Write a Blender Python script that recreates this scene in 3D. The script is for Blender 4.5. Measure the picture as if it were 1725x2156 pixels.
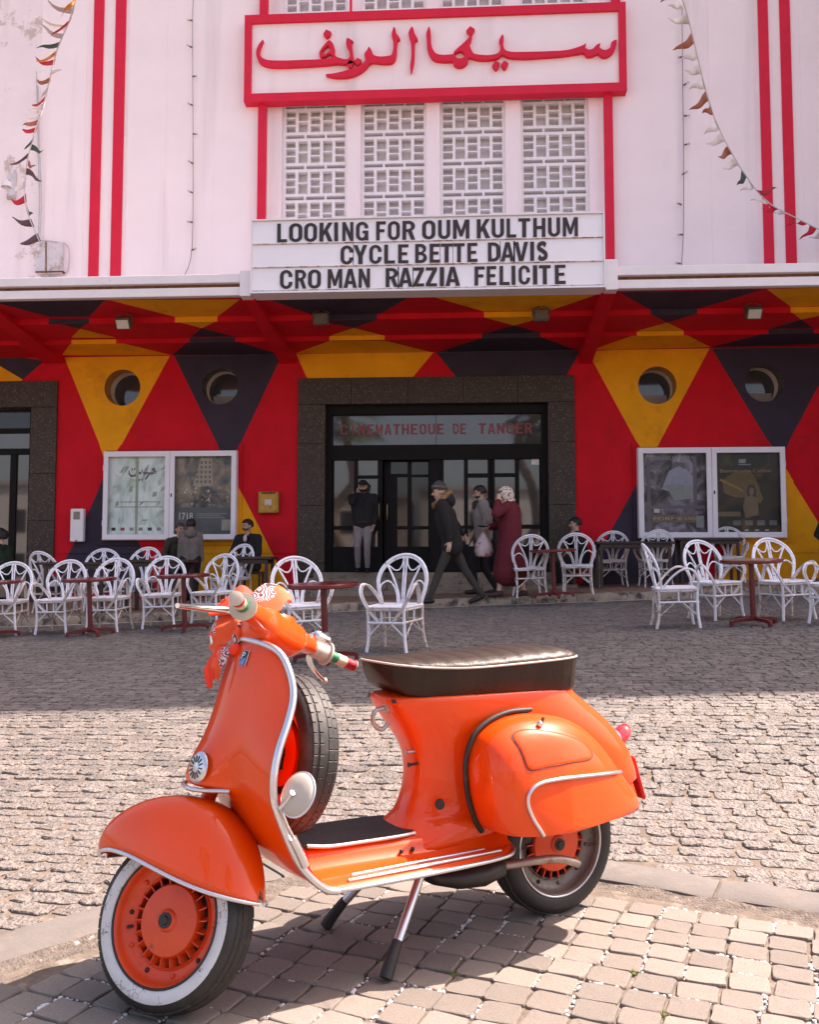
import bpy, bmesh, math, random
import numpy as np
from mathutils import Vector, Matrix, noise
from mathutils.geometry import delaunay_2d_cdt
random.seed(7)
for o in list(bpy.data.objects):
    bpy.data.objects.remove(o)
S = bpy.context.scene
COL = S.collection
PI = math.pi

# ------------------------------------------------------------------ camera
FPX, CX, CY = 1927.0, 862.5, 1078.0            # focal length and centre in photo pixels at 1725 wide
PITCH, YAW, CAMH = math.atan(127.0 / 1927.0), math.radians(3.3), 1.06
cam_d = bpy.data.cameras.new('camera')
cam = bpy.data.objects.new('camera', cam_d)
COL.objects.link(cam)
cam.location = (0, 0, CAMH)
cam.rotation_euler = (PI / 2 + PITCH, 0, YAW)
cam_d.sensor_fit = 'VERTICAL'
cam_d.sensor_height = 36.0
cam_d.lens = 36.0 * FPX / 2156.25
cam_d.clip_start = 0.05
cam_d.clip_end = 2000
S.camera = cam

# ------------------------------------------------------------------ world, sun, exposure
SUN_TO = Vector((0.66, 0.30, 1.0)).normalized()      # towards the sun: high on the right, a little behind the cinema front
sun_el = math.asin(SUN_TO.z)
W = bpy.data.worlds.new('World')
S.world = W
W.use_nodes = True
nt = W.node_tree
nt.nodes.clear()
out = nt.nodes.new('ShaderNodeOutputWorld')
bg = nt.nodes.new('ShaderNodeBackground')
sky = nt.nodes.new('ShaderNodeTexSky')
sky.sky_type = 'NISHITA'
sky.sun_disc = False
sky.sun_elevation = sun_el
sky.sun_rotation = math.atan2(SUN_TO.x, SUN_TO.y)
sky.air_density = 1.0
sky.dust_density = 4.0
sky.ozone_density = 1.0
bg.inputs['Strength'].default_value = 0.138
nt.links.new(sky.outputs[0], bg.inputs[0])
nt.links.new(bg.outputs[0], out.inputs[0])
sun_d = bpy.data.lights.new('sun', 'SUN')
sun_d.energy = 5.0
sun_d.angle = math.radians(0.5)
sun_d.color = (1.0, 0.955, 0.91)
sun = bpy.data.objects.new('sun', sun_d)
COL.objects.link(sun)
sun.location = (12, 14, 30)
sun.rotation_euler = SUN_TO.to_track_quat('Z', 'Y').to_euler()
vs = S.view_settings
vs.view_transform = 'Standard'
vs.look = 'None'
vs.gamma = 1.0
vs.exposure = 1.5
vs.use_white_balance = True
vs.white_balance_temperature = 7350
vs.white_balance_tint = 20
vs.use_curve_mapping = False

# ------------------------------------------------------------------ pixel to place
def ray(px, py):
    x = (px - CX) / FPX
    y = -(py - CY) / FPX
    cp, sp = math.cos(PITCH), math.sin(PITCH)
    d = (x, cp - y * sp, sp + y * cp)
    c, s = math.cos(YAW), math.sin(YAW)
    return Vector((c * d[0] - s * d[1], s * d[0] + c * d[1], d[2]))
CAMP = Vector((0, 0, CAMH))
def ony(px, py, Y):
    d = ray(px, py)
    return CAMP + d * (Y / d.y)
def onz(px, py, z=0.0):
    d = ray(px, py)
    return CAMP + d * ((z - CAMH) / d.z)
def sstep(a, b, x):
    t = min(1, max(0, (x - a) / (b - a)))
    return t * t * (3 - 2 * t)
def gz(x, y):                                   # the square rises gently to the cinema and to the right
    yy = min(y, 40)
    xx = max(-25, min(25, x))
    return sstep(3.0, 4.8, y) * (0.0313 * xx + 0.0469 * yy - 0.12)
def ongz(px, py, up=0.0):
    d = ray(px, py)
    lo, hi = 0.5, 60.0
    f = lambda t: CAMH + d.z * t - gz(d.x * t, d.y * t) - up
    for _ in range(60):
        m = (lo + hi) / 2
        if f(m) > 0: lo = m
        else: hi = m
    p = CAMP + d * lo
    return p

# ------------------------------------------------------------------ geometry helpers
class Geo:
    def __init__(s):
        s.V, s.F, s.M = [], [], []
    def add(s, vf, m=0, mat=None):
        V, F = vf[0], vf[1]
        b = len(s.V)
        if mat is not None:
            V = [tuple(mat @ Vector(v)) for v in V]
        s.V.extend([tuple(v) for v in V])
        s.F.extend([tuple(i + b for i in f) for f in F])
        s.M.extend([m] * len(F) if not isinstance(m, (list, tuple)) else list(m))
        return s
    def obj(s, name, mats, parent=None, smooth=None, mat=None, sub=0, bev=0):
        return mobj(name, s.V, s.F, mats, parent, smooth, s.M, mat, sub, bev)

def mobj(name, V, F, mats, parent=None, smooth=None, mi=None, mat=None, sub=0, bev=0):
    me = bpy.data.meshes.new(name)
    if mat is not None:
        V = [tuple(mat @ Vector(v)) for v in V]
    me.from_pydata([tuple(v) for v in V], [], [tuple(f) for f in F])
    if not isinstance(mats, (list, tuple)):
        mats = [mats]
    for m in mats:
        me.materials.append(m)
    if mi is not None and len(mats) > 1:
        me.polygons.foreach_set('material_index', np.array(mi, dtype=np.int32))
    if smooth is not None:
        me.polygons.foreach_set('use_smooth', np.ones(len(me.polygons), dtype=bool))
        if smooth < 179:
            me.set_sharp_from_angle(angle=math.radians(smooth))
    me.update()
    o = bpy.data.objects.new(name, me)
    COL.objects.link(o)
    if parent is not None:
        o.parent = parent
    if bev:
        b = o.modifiers.new('bevel', 'BEVEL')
        b.width = bev
        b.segments = 2
        b.limit_method = 'ANGLE'
    if sub:
        m = o.modifiers.new('sub', 'SUBSURF')
        m.levels = m.render_levels = sub
    return o

def fixn(o):
    bm = bmesh.new()
    bm.from_mesh(o.data)
    bmesh.ops.recalc_face_normals(bm, faces=bm.faces)
    bm.to_mesh(o.data)
    bm.free()
    return o

def tag(o, label=None, cat=None, group=None, kind=None):
    if label: o['label'] = label
    if cat: o['category'] = cat
    if group: o['group'] = group
    if kind: o['kind'] = kind
    return o

def empty(name, loc=(0, 0, 0), rz=0.0, label=None, cat=None, group=None):
    o = bpy.data.objects.new(name, None)
    COL.objects.link(o)
    o.empty_display_size = 0.1
    o.location = loc
    o.rotation_euler = (0, 0, rz)
    return tag(o, label, cat, group)

def dup(root, loc=None, rz=None, label=None, group=None):
    def cp(o, par):
        c = o.copy()
        COL.objects.link(c)
        c.parent = par
        for ch in o.children:
            cp(ch, c)
        return c
    r = cp(root, None)
    if loc is not None: r.location = loc
    if rz is not None: r.rotation_euler = (0, 0, rz)
    return tag(r, label, None, group)

def box(cx, cy, cz, sx, sy, sz):
    x, y, z = sx / 2, sy / 2, sz / 2
    V = [(cx + a * x, cy + b * y, cz + c * z) for c in (-1, 1) for b in (-1, 1) for a in (-1, 1)]
    F = [(0, 2, 3, 1), (4, 5, 7, 6), (0, 1, 5, 4), (2, 6, 7, 3), (0, 4, 6, 2), (1, 3, 7, 5)]
    return V, F
def box2(x0, x1, y0, y1, z0, z1):
    return box((x0 + x1) / 2, (y0 + y1) / 2, (z0 + z1) / 2, x1 - x0, y1 - y0, z1 - z0)

def cbox(cx, cy, cz, sx, sy, sz, r):
    """box with chamfered edges (24 verts)"""
    V, idx = [], {}
    h = (sx / 2, sy / 2, sz / 2)
    c = (cx, cy, cz)
    for sg in [(a, b, d) for a in (-1, 1) for b in (-1, 1) for d in (-1, 1)]:
        for ax in range(3):
            v = [c[k] + sg[k] * (h[k] if k == ax else h[k] - r) for k in range(3)]
            idx[(sg, ax)] = len(V)
            V.append(tuple(v))
    F = []
    for ax in range(3):
        o1, o2 = [k for k in range(3) if k != ax]
        for s in (-1, 1):
            q = []
            for a, b in ((-1, -1), (1, -1), (1, 1), (-1, 1)):
                sg = [0, 0, 0]; sg[ax] = s; sg[o1] = a; sg[o2] = b
                q.append(idx[(tuple(sg), ax)])
            F.append(q)
    for ax in range(3):
        o1, o2 = [k for k in range(3) if k != ax]
        for a in (-1, 1):
            for b in (-1, 1):
                s0 = [0, 0, 0]; s0[ax] = -1; s0[o1] = a; s0[o2] = b
                s1 = list(s0); s1[ax] = 1
                F.append([idx[(tuple(s0), o1)], idx[(tuple(s1), o1)], idx[(tuple(s1), o2)], idx[(tuple(s0), o2)]])
    for sg in [(a, b, d) for a in (-1, 1) for b in (-1, 1) for d in (-1, 1)]:
        F.append([idx[(sg, 0)], idx[(sg, 1)], idx[(sg, 2)]])
    cc = Vector(c)
    F2 = []
    for f in F:
        p = [Vector(V[i]) for i in f]
        n = (p[1] - p[0]).cross(p[2] - p[0])
        F2.append(tuple(f) if n.dot(sum(p, Vector()) / len(p) - cc) > 0 else tuple(reversed(f)))
    return V, F2

def loft(rings, closed=True, caps=True):
    n = len(rings[0])
    V = [tuple(p) for r in rings for p in r]
    F = []
    for i in range(len(rings) - 1):
        for j in range(n if closed else n - 1):
            k = (j + 1) % n
            F.append((i * n + j, i * n + k, (i + 1) * n + k, (i + 1) * n + j))
    if caps and closed:
        F.append(tuple(reversed(range(n))))
        F.append(tuple(range((len(rings) - 1) * n, len(rings) * n)))
    return V, F

def smoothpath(pts, n=4, closed=False):
    """Catmull-Rom through the points"""
    P = [Vector(p) for p in pts]
    m = len(P)
    R = []
    for i in range(m if closed else m - 1):
        if closed:
            p0, p1, p2, p3 = P[(i - 1) % m], P[i], P[(i + 1) % m], P[(i + 2) % m]
        else:
            p1, p2 = P[i], P[i + 1]
            p0 = P[i - 1] if i > 0 else p1 * 2 - p2
            p3 = P[i + 2] if i + 2 < m else p2 * 2 - p1
        for k in range(n):
            t = k / n
            R.append(0.5 * ((2 * p1) + (p2 - p0) * t + (2 * p0 - 5 * p1 + 4 * p2 - p3) * t * t + (3 * p1 - p0 - 3 * p2 + p3) * t ** 3))
    if not closed:
        R.append(P[-1])
    return R

def tube(path, r, n=8, closed=False, caps=True, squash=None):
    P = [Vector(p) for p in path]
    m = len(P)
    rr = r if isinstance(r, (list, tuple)) else [r] * m
    T = []
    for i in range(m):
        a = P[(i - 1) % m] if closed or i > 0 else P[i]
        b = P[(i + 1) % m] if closed or i < m - 1 else P[i]
        t = (b - a)
        T.append(t.normalized() if t.length > 1e-9 else Vector((0, 0, 1)))
    u = T[0].orthogonal().normalized()
    rings = []
    for i in range(m):
        if i:
            ax = T[i - 1].cross(T[i])
            if ax.length > 1e-8:
                u = Matrix.Rotation(T[i - 1].angle(T[i]), 3, ax.normalized()) @ u
            u = (u - T[i] * u.dot(T[i])).normalized()
        w = T[i].cross(u)
        rings.append([P[i] + (u * math.cos(2 * PI * k / n) + w * math.sin(2 * PI * k / n)) * rr[i] for k in range(n)])
    V, F = loft(rings, True, caps and not closed)
    if closed:
        b = (m - 1) * n
        for j in range(n):
            k = (j + 1) % n
            F.append((b + j, b + k, k, j))
    return V, F

def lathe(prof, n=32, closed=False):
    """profile (r, y): turned round the y axis"""
    rings = []
    for k in range(n):
        a = 2 * PI * k / n
        rings.append([(r * math.cos(a), y, r * math.sin(a)) for r, y in prof])
    m = len(prof)
    V = [p for r in rings for p in r]
    F = []
    for k in range(n):
        b0, b1 = k * m, ((k + 1) % n) * m
        for j in range(m if closed else m - 1):
            q = (j + 1) % m
            F.append((b0 + j, b0 + q, b1 + q, b1 + j))
    return V, F

def sphere(c, r, nu=16, nv=10):
    rx, ry, rz = r if isinstance(r, (list, tuple)) else (r, r, r)
    V = [(c[0], c[1], c[2] - rz)]
    for i in range(1, nv):
        t = PI * i / nv
        for k in range(nu):
            a = 2 * PI * k / nu
            V.append((c[0] + rx * math.sin(t) * math.cos(a), c[1] + ry * math.sin(t) * math.sin(a), c[2] - rz * math.cos(t)))
    V.append((c[0], c[1], c[2] + rz))
    F = []
    for k in range(nu):
        F.append((0, 1 + (k + 1) % nu, 1 + k))
    for i in range(nv - 2):
        for k in range(nu):
            a, b = 1 + i * nu + k, 1 + i * nu + (k + 1) % nu
            F.append((a, b, b + nu, a + nu))
    e = len(V) - 1
    b = 1 + (nv - 2) * nu
    for k in range(nu):
        F.append((b + k, b + (k + 1) % nu, e))
    return V, F

def cdt(loops, classify):
    """2D: every loop is a closed polyline; returns verts and (triangle, class) where classify(x, y) is not None"""
    vs, es = [], []
    for lp in loops:
        b = len(vs)
        vs.extend([Vector((p[0], p[1])) for p in lp])
        n = len(lp)
        if n == 2:
            es.append((b, b + 1))
        else:
            es.extend([(b + i, b + (i + 1) % n) for i in range(n)])
    r = delaunay_2d_cdt(vs, es, [], 0, 1e-5)
    V, T = r[0], r[2]
    Fo, C = [], []
    for t in T:
        c = (V[t[0]] + V[t[1]] + V[t[2]]) / 3
        k = classify(c.x, c.y)
        if k is not None:
            Fo.append(tuple(t))
            C.append(k)
    used = sorted(set(i for f in Fo for i in f))
    re = {q: i for i, q in enumerate(used)}
    return [(V[i].x, V[i].y) for i in used], [tuple(re[i] for i in f) for f in Fo], C

def inpoly(x, y, P):
    r = False
    n = len(P)
    j = n - 1
    for i in range(n):
        xi, yi = P[i][0], P[i][1]
        xj, yj = P[j][0], P[j][1]
        if (yi > y) != (yj > y) and x < (xj - xi) * (y - yi) / (yj - yi) + xi:
            r = not r
        j = i
    return r

def slab(loops, classify, d0, d1, to3, sides=True):
    """flat plate cut by loops: front at depth d0, edges carried to depth d1; to3(x, y, depth)"""
    V2, F2, C = cdt(loops, classify)
    V = [to3(x, y, d0) for x, y in V2]
    F = [tuple(f) for f in F2]
    M = list(C)
    if sides:
        ed = {}
        for fi, f in enumerate(F2):
            for i in range(3):
                a, b = f[i], f[(i + 1) % 3]
                if (b, a) in ed:
                    del ed[(b, a)]
                else:
                    ed[(a, b)] = C[fi]
        nb = {}
        for (a, b), c in ed.items():
            for q in (a, b):
                if q not in nb:
                    nb[q] = len(V)
                    V.append(to3(V2[q][0], V2[q][1], d1))
            F.append((b, a, nb[a], nb[b]))
            M.append(c)
    used = sorted(set(i for f in F for i in f))
    re = {q: i for i, q in enumerate(used)}
    return [V[i] for i in used], [tuple(re[i] for i in f) for f in F], M

# ------------------------------------------------------------------ materials
def lin(c):
    return tuple(((v / 12.92) if v <= 0.04045 else ((v + 0.055) / 1.055) ** 2.4) for v in c)
MATS = {}
def mat(name, col, rough=0.6, metal=0.0, var=0.12, vscale=6.0, bump=0.0, bscale=60.0, col2=None, spec=None, coat=0.0, trans=0.0,
        dirt=None, dscale=3.0, dlo=0.52, dhi=0.62, obvar=0.0, coords='Object', bdist=0.004, stretch=None, islvar=0.0, streak=None):
    """procedural surface: two-tone noise, optional patches of wear, optional fine relief, optional change from object to object"""
    if name in MATS:
        return MATS[name]
    m = bpy.data.materials.new(name)
    MATS[name] = m
    m.use_nodes = True
    t = m.node_tree
    N, L = t.nodes, t.links
    b = N['Principled BSDF']
    tc = N.new('ShaderNodeTexCoord')
    co = tc.outputs[coords]
    if stretch:
        mp = N.new('ShaderNodeMapping')
        mp.inputs['Scale'].default_value = stretch
        L.new(co, mp.inputs[0])
        co = mp.outputs[0]
    n1 = N.new('ShaderNodeTexNoise')
    n1.inputs['Scale'].default_value = vscale
    n1.inputs['Detail'].default_value = 6
    n1.inputs['Roughness'].default_value = 0.62
    L.new(co, n1.inputs['Vector'])
    rp = N.new('ShaderNodeValToRGB')
    rp.color_ramp.elements[0].position = 0.3
    rp.color_ramp.elements[1].position = 0.7
    c2 = col2 if col2 else tuple(max(0, v * (1 - var)) for v in col)
    c1 = col if col2 else tuple(min(1, v * (1 + var)) for v in col)
    rp.color_ramp.elements[0].color = (*c2, 1)
    rp.color_ramp.elements[1].color = (*c1, 1)
    L.new(n1.outputs['Fac'], rp.inputs[0])
    colo = rp.outputs[0]
    if dirt:
        n2 = N.new('ShaderNodeTexNoise')
        n2.inputs['Scale'].default_value = dscale
        n2.inputs['Detail'].default_value = 9
        n2.inputs['Roughness'].default_value = 0.7
        L.new(co, n2.inputs['Vector'])
        r2 = N.new('ShaderNodeMapRange')
        r2.inputs[1].default_value = dlo
        r2.inputs[2].default_value = dhi
        L.new(n2.outputs['Fac'], r2.inputs[0])
        mx = N.new('ShaderNodeMix')
        mx.data_type = 'RGBA'
        L.new(r2.outputs[0], mx.inputs[0])
        L.new(colo, mx.inputs[6])
        mx.inputs[7].default_value = (*dirt, 1)
        colo = mx.outputs[2]
    if streak:
        mp2 = N.new('ShaderNodeMapping')
        mp2.inputs['Scale'].default_value = (1, 1, .07)
        L.new(tc.outputs[coords], mp2.inputs[0])
        n4 = N.new('ShaderNodeTexNoise')
        n4.inputs['Scale'].default_value = streak[1]
        n4.inputs['Detail'].default_value = 7
        L.new(mp2.outputs[0], n4.inputs['Vector'])
        r5 = N.new('ShaderNodeMapRange')
        r5.inputs[1].default_value = streak[2]
        r5.inputs[2].default_value = streak[3]
        r5.inputs[4].default_value = .75
        L.new(n4.outputs['Fac'], r5.inputs[0])
        mx2 = N.new('ShaderNodeMix')
        mx2.data_type = 'RGBA'
        L.new(r5.outputs[0], mx2.inputs[0])
        L.new(colo, mx2.inputs[6])
        mx2.inputs[7].default_value = (*streak[0], 1)
        colo = mx2.outputs[2]
    if obvar:
        oi = N.new('ShaderNodeObjectInfo')
        hs = N.new('ShaderNodeHueSaturation')
        r3 = N.new('ShaderNodeMapRange')
        r3.inputs[3].default_value = 1 - obvar
        r3.inputs[4].default_value = 1 + obvar
        L.new(oi.outputs['Random'], r3.inputs[0])
        L.new(r3.outputs[0], hs.inputs['Value'])
        L.new(colo, hs.inputs['Color'])
        colo = hs.outputs[0]
    if islvar:
        ge = N.new('ShaderNodeNewGeometry')
        hs = N.new('ShaderNodeHueSaturation')
        r4 = N.new('ShaderNodeMapRange')
        r4.inputs[3].default_value = 1 - islvar
        r4.inputs[4].default_value = 1 + islvar
        L.new(ge.outputs['Random Per Island'], r4.inputs[0])
        L.new(r4.outputs[0], hs.inputs['Value'])
        L.new(colo, hs.inputs['Color'])
        colo = hs.outputs[0]
    L.new(colo, b.inputs['Base Color'])
    b.inputs['Roughness'].default_value = rough
    b.inputs['Metallic'].default_value = metal
    if spec is not None:
        b.inputs['Specular IOR Level'].default_value = spec
    if coat:
        b.inputs['Coat Weight'].default_value = coat
        b.inputs['Coat Roughness'].default_value = 0.025
    if trans:
        b.inputs['Transmission Weight'].default_value = trans
    if bump:
        n3 = N.new('ShaderNodeTexNoise')
        n3.inputs['Scale'].default_value = bscale
        n3.inputs['Detail'].default_value = 5
        L.new(co, n3.inputs['Vector'])
        bp = N.new('ShaderNodeBump')
        bp.inputs['Strength'].default_value = bump
        bp.inputs['Distance'].default_value = bdist
        L.new(n3.outputs['Fac'], bp.inputs['Height'])
        L.new(bp.outputs[0], b.inputs['Normal'])
    return m

def fabric(name, col, var=0.18, rough=0.9):
    return mat(name, col, rough, var=var, vscale=9, bump=0.5, bscale=35, bdist=0.01)

M_wall = mat('white_plaster', (0.95, 0.80, 0.785), 0.85, var=0.035, vscale=0.9, bump=0.3, bscale=14, bdist=0.01, dirt=(0.50, 0.42, 0.42), dscale=4.5, dlo=0.70, dhi=0.76, streak=((0.74, 0.62, 0.62), 1.6, .56, .72))
M_oldwall = mat('old_plaster', (0.90, 0.76, 0.75), 0.9, var=0.05, vscale=1.5, bump=0.3, bscale=14, bdist=0.01, dirt=(0.62, 0.47, 0.42), dscale=1.1, dlo=0.57, dhi=0.61, streak=((0.70, 0.57, 0.56), 1.6, .55, .72))
M_trimred = mat('red_trim_paint', (0.74, 0.018, 0.050), 0.6, spec=.25, var=0.06, vscale=3, bump=0.15, bscale=30)
M_red = mat('red_wall_paint', (0.64, 0.009, 0.020), 0.75, spec=.2, var=0.10, vscale=2, bump=0.4, bscale=18, bdist=.008, dirt=(0.47, 0.010, 0.017), dscale=1.6, dlo=.54, dhi=.72)
M_yel = mat('yellow_wall_paint', (0.86, 0.365, 0.013), 0.75, spec=.2, var=0.10, vscale=2, bump=0.4, bscale=18, bdist=.008, dirt=(0.62, 0.24, 0.016), dscale=1.6, dlo=.54, dhi=.72)
M_navy = mat('navy_wall_paint', (0.046, 0.035, 0.054), 0.75, spec=.2, var=0.15, vscale=2, bump=0.4, bscale=18, bdist=.008)
M_beige = mat('beige_reveal', (0.93, 0.80, 0.67), 0.8, var=0.05)
M_dark = mat('dark_metal', (0.010, 0.008, 0.008), 0.6, var=0.2, spec=.15)
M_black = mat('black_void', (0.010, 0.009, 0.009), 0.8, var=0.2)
M_whitemetal = mat('white_enamel', (0.82, 0.79, 0.81), 0.4, var=0.04, dirt=(0.45, 0.36, 0.30), dscale=6, dlo=0.66, dhi=0.72)
M_fascia = mat('worn_white_fascia', (0.82, 0.75, 0.75), 0.6, var=0.05, vscale=3, dirt=(0.30, 0.16, 0.09), dscale=2.2, dlo=0.64, dhi=0.69, bump=0.2, bscale=20)
M_rust = mat('rust', (0.20, 0.08, 0.03), 0.9, var=0.4, vscale=12, bump=0.3)
# ------------------------------------------------------------------ ground
M_dirt = mat('joint_dirt', (0.125, 0.096, 0.074), 0.95, var=0.35, vscale=18, bump=0.6, bscale=90, bdist=0.008, dirt=(0.22, 0.19, 0.16), dscale=9, dlo=0.56, dhi=0.66)
M_sett = mat('granite_sett', (0.158, 0.136, 0.121), 0.6, var=0.35, vscale=30, bump=1.0, bscale=65, bdist=0.022, dirt=(0.075, 0.056, 0.043), dscale=38, dlo=0.55, dhi=0.64, coords='Object', islvar=.24)
M_block = mat('paving_block', (0.208, 0.178, 0.152), 0.85, var=0.2, vscale=22, bump=0.7, bscale=75, bdist=0.005, dirt=(0.105, 0.070, 0.048), dscale=15, dlo=0.56, dhi=0.70, obvar=0.2)
M_kerb = mat('kerb_concrete', (0.122, 0.108, 0.098), 0.9, var=0.12, vscale=10, bump=0.5, bscale=70, dirt=(0.17, 0.135, 0.105), dscale=8, dlo=0.56, dhi=0.7, obvar=0.06)
M_pave = mat('pavement_slab', (0.27, 0.165, 0.105), 0.7, var=0.15, vscale=5, bump=0.2, bscale=40, dirt=(0.12, 0.08, 0.06), dscale=3, dlo=0.55, dhi=0.72, obvar=0.1)
M_step = mat('worn_step_stone', (0.24, 0.185, 0.135), 0.75, var=0.2, vscale=6, bump=0.3, dirt=(0.10, 0.075, 0.055), dscale=5, obvar=0.06)

# edge of the block paving: straight, rounded corner, straight (open polyline, outside lies to its left going right)
E_L0, E_L1 = Vector((-3.6, -0.50)), Vector((-0.72, 2.93))
E_R0, E_R1 = Vector((0.30, 3.19)), Vector((4.2, 1.45))
EDGE = [E_L0.lerp(E_L1, k / 8) for k in range(9)]
corner = Vector((-0.36, 3.46))
for k in range(1, 9):
    t = k / 9
    EDGE.append(E_L1 * (1 - t) ** 2 + corner * 2 * t * (1 - t) + E_R0 * t * t)
EDGE += [E_R0.lerp(E_R1, k / 8) for k in range(9)]
def offs(P, d):
    R = []
    for i, p in enumerate(P):
        a, b = P[max(0, i - 1)], P[min(len(P) - 1, i + 1)]
        t = (b - a).normalized()
        R.append(p + Vector((-t.y, t.x)) * d)
    return R
def edge_dist(x, y):
    """signed distance to the block edge, positive outside (on the sett side)"""
    p = Vector((x, y))
    best = 1e9
    sg = 1
    for a, b in zip(EDGE[:-1], EDGE[1:]):
        ab = b - a
        t = max(0, min(1, (p - a).dot(ab) / ab.length_squared))
        q = a + ab * t
        d = (p - q).length
        if d < best:
            best = d
            sg = 1 if ab.x * (p.y - a.y) - ab.y * (p.x - a.x) > 0 else -1
    return best * sg

# one sheet of earth and mortar under everything, out to the horizon
def axis(a, b, fine0, fine1, st, grow=1.5):
    v = list(np.arange(fine0, fine1 + st / 2, st))
    s = st
    while v[-1] < b:
        s *= grow
        v.append(min(b, v[-1] + s))
    s = st
    while v[0] > a:
        s *= grow
        v.insert(0, max(a, v[0] - s))
    return v
gxs = axis(-600, 600, -9, 9, 0.5)
gys = axis(-600, 600, 0, 17, 0.4)
V = [(x, y, gz(x, y) - 0.002) for y in gys for x in gxs]
nx = len(gxs)
F = [(j * nx + i, j * nx + i + 1, (j + 1) * nx + i + 1, (j + 1) * nx + i) for j in range(len(gys) - 1) for i in range(nx - 1)]
ground = mobj('ground', V, F, M_dirt, smooth=180)
tag(ground, 'earth and mortar bed of the sloping square', None, None, 'structure')

# --- granite setts of the street
street = mobj('cobbled_street', [(-0.5, 5.0, gz(-.5, 5) - 0.006), (0.5, 5.0, gz(.5, 5) - 0.006), (0.5, 5.6, gz(.5, 5.6) - 0.006), (-0.5, 5.6, gz(-.5, 5.6) - 0.006)], [(0, 1, 2, 3)], M_dirt)
tag(street, 'cobbled street of rough granite setts', None, None, 'structure')

def kerbfar(x):                                   # outer edge of the cinema pavement
    pts = KF
    for a, b in zip(pts[:-1], pts[1:]):
        if a[0] <= x <= b[0]:
            t = (x - a[0]) / (b[0] - a[0])
            return a[1] + (b[1] - a[1]) * t
    return pts[0][1] if x < pts[0][0] else pts[-1][1]
_kp = [ongz(px, py) for px, py in ((100, 1319), (400, 1307), (703, 1290), (946, 1279), (1265, 1268), (1592, 1254))]
KF = [(-24, _kp[0].y + 0.1)] + [(p.x, p.y) for p in _kp] + [(24, _kp[-1].y + 0.1)]

rng = np.random.default_rng(3)
def sett_mesh(cx, cy, lx, ly, ang, h, rnd, n8=True):
    """irregular hewn stone: rough outline, chamfer, slightly domed uneven top"""
    base = [(-1, -.62), (-.62, -1), (.05, -1), (.62, -1), (1, -.62), (1, .1), (1, .62), (.62, 1), (-.05, 1), (-.62, 1), (-1, .62), (-1, -.05)]
    ca, sa = math.cos(ang), math.sin(ang)
    V = []
    jit = [(rnd.uniform(-.10, .10), rnd.uniform(-.13, .13)) for _ in base]
    for lev, (f, z) in enumerate(((1.03, -0.03), (1.0, h * 0.55), (0.93, h))):
        for k, (a, b) in enumerate(base):
            u = (a + jit[k][0]) * f * lx / 2
            v = (b + jit[k][1]) * f * ly / 2
            x, y = cx + u * ca - v * sa, cy + u * sa + v * ca
            zz = z + (rnd.uniform(-.003, .003) if lev == 2 else 0)
            V.append((x, y, gz(x, y) + zz))
    V.append((cx, cy, gz(cx, cy) + h + rnd.uniform(-.002, .003)))
    n = len(base)
    F = []
    for l in range(2):
        for k in range(n):
            F.append((l * n + k, l * n + (k + 1) % n, (l + 1) * n + (k + 1) % n, (l + 1) * n + k))
    for k in range(n):
        F.append((2 * n + k, 2 * n + (k + 1) % n, 3 * n))
    return V, F
rnd = random.Random(11)
setts = []
ca, sa = math.cos(math.radians(-9)), math.sin(math.radians(-9))
v = -1.0
while v < 16.5:
    ly = rnd.uniform(0.080, 0.108)
    u = -12.5 + rnd.uniform(0, .1)
    while u < 12.5:
        lx = rnd.uniform(0.085, 0.150)
        wob = 0.05 * math.sin(u * 0.9 + v * 0.35) + 0.03 * math.sin(u * 2.3 + 1.7 * v)
        x, y = u * ca - (v + wob) * sa + 0.02, u * sa + (v + wob) * ca
        u += lx
        dcam = y - 0.0
        if y < 0.2 or abs(x + y * 0.0576) > 0.49 * y + 2.4:
            continue
        if y > kerbfar(x) - 0.05 or edge_dist(x, y) < 0.33:
            continue
        setts.append((x, y, lx - rnd.uniform(.005, .011), ly - rnd.uniform(.005, .010), math.radians(-9) + 0.05 * math.cos(u * 0.9) + rnd.uniform(-.06, .06), rnd.uniform(0.003, 0.009)))
    v += ly
def in_view(x, y):
    d = Vector((x, y, 0)) - CAMP
    c, s = math.cos(YAW), math.sin(YAW)
    X, D = c * d.x + s * d.y, -s * d.x + c * d.y
    return D > 0.5 and abs(X / D * FPX) < 880 and (1.06 / D * FPX + 1205) < 2180
near = sorted([s for s in setts if in_view(s[0], s[1])], key=lambda s: s[1])
near_ids = set(id(s) for s in near[:296])
rest = Geo()
for s in setts:
    VF = sett_mesh(*s, rnd)
    if id(s) in near_ids:
        mobj('sett', VF[0], VF[1], M_sett, street)
    else:
        rest.add(VF)
o = rest.obj('setts', M_sett, street)
tag(o, 'granite setts of the street farther off', kind='stuff')

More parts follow.
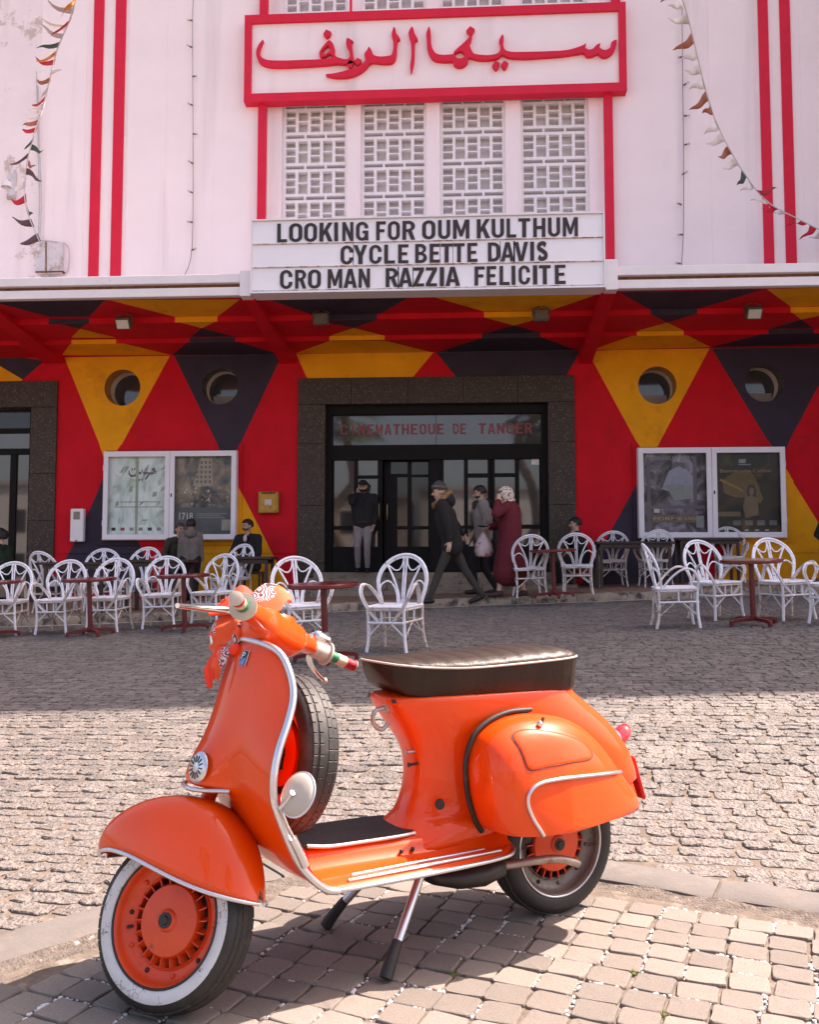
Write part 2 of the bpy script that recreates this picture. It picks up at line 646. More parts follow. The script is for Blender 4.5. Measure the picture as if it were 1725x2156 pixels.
# --- block paving under the scooter
paving = mobj('block_pavement', *[[(-1.6, 1.2, 0.0), (1.9, 1.2, 0.0), (1.9, 2.3, 0.0), (-1.2, 2.3, 0.0)], [(0, 1, 2, 3)]], M_dirt)
tag(paving, 'pavement of square tumbled stone blocks under the scooter', None, None, 'structure')
def block_base(seed):
    r = random.Random(seed)
    base = [(-1, -.82), (-.84, -1), (0, -1), (.82, -1), (1, -.84), (1, 0), (1, .82), (.84, 1), (0, 1), (-.82, 1), (-1, .84), (-1, 0)]
    n = len(base)
    j = [(r.uniform(-.055, .055), r.uniform(-.06, .06)) for _ in base]
    V = []
    for f, z in ((1.0, -0.045), (1.0, 0.0035), (0.975, 0.0068), (0.93, 0.0078)):
        for k, (a, b) in enumerate(base):
            V.append(((a + j[k][0]) * f * .5, (b + j[k][1]) * f * .5, z + (r.uniform(-.0012, .0012) if f < .95 else 0)))
    V.append((0, 0, 0.008))
    F = []
    for l in range(3):
        for k in range(n):
            F.append((l * n + k, l * n + (k + 1) % n, (l + 1) * n + (k + 1) % n, (l + 1) * n + k))
    for k in range(n):
        F.append((3 * n + k, 3 * n + (k + 1) % n, 4 * n))
    return V, F
protos = []
GA = math.radians(-20.5)
U, Vv = Vector((math.cos(GA), math.sin(GA))), Vector((-math.sin(GA), math.cos(GA)))
cand = []
for j in range(-44, 40):
    for i in range(-48, 52):
        q = Vector((0.435, 3.085)) + U * ((i + 0.5) * 0.1075 + 0.012 * math.sin(j * 1.3)) + Vv * ((j - 0.5) * 0.1035)
        ed = edge_dist(q.x, q.y)
        if ed > -0.048 or q.y < 0.5 or not (abs(q.x + q.y * .0576) < 0.46 * q.y + 1.5):
            continue
        cand.append((q, i, j))
cand.sort(key=lambda c: (not (abs(c[0].x + c[0].y * .0576) < 0.46 * c[0].y + 0.12 and c[0].y > 1.55), -c[0].y))
meshes = []
for k in range(14):
    o = mobj('block', *block_base(k), M_block, paving)
    protos.append(o)
for k, (q, i, j) in enumerate(cand[:296]):
    if k < 14:
        o = protos[k]
    else:
        o = protos[rnd.randrange(14)].copy()
        COL.objects.link(o)
        o.parent = paving
    o.location = (q.x + rnd.uniform(-.004, .004), q.y + rnd.uniform(-.004, .004), rnd.uniform(-.003, .002))
    o.rotation_euler = (rnd.uniform(-.012, .012), rnd.uniform(-.012, .012), GA + rnd.uniform(-.045, .045) + rnd.choice((0, PI)))
    o.scale = (0.1005 + rnd.uniform(-.004, .004), 0.0962 + rnd.uniform(-.004, .004), 1)
extra = Geo()
for k, (q, i, j) in enumerate(cand[296:]):
    mm = Matrix.Translation((q.x, q.y, 0)) @ Matrix.Rotation(GA, 4, 'Z') @ Matrix.Diagonal((0.098, 0.093, 1, 1))
    extra.add(block_base(k % 14), 0, mm)
if extra.V:
    tag(extra.obj('blocks', M_block, paving, smooth=50), 'paving blocks nearest the viewer', kind='stuff')

# loose pale crumbs of mortar and a little moss caught in the joints
def crumb(g, x, y, r, rr):
    V, F = sphere((x, y, .003), (r, r * rr.uniform(.6, 1.0), r * .7), 6, 4)
    g.add(([(a + rr.uniform(-.25, .25) * r, b + rr.uniform(-.25, .25) * r, c) for a, b, c in V], F))
rc = random.Random(21)
gw, gmoss = Geo(), Geo()
for q, i, j in cand:
    if rc.random() < .6:
        along = rc.random() < .5
        n_ = rc.randrange(5, 22)
        for _ in range(n_):
            t = rc.uniform(-.05, .05)
            pt = q + (U * t + Vv * .052 if along else Vv * t + U * .054)
            crumb(gw, pt.x + rc.gauss(0, .003), pt.y + rc.gauss(0, .003), rc.uniform(.0018, .0065), rc)
    elif rc.random() < .10:
        for _ in range(26):
            pt = q + U * (.054 + rc.gauss(0, .010)) + Vv * (.05 + rc.gauss(0, .008))
            crumb(gmoss, pt.x, pt.y, rc.uniform(.002, .006), rc)
tag(gw.obj('mortar_crumbs', mat('pale_mortar', (.62, .60, .58), .9, var=.1)), 'pale crumbs of mortar scattered in the joints between the paving blocks', 'crumbs', None, 'stuff')
tag(gmoss.obj('moss', mat('moss', (.085, .095, .025), .9, var=.3)), 'small tufts of moss in the joints between the paving blocks', 'moss', None, 'stuff')

# mortar strip and kerbstones round the block paving
a, b = offs(EDGE, -0.005), offs(EDGE, 0.115)
rk = random.Random(2)
V, F = [], []
A, B = smoothpath([(p.x, p.y, 0) for p in a], 5), smoothpath([(p.x, p.y, 0) for p in b], 5)
for p, q in zip(A, B):
    for t in (0, .2, .4, .6, .8, 1):
        r = p.lerp(q, t)
        V.append((r.x, r.y, -0.006 + 0.014 * t + rk.uniform(-.007, .007)))
F = [(i * 6 + j, (i + 1) * 6 + j, (i + 1) * 6 + j + 1, i * 6 + j + 1) for i in range(len(A) - 1) for j in range(5)]
M_mort = mat('crumbled_mortar', (0.125, 0.10, 0.082), 0.95, var=0.45, vscale=30, bump=1.0, bscale=120, bdist=0.012, dirt=(0.34, 0.32, 0.30), dscale=14, dlo=0.62, dhi=0.68)
tag(mobj('mortar_strip', V, F, M_mort, smooth=180), 'strip of crumbled mortar between kerb and blocks', None, None, 'structure')
kerb = mobj('kerb', [(0, 3.45, -.004), (.1, 3.41, -.004), (.14, 3.5, -.004), (.04, 3.54, -.004)], [(0, 1, 2, 3)], M_kerb)
tag(kerb, 'low concrete kerb curving behind the scooter', None, None, 'structure')
inn, outl = smoothpath([(p.x, p.y, 0) for p in offs(EDGE, 0.112)], 8), smoothpath([(p.x, p.y, 0) for p in offs(EDGE, 0.30)], 8)
L = [0]
for p, q in zip(inn[:-1], inn[1:]):
    L.append(L[-1] + (q - p).length)
def at(P, d):
    d = max(0, min(L[-1] - 1e-6, d))
    for i in range(len(L) - 1):
        if L[i] <= d <= L[i + 1]:
            return P[i].lerp(P[i + 1], (d - L[i]) / max(1e-9, L[i + 1] - L[i]))
d = 2.2
while d < L[-1] - 3:
    ln = rk.uniform(0.46, 0.56)
    g = Geo()
    rings = []
    for k in range(6):
        dd = d + 0.006 + (ln - 0.012) * k / 5
        p, q = at(inn, dd), at(outl, dd)
        e = 0.008 if k in (0, 5) else 0
        w = (q - p).normalized()
        prof = [(p, -0.06), (p + w * 0.004, 0.010 - e), (p + w * 0.018, 0.017 - e), (q - w * 0.015, 0.019 - e + rk.uniform(-.002, .002)), (q, 0.012 - e), (q, -0.06)]
        rings.append([(r.x, r.y, z + gz(r.x, r.y)) for r, z in prof])
    fixn(mobj('kerbstone', *loft(rings), M_kerb, kerb, smooth=40))
    d += ln

# --- pavement in front of the cinema
WALLY = 16.2
PUP = 0.13
pave = mobj('cinema_pavement', [], [], M_pave)
xs = list(np.arange(-24, 24.1, 0.8))
V, F = [], []
for x in xs:
    k = kerbfar(x) + 0.16
    for t in range(6):
        y = k + (WALLY + 0.6 - k) * t / 5
        V.append((x, y, gz(x, y) + PUP - 0.02))
F = [(i * 6 + j, (i + 1) * 6 + j, (i + 1) * 6 + j + 1, i * 6 + j + 1) for i in range(len(xs) - 1) for j in range(5)]
pave.data.from_pydata(V, [], F)
pave.data.materials.append(M_pave) if not pave.data.materials else None
tag(pave, 'raised brown pavement along the cinema front', None, None, 'structure')
# slabs on it
for i in range(-14, 13):
    x0, x1 = i * 0.62, i * 0.62 + 0.612
    ymid = kerbfar((x0 + x1) / 2) + 0.17
    y = ymid
    while y < WALLY - 0.05:
        y1 = min(y + 0.62, WALLY - 0.02)
        if y1 - y < 0.12: break
        V = []
        for (x, yy) in ((x0, y), (x1, y), (x1, y1 - .008), (x0, y1 - .008)):
            V.append((x, yy, gz(x, yy) + PUP))
        for (x, yy) in ((x0, y), (x1, y), (x1, y1 - .008), (x0, y1 - .008)):
            V.append((x, yy, gz(x, yy) + PUP - 0.03))
        mobj('slab', V, [(0, 1, 2, 3), (4, 5, 1, 0), (5, 6, 2, 1), (6, 7, 3, 2), (7, 4, 0, 3)], M_pave, pave)
        y += 0.62
x = -12.0
M_kerbw = mat('worn_kerb', (0.30, 0.235, 0.175), 0.9, var=0.25, vscale=7, bump=0.6, bscale=30, bdist=0.015, dirt=(0.06, 0.05, 0.04), dscale=6, dlo=0.5, dhi=0.6, obvar=0.1)
while x < 11.5:
    ln = rk.uniform(0.8, 1.05)
    rings = []
    for k in range(7):
        xx = x + 0.004 + (ln - .008) * k / 6
        y = kerbfar(xx)
        e = 0.012 if k in (0, 6) else 0
        rings.append([(xx, y + dy, gz(xx, y) + z + rk.uniform(-.006, .006)) for dy, z in ((0.012, -.05), (0.0, 0.02), (0.004, 0.095 - e), (0.03, PUP + .004 - e), (0.155, PUP + .006 - e), (0.158, -.05))])
    fixn(mobj('kerbstone', *loft(rings), M_kerbw, pave, smooth=35))
    x += ln
# pale drainage line at the foot of that kerb
V = []
for x in np.arange(-12, 12.1, 0.5):
    y = kerbfar(x)
    for dy, z in ((-0.10, 0.012), (-0.002, 0.016)):
        V.append((x, y + dy, gz(x, y + dy) + z))
n = len(V) // 2
M_gut = mat('gutter_mortar', (0.42, 0.35, 0.29), 0.9, var=0.3, vscale=8, dirt=(0.2, 0.15, 0.12), dscale=3)
tag(mobj('gutter', V, [(2 * i, 2 * i + 2, 2 * i + 3, 2 * i + 1) for i in range(n - 1)], M_gut), 'pale mortar gutter line below the far kerb', None, None, 'structure')
# ------------------------------------------------------------------ the cinema
def fx(px, py):
    p = ony(px, py, WALLY)
    return (p.x, p.z)
cinema = empty('cinema', (0, WALLY, 0), 0, 'white and red cinema with a harlequin painted ground floor under a canopy', 'cinema')
def cin(name, V, F, mats, mi=None, parent=None, smooth=None, bev=0):
    V = [(v[0], v[1] - WALLY, v[2]) for v in V]
    return mobj(name, V, F, mats, parent or cinema, smooth, mi, bev=bev)
def to_front(x, y, d):                       # wall plane: x, z, depth towards the viewer
    return (x, WALLY - d, y)
def circ(px, py, r, n=40):
    c = fx(px, py)
    return [(c[0] + r * math.cos(2 * PI * k / n), c[1] + r * math.sin(2 * PI * k / n)) for k in range(n)]
def quad(pts):
    return [fx(*p) for p in pts]

XR = 7.4                                     # right end of the cinema
ZT = 5.0                                    # where the canopy meets the wall
RED, YEL, NAV = 0, 1, 2
PAT = [(YEL, [(130, 740), (362, 740), (229, 985)]), (NAV, [(229, 985), (308, 1180), (330, 1250), (100, 1250), (138, 1180)]),
       (NAV, [(362, 740), (597, 740), (482, 985)]), (YEL, [(482, 985), (581, 1180), (610, 1250), (352, 1250), (388, 1180)]),
       (YEL, [(619, 735), (919, 735), (870, 793), (800, 860), (700, 860), (645, 793)]), (NAV, [(913, 735), (1224, 735), (1196, 787), (1150, 840), (1010, 840), (960, 792)]),
       (YEL, [(1238, 740), (1500, 724), (1366, 976)]), (NAV, [(1366, 976), (1472, 1180), (1500, 1250), (1212, 1250), (1252, 1180)]),
       (NAV, [(1494, 724), (1778, 712), (1642, 968)]), (YEL, [(1642, 968), (1768, 1170), (1820, 1250), (1490, 1250), (1530, 1180)]),
       (NAV, [(-40, 740), (92, 760), (47, 799), (-10, 765), (-60, 765)]), (YEL, [(-60, 757), (0, 757), (47, 799), (20, 830), (-60, 830)])]
PAT = [(c, quad(P)) for c, P in PAT]
def paint(x, z):
    for c, P in PAT:
        if inpoly(x, z, P):
            return c
    return RED
PORT = [(257, 816), (463, 813), (1385, 811), (1611, 806)]
PR = 0.335
door_o = [fx(630, 1260)[0] + 0.03, fx(1209, 1260)[0] - 0.03, 0.2, fx(900, 794)[1] - 0.03]     # hole behind the stone surround
ldoor_o = [fx(118, 1000)[0] - 3.72, fx(118, 1000)[0] - .03, 0.2, fx(60, 803)[1] - 0.03]
def rectloop(r):
    return [(r[0], r[2]), (r[1], r[2]), (r[1], r[3]), (r[0], r[3])]
def low_cls(x, z):
    if not (-20 < x < XR and -0.2 < z < ZT): return None
    for r in (door_o, ldoor_o):
        if r[0] < x < r[1] and r[2] < z < r[3]: return None
    for p in PORT:
        c = fx(*p)
        if (x - c[0]) ** 2 + (z - c[1]) ** 2 < (PR * 0.999) ** 2: return None
    return paint(x, z)
loops = [[(-20, -0.2), (XR, -0.2), (XR, ZT), (-20, ZT)], rectloop(door_o), rectloop(ldoor_o)] + [circ(*p, PR) for p in PORT] + [P for _, P in PAT]
V, F, M = slab(loops, low_cls, 0.0, -0.30, to_front)
cin('painted_wall', V, F, [M_red, M_yel, M_navy], M)
# the four round windows
M_glass = mat('dark_glass', (0.05, 0.05, 0.055), 0.05, var=0.1, spec=0.8)
M_blind = mat('grey_blind', (0.30, 0.27, 0.25), 0.8)
for i, p in enumerate(PORT):
    c = fx(*p)
    n = 40
    g = Geo()
    rings = [[(c[0] + PR * math.cos(2 * PI * k / n), WALLY + 0.001 + d, c[1] + PR * math.sin(2 * PI * k / n)) for k in range(n)] for d in (0.0, 0.50)]
    Vt, Ft = loft(rings, True, False)
    w = cin('round_window', Vt, [tuple(reversed(f)) for f in Ft], M_beige, smooth=60)
    pane = [(c[0] + PR * 1.02 * math.cos(2 * PI * k / n), 0.50, c[1] + PR * 1.02 * math.sin(2 * PI * k / n)) for k in range(n)]
    mobj('pane', pane, [tuple(range(n))], M_glass, w)
    if i:
        zb = c[1] - 0.10
        mobj('blind', *box2(c[0] - 0.24, c[0] + 0.26, 0.44, 0.48, c[1] - 0.29, zb), M_blind, w)
# plinth courses at the foot of the painted wall
for z0, z1, d in ((-0.2, 1.38, 0.030), (1.40, 1.52, 0.022)):
    for xa, xb in ((fx(118, 1100)[0] + .012, fx(627, 1100)[0] - .012), (fx(1212, 1100)[0] + .012, XR)):
        lp = [[(xa, z0), (xb, z0), (xb, z1), (xa, z1)]] + [P for _, P in PAT]
        V, F, M = slab(lp, lambda x, z: paint(x, z) if xa < x < xb and z0 < z < z1 else None, d, 0.0, to_front)
        cin('plinth_course', V, F, [M_red, M_yel, M_navy], M)
# moulded frames round the two poster cases
for ci, (x0, y0, x1, y1) in enumerate(((206, 936, 511, 1148), (1335, 928, 1668, 1143))):
    (ax, az), (bx, bz) = fx(x0, y1), fx(x1, y0)
    for d, gr in ((0.035, 0.0), (0.055, -0.06)):
        o_ = [(ax - gr, az - gr), (bx + gr, az - gr), (bx + gr, bz + gr), (ax - gr, bz + gr)]
        i_ = [(ax + .13, az + .12), (bx - .13, az + .12), (bx - .13, bz - .10), (ax + .13, bz - .10)]
        V, F, M = slab([o_, i_] + [P for _, P in PAT], lambda x, z: paint(x, z) if inpoly(x, z, o_) and not inpoly(x, z, i_) else None, d, 0.0, to_front)
        cin('case_moulding', V, F, [M_red, M_yel, M_navy], M)

# --- upper storey
TOPZ = 13.4
cx0, cx1 = fx(563, 300)[0], fx(1272, 300)[0]
cz0, cz1 = 5.6, fx(900, 200)[1]
c2z0 = fx(900, 20)[1]
def up_cls(x, z):
    if not (-20 < x < XR and ZT < z < TOPZ): return None
    if cx0 < x < cx1 and (cz0 < z < cz1 or c2z0 < z < 12.7): return None
    return 1 if x < fx(82, 300)[0] else 0
V, F, M = slab([[(-20, ZT), (XR, ZT), (XR, TOPZ), (-20, TOPZ)], rectloop((cx0, cx1, cz0, cz1)), rectloop((cx0, cx1, c2z0, 12.7)), [(fx(82, 300)[0], ZT), (fx(82, 300)[0], TOPZ)]], up_cls, 0.0, -0.30, to_front)
cin('upper_wall', V, F, [M_wall, M_oldwall], M)
# faint pilaster strips on the white wall
for xa, xb in (((98, 300), (178, 300)), ((268, 300), (348, 300)), ((1496, 300), (1592, 300)), ((1690, 300), (1800, 300))):
    cin('pilaster', *box2(fx(*xa)[0], fx(*xb)[0], WALLY - 0.014, WALLY, ZT + .01, TOPZ - .3), M_wall)
# red vertical bands
for pa, pb in (((190, 400), (211, 400)), ((236, 400), (258, 400)), ((1606, 400), (1627, 400)), ((1652, 400), (1674, 400))):
    cin('red_band', *box2(fx(*pa)[0], fx(*pb)[0], WALLY - 0.030, WALLY - .002, ZT + 0.3, TOPZ - 0.4), M_trimred)
# red bars framing the pierced screens
for pa, pb, z0, z1 in (((545, 300), (562, 300), 5.9, cz1 + .1), ((1272, 300), (1290, 300), 5.9, cz1 + .1), ((549, 10), (566, 10), c2z0 - .1, 13.0), ((1287, 10), (1305, 10), c2z0 - .1, 13.0)):
    cin('red_frame_bar', *box2(fx(*pa)[0], fx(*pb)[0], WALLY - 0.10, WALLY - .002, z0, z1), M_trimred)
# building body, roof and side walls behind
M_roof = mat('flat_roof', (0.35, 0.32, 0.30), 0.9)
cin('building_body', *box2(-20, XR, WALLY + 4.5, WALLY + 16, -0.3, TOPZ), M_wall)
cin('roof_slab', *box2(-20.1, XR - .02, WALLY - 0.05, WALLY + 16.1, TOPZ + .004, TOPZ + 0.25), M_roof)
cin('side_wall', *box2(-20, -19.7, WALLY + .31, WALLY + 4.49, -0.3, TOPZ), M_wall)
cin('side_wall', *box2(XR - .3, XR, WALLY + .31, WALLY + 4.49, -0.3, TOPZ), M_wall)
cin('floor_slab', *box2(-19.6, XR - .4, WALLY + .31, WALLY + 4.49, 4.95, 5.25), M_wall)
cin('screen_back_wall', *box2(cx0 - .3, cx1 + .3, WALLY + 0.32, WALLY + 0.4, 5.3, 13.0), mat('screen_back', (0.84, 0.78, 0.78), 0.8, var=0.04))

# pierced concrete screens
M_screen = mat('screen_concrete', (0.88, 0.82, 0.81), 0.8, var=0.04, vscale=5)
u = 0.4494                                   # photo pixels per tracing unit
def sx_(zx): return fx(528.5 + zx * u, 400)[0]
def sz_(zy): return fx(862, 176 + (zy + 2) * u)[1]
panels = [(140, 447), (512, 822), (886, 1196), (1268, 1590)]
def screen_panel(xa, xb, ztop, zbot):
    w = xb - xa
    loops, holes = [[(xa, zbot), (xb, zbot), (xb, ztop), (xa, ztop)]], []
    per, z = 0.586, ztop - 0.05
    cw = (w - 0.06) / 5
    first = True
    while z > zbot + 0.05:
        zz = z
        if first:
            for k in range(3):
                holes.append((xa + .05 + k * (w - .06) / 3, xa + .02 + (k + 1) * (w - .06) / 3, zz - .05, zz))
            zz -= 0.095
            first = False
        bh = 0.435
        for c in range(5):
            m = 3 if c % 2 == 0 else 2
            h = bh / m
            for r in range(m):
                holes.append((xa + .03 + c * cw + 0.028, xa + .03 + (c + 1) * cw - 0.028, zz - (r + 1) * h + 0.024, zz - r * h))
        zz -= bh + 0.030
        for k in range(3):
            holes.append((xa + .055 + k * (w - .06) / 3, xa + .015 + (k + 1) * (w - .06) / 3, zz - 0.066, zz))
        z = zz - 0.066 - 0.055
    holes = [h for h in holes if h[2] > zbot + .01]
    for h in holes:
        loops.append(rectloop(h))
    def cls(x, zc):
        if not (xa < x < xb and zbot < zc < ztop): return None
        for h in holes:
            if h[0] < x < h[1] and h[2] < zc < h[3]: return None
        return 0
    V, F, M = slab(loops, cls, -0.16, -0.27, to_front)
    return cin('pierced_screen', V, F, M_screen)
for a, b in panels:
    screen_panel(sx_(a), sx_(b), cz1, cz0)
    screen_panel(sx_(a), sx_(b), 12.69, c2z0)
edges = [cx0] + [e for a, b in panels for e in (sx_(a), sx_(b))] + [cx1]
for k in range(0, len(edges), 2):
    for z0, z1 in ((cz0, cz1), (c2z0, 12.69)):
        cin('screen_mullion', *box2(edges[k] + .001, edges[k + 1] - .001, WALLY + 0.05, WALLY + 0.29, z0, z1), M_wall)

# --- canopy: three stepped soffit strips with the harlequin pattern running over them
scale = WALLY / 15.8
def zof(px, py, Y):
    return ony(px, py, Y).z
YF = 13.3
H1, H2, H3 = 5.165, 5.077, ZT
YA = 14.271
YB = 15.26
def L5(x, y): return (x * .5, 577.8 + y * .5)
def L6(x, y): return (862.5 + x * .5, 577.8 + y * .5)
def onh(p, z):
    d = ray(*p)
    q = CAMP + d * ((z - CAMH) / d.z)
    return (q.x, q.y)
def ridge(p, Y):
    q = ony(p[0], p[1], Y)
    return (q.x, q.z)
def xon(p, Y):
    return ony(p[0], p[1], Y).x
S1 = [(NAV, [L5(-60, 108), L5(440, 108), L5(374, 178), L5(204, 178)]), (YEL, [L5(460, 108), L5(1010, 105), L5(914, 178), L5(736, 178)]),
      (NAV, [L5(1115, 100), L6(-5, 96), L5(1588, 175), L5(1330, 175)]), (YEL, [L6(105, 96), L6(810, 78), L6(592, 152), L6(315, 156)]),
      (NAV, [L6(885, 75), L6(1490, 63), L6(1214, 146), L6(1018, 150)]), (YEL, [L6(1508, 62), L6(1980, 50), L6(1850, 130), L6(1608, 136)])]
R1 = [(NAV, 204, 374, 5), (YEL, 736, 914, 5), (NAV, 1330, 1588, 5), (YEL, 315, 592, 6), (NAV, 1018, 1214, 6), (YEL, 1608, 1850, 6)]
S2 = [(NAV, [L5(204, 198), L5(374, 196), L5(335, 229)]), (YEL, [L5(736, 197), L5(914, 195), L5(850, 226)]), (NAV, [L5(1330, 194), L5(1588, 190), L5(1490, 225)]),
      (YEL, [L6(320, 182), L6(580, 178), L6(440, 215)]), (NAV, [L6(1026, 170), L6(1208, 167), L6(1086, 203)]), (YEL, [L6(1610, 157), L6(1840, 150), L6(1652, 190)]),
      (YEL, [L5(335, 229), L5(486, 266), L5(300, 266)]), (NAV, [L5(850, 226), L5(988, 262), L5(800, 263)]), (YEL, [L5(1490, 225), L5(1618, 258), L5(1390, 259)]),
      (NAV, [L6(440, 215), L6(552, 245), L6(305, 252)]), (YEL, [L6(1086, 203), L6(1156, 236), L6(960, 238)]), (NAV, [L6(1652, 190), L6(1705, 226), L6(1515, 229)])]
R2 = [(YEL, 300, 488, 5), (NAV, 798, 990, 5), (YEL, 1388, 1620, 5), (NAV, 305, 552, 6), (YEL, 958, 1156, 6), (NAV, 1513, 1706, 6)]
S3 = [(YEL, [L5(300, 284), L5(490, 284), L5(723, 340), L5(260, 340)]), (NAV, [L5(792, 283), L5(992, 280), L5(1182, 338), L5(724, 340)]), (YEL, [L5(1385, 281), L5(1622, 279), L6(105, 331), L5(1242, 333)]),
      (NAV, [L6(305, 268), L6(552, 262), L6(718, 325), L6(105, 331)]), (YEL, [L6(958, 252), L6(1156, 249), L6(1270, 306), L6(768, 318)]), (NAV, [L6(1513, 244), L6(1706, 240), L6(1830, 290), L6(1270, 306)])]
canopy_z = 5.62
def soffit(polys, y0, y1, z, m):
    PP = [(c, [onh(p, z) for p in P]) for c, P in polys]
    lp = [[(-20, y0), (XR, y0), (XR, y1), (-20, y1)]]
    lp += [P for _, P in PP]
    def cls(x, y):
        if not (-20 < x < XR and y0 < y < y1): return None
        for c, P in PP:
            if inpoly(x, y, P): return c
        return RED
    V2, F2, C = cdt(lp, cls)
    cin('soffit', [(x, y, z) for x, y in V2], [tuple(reversed(f)) for f in F2], [M_red, M_yel, M_navy], C)
soffit(S1, YF, YA, H1, 0)
soffit(S2, YA, YB, H2, 0)
soffit(S3, YB, WALLY - .004, H3, 0)
def riser(spans, Y, z0, z1, cyA, cyB):
    sp = []
    for c, a, b, w in spans:
        f = L5 if w == 5 else L6
        sp.append((c, xon(f(a, cyA if w == 5 else cyB), Y), xon(f(b, cyA if w == 5 else cyB), Y)))
    xs = sorted(set([-20, XR] + [s[1] for s in sp] + [s[2] for s in sp]))
    V, F, M = [], [], []
    for a, b in zip(xs[:-1], xs[1:]):
        m = (a + b) / 2
        c = next((s[0] for s in sp if s[1] < m < s[2]), RED)
        k = len(V)
        V += [(a, Y, z0), (b, Y, z0), (b, Y, z1), (a, Y, z1)]
        F.append((k, k + 1, k + 2, k + 3))
        M.append(c)
    cin('soffit_step', V, F, [M_red, M_yel, M_navy], M)
riser(R1, YA, H2, H1, 187, 167)
riser(R2, YB, H3, H2, 273, 241)
cin('canopy_deck', *box2(-20, XR, YF + .02, WALLY - 0.002, H1 + .02, H1 + 0.28), M_fascia)
# fascia rails left and right, rusty recess between
mq0, mq1 = ony(535, 550, YF).x, ony(1270, 550, YF).x
pierL, pierR = (ony(510, 600, YF).x, mq0 - .01), (mq1 + .01, ony(1298, 590, YF).x)
for xa, xb in ((-20, pierL[0]), (pierR[1], XR)):
    cin('fascia_rail', *box2(xa, xb, YF - 0.10, YF + .019, 5.172, 5.301), M_fascia, bev=.008)
    cin('fascia_recess', *box2(xa, xb, YF - 0.035, YF + .018, 5.303, 5.360), M_rust)
    cin('fascia_rail', *box2(xa, xb, YF - 0.12, YF + .019, 5.362, 5.493), M_fascia, bev=.008)
for (xa, xb), zt in ((pierL, 5.53), (pierR, 5.59)):
    cin('canopy_pier', *box2(xa, xb, YF - 0.16, YF + .12, 5.14, zt), M_fascia, bev=.01)
# tapered brackets carrying the canopy
for (fa, fb), (wa, wb) in (((512, 536), (590, 622)), ((1268, 1297), (1220, 1247)), ((-52, -25), (92, 135)), ((2010, 2040), (1800, 1830))):
    xf0, xf1 = ony(fa, 630, YF).x, ony(fb, 630, YF).x
    xw0, xw1 = ony(wa, 765, WALLY).x, ony(wb, 765, WALLY).x
    if fa > 1500: xf0, xf1 = xw0, xw1
    zb = ony(wa, 766, WALLY).z
    V = [(xf0, YF + .03, H1 - .035), (xf1, YF + .03, H1 - .035), (xw1, WALLY - .003, zb), (xw0, WALLY - .003, zb),
         (xf0, YF + .03, H1 + .01), (xf1, YF + .03, H1 + .01), (xw1, WALLY - .003, H1 + .01), (xw0, WALLY - .003, H1 + .01)]
    fixn(cin('canopy_bracket', V, [(0, 1, 2, 3), (4, 5, 6, 7), (0, 1, 5, 4), (1, 2, 6, 5), (2, 3, 7, 6), (3, 0, 4, 7)], M_red))

# --- stone surround of the main door and of the door at the left
def terrazzo(name, seed):
    m = mat(name, (0.056, 0.040, 0.031), 0.5, var=0.25, vscale=14, spec=.25)
    t = m.node_tree
    N, Lk = t.nodes, t.links
    b = N['Principled BSDF']
    tc = N.new('ShaderNodeTexCoord')
    v = N.new('ShaderNodeTexVoronoi')
    v.inputs['Scale'].default_value = 34
    Lk.new(tc.outputs['Object'], v.inputs['Vector'])
    sp = N.new('ShaderNodeSeparateColor')
    Lk.new(v.outputs['Color'], sp.inputs[0])
    r1 = N.new('ShaderNodeMath'); r1.operation = 'LESS_THAN'; r1.inputs[1].default_value = 0.22
    Lk.new(v.outputs['Distance'], r1.inputs[0])
    r2 = N.new('ShaderNodeMath'); r2.operation = 'GREATER_THAN'; r2.inputs[1].default_value = 0.60
    Lk.new(sp.outputs[0], r2.inputs[0])
    mu = N.new('ShaderNodeMath'); mu.operation = 'MULTIPLY'
    Lk.new(r1.outputs[0], mu.inputs[0]); Lk.new(r2.outputs[0], mu.inputs[1])
    mx = N.new('ShaderNodeMix'); mx.data_type = 'RGBA'
    Lk.new(mu.outputs[0], mx.inputs[0])
    old = b.inputs['Base Color'].links[0].from_socket
    Lk.new(old, mx.inputs[6])
    mx.inputs[7].default_value = (0.34, 0.24, 0.14, 1)
    Lk.new(mx.outputs[2], b.inputs['Base Color'])
    return m
M_terr = terrazzo('dark_terrazzo', 1)
sL, sR, sT = fx(627, 1000)[0], fx(1212, 1000)[0], fx(900, 794)[1]
oL, oR, oT = fx(685, 1000)[0], fx(1155, 1000)[0], fx(900, 850)[1]
THR = 1.06
surround = mobj('door_surround', *box2(sL + .02, sR - .02, .40, .43, oT + .02, sT - .02), M_terr, cinema)
def panel(xa, xb, za, zb, d0=-0.045, d1=0.42):
    g = 0.004
    mobj('stone_panel', *cbox((xa + xb) / 2, (d0 + d1) / 2, (za + zb) / 2, xb - xa - g, d1 - d0, zb - za - g, 0.004), M_terr, surround)
xs = [sL, fx(800, 820)[0], fx(958, 820)[0], fx(1127, 820)[0], sR]
xs = [sL] + [fx(p, 820)[0] for p in (740, 859, 975, 1090)] + [sR]
for a, b in zip(xs[:-1], xs[1:]):
    panel(a, b, oT, sT)
zs = [0.3, fx(0, 1192)[1] * 0 + 1.22, fx(660, 1065)[1], fx(660, 935)[1], oT]
for a, b in zip(zs[:-1], zs[1:]):
    panel(sL, oL, a, b)
    panel(oR, sR, a, b)

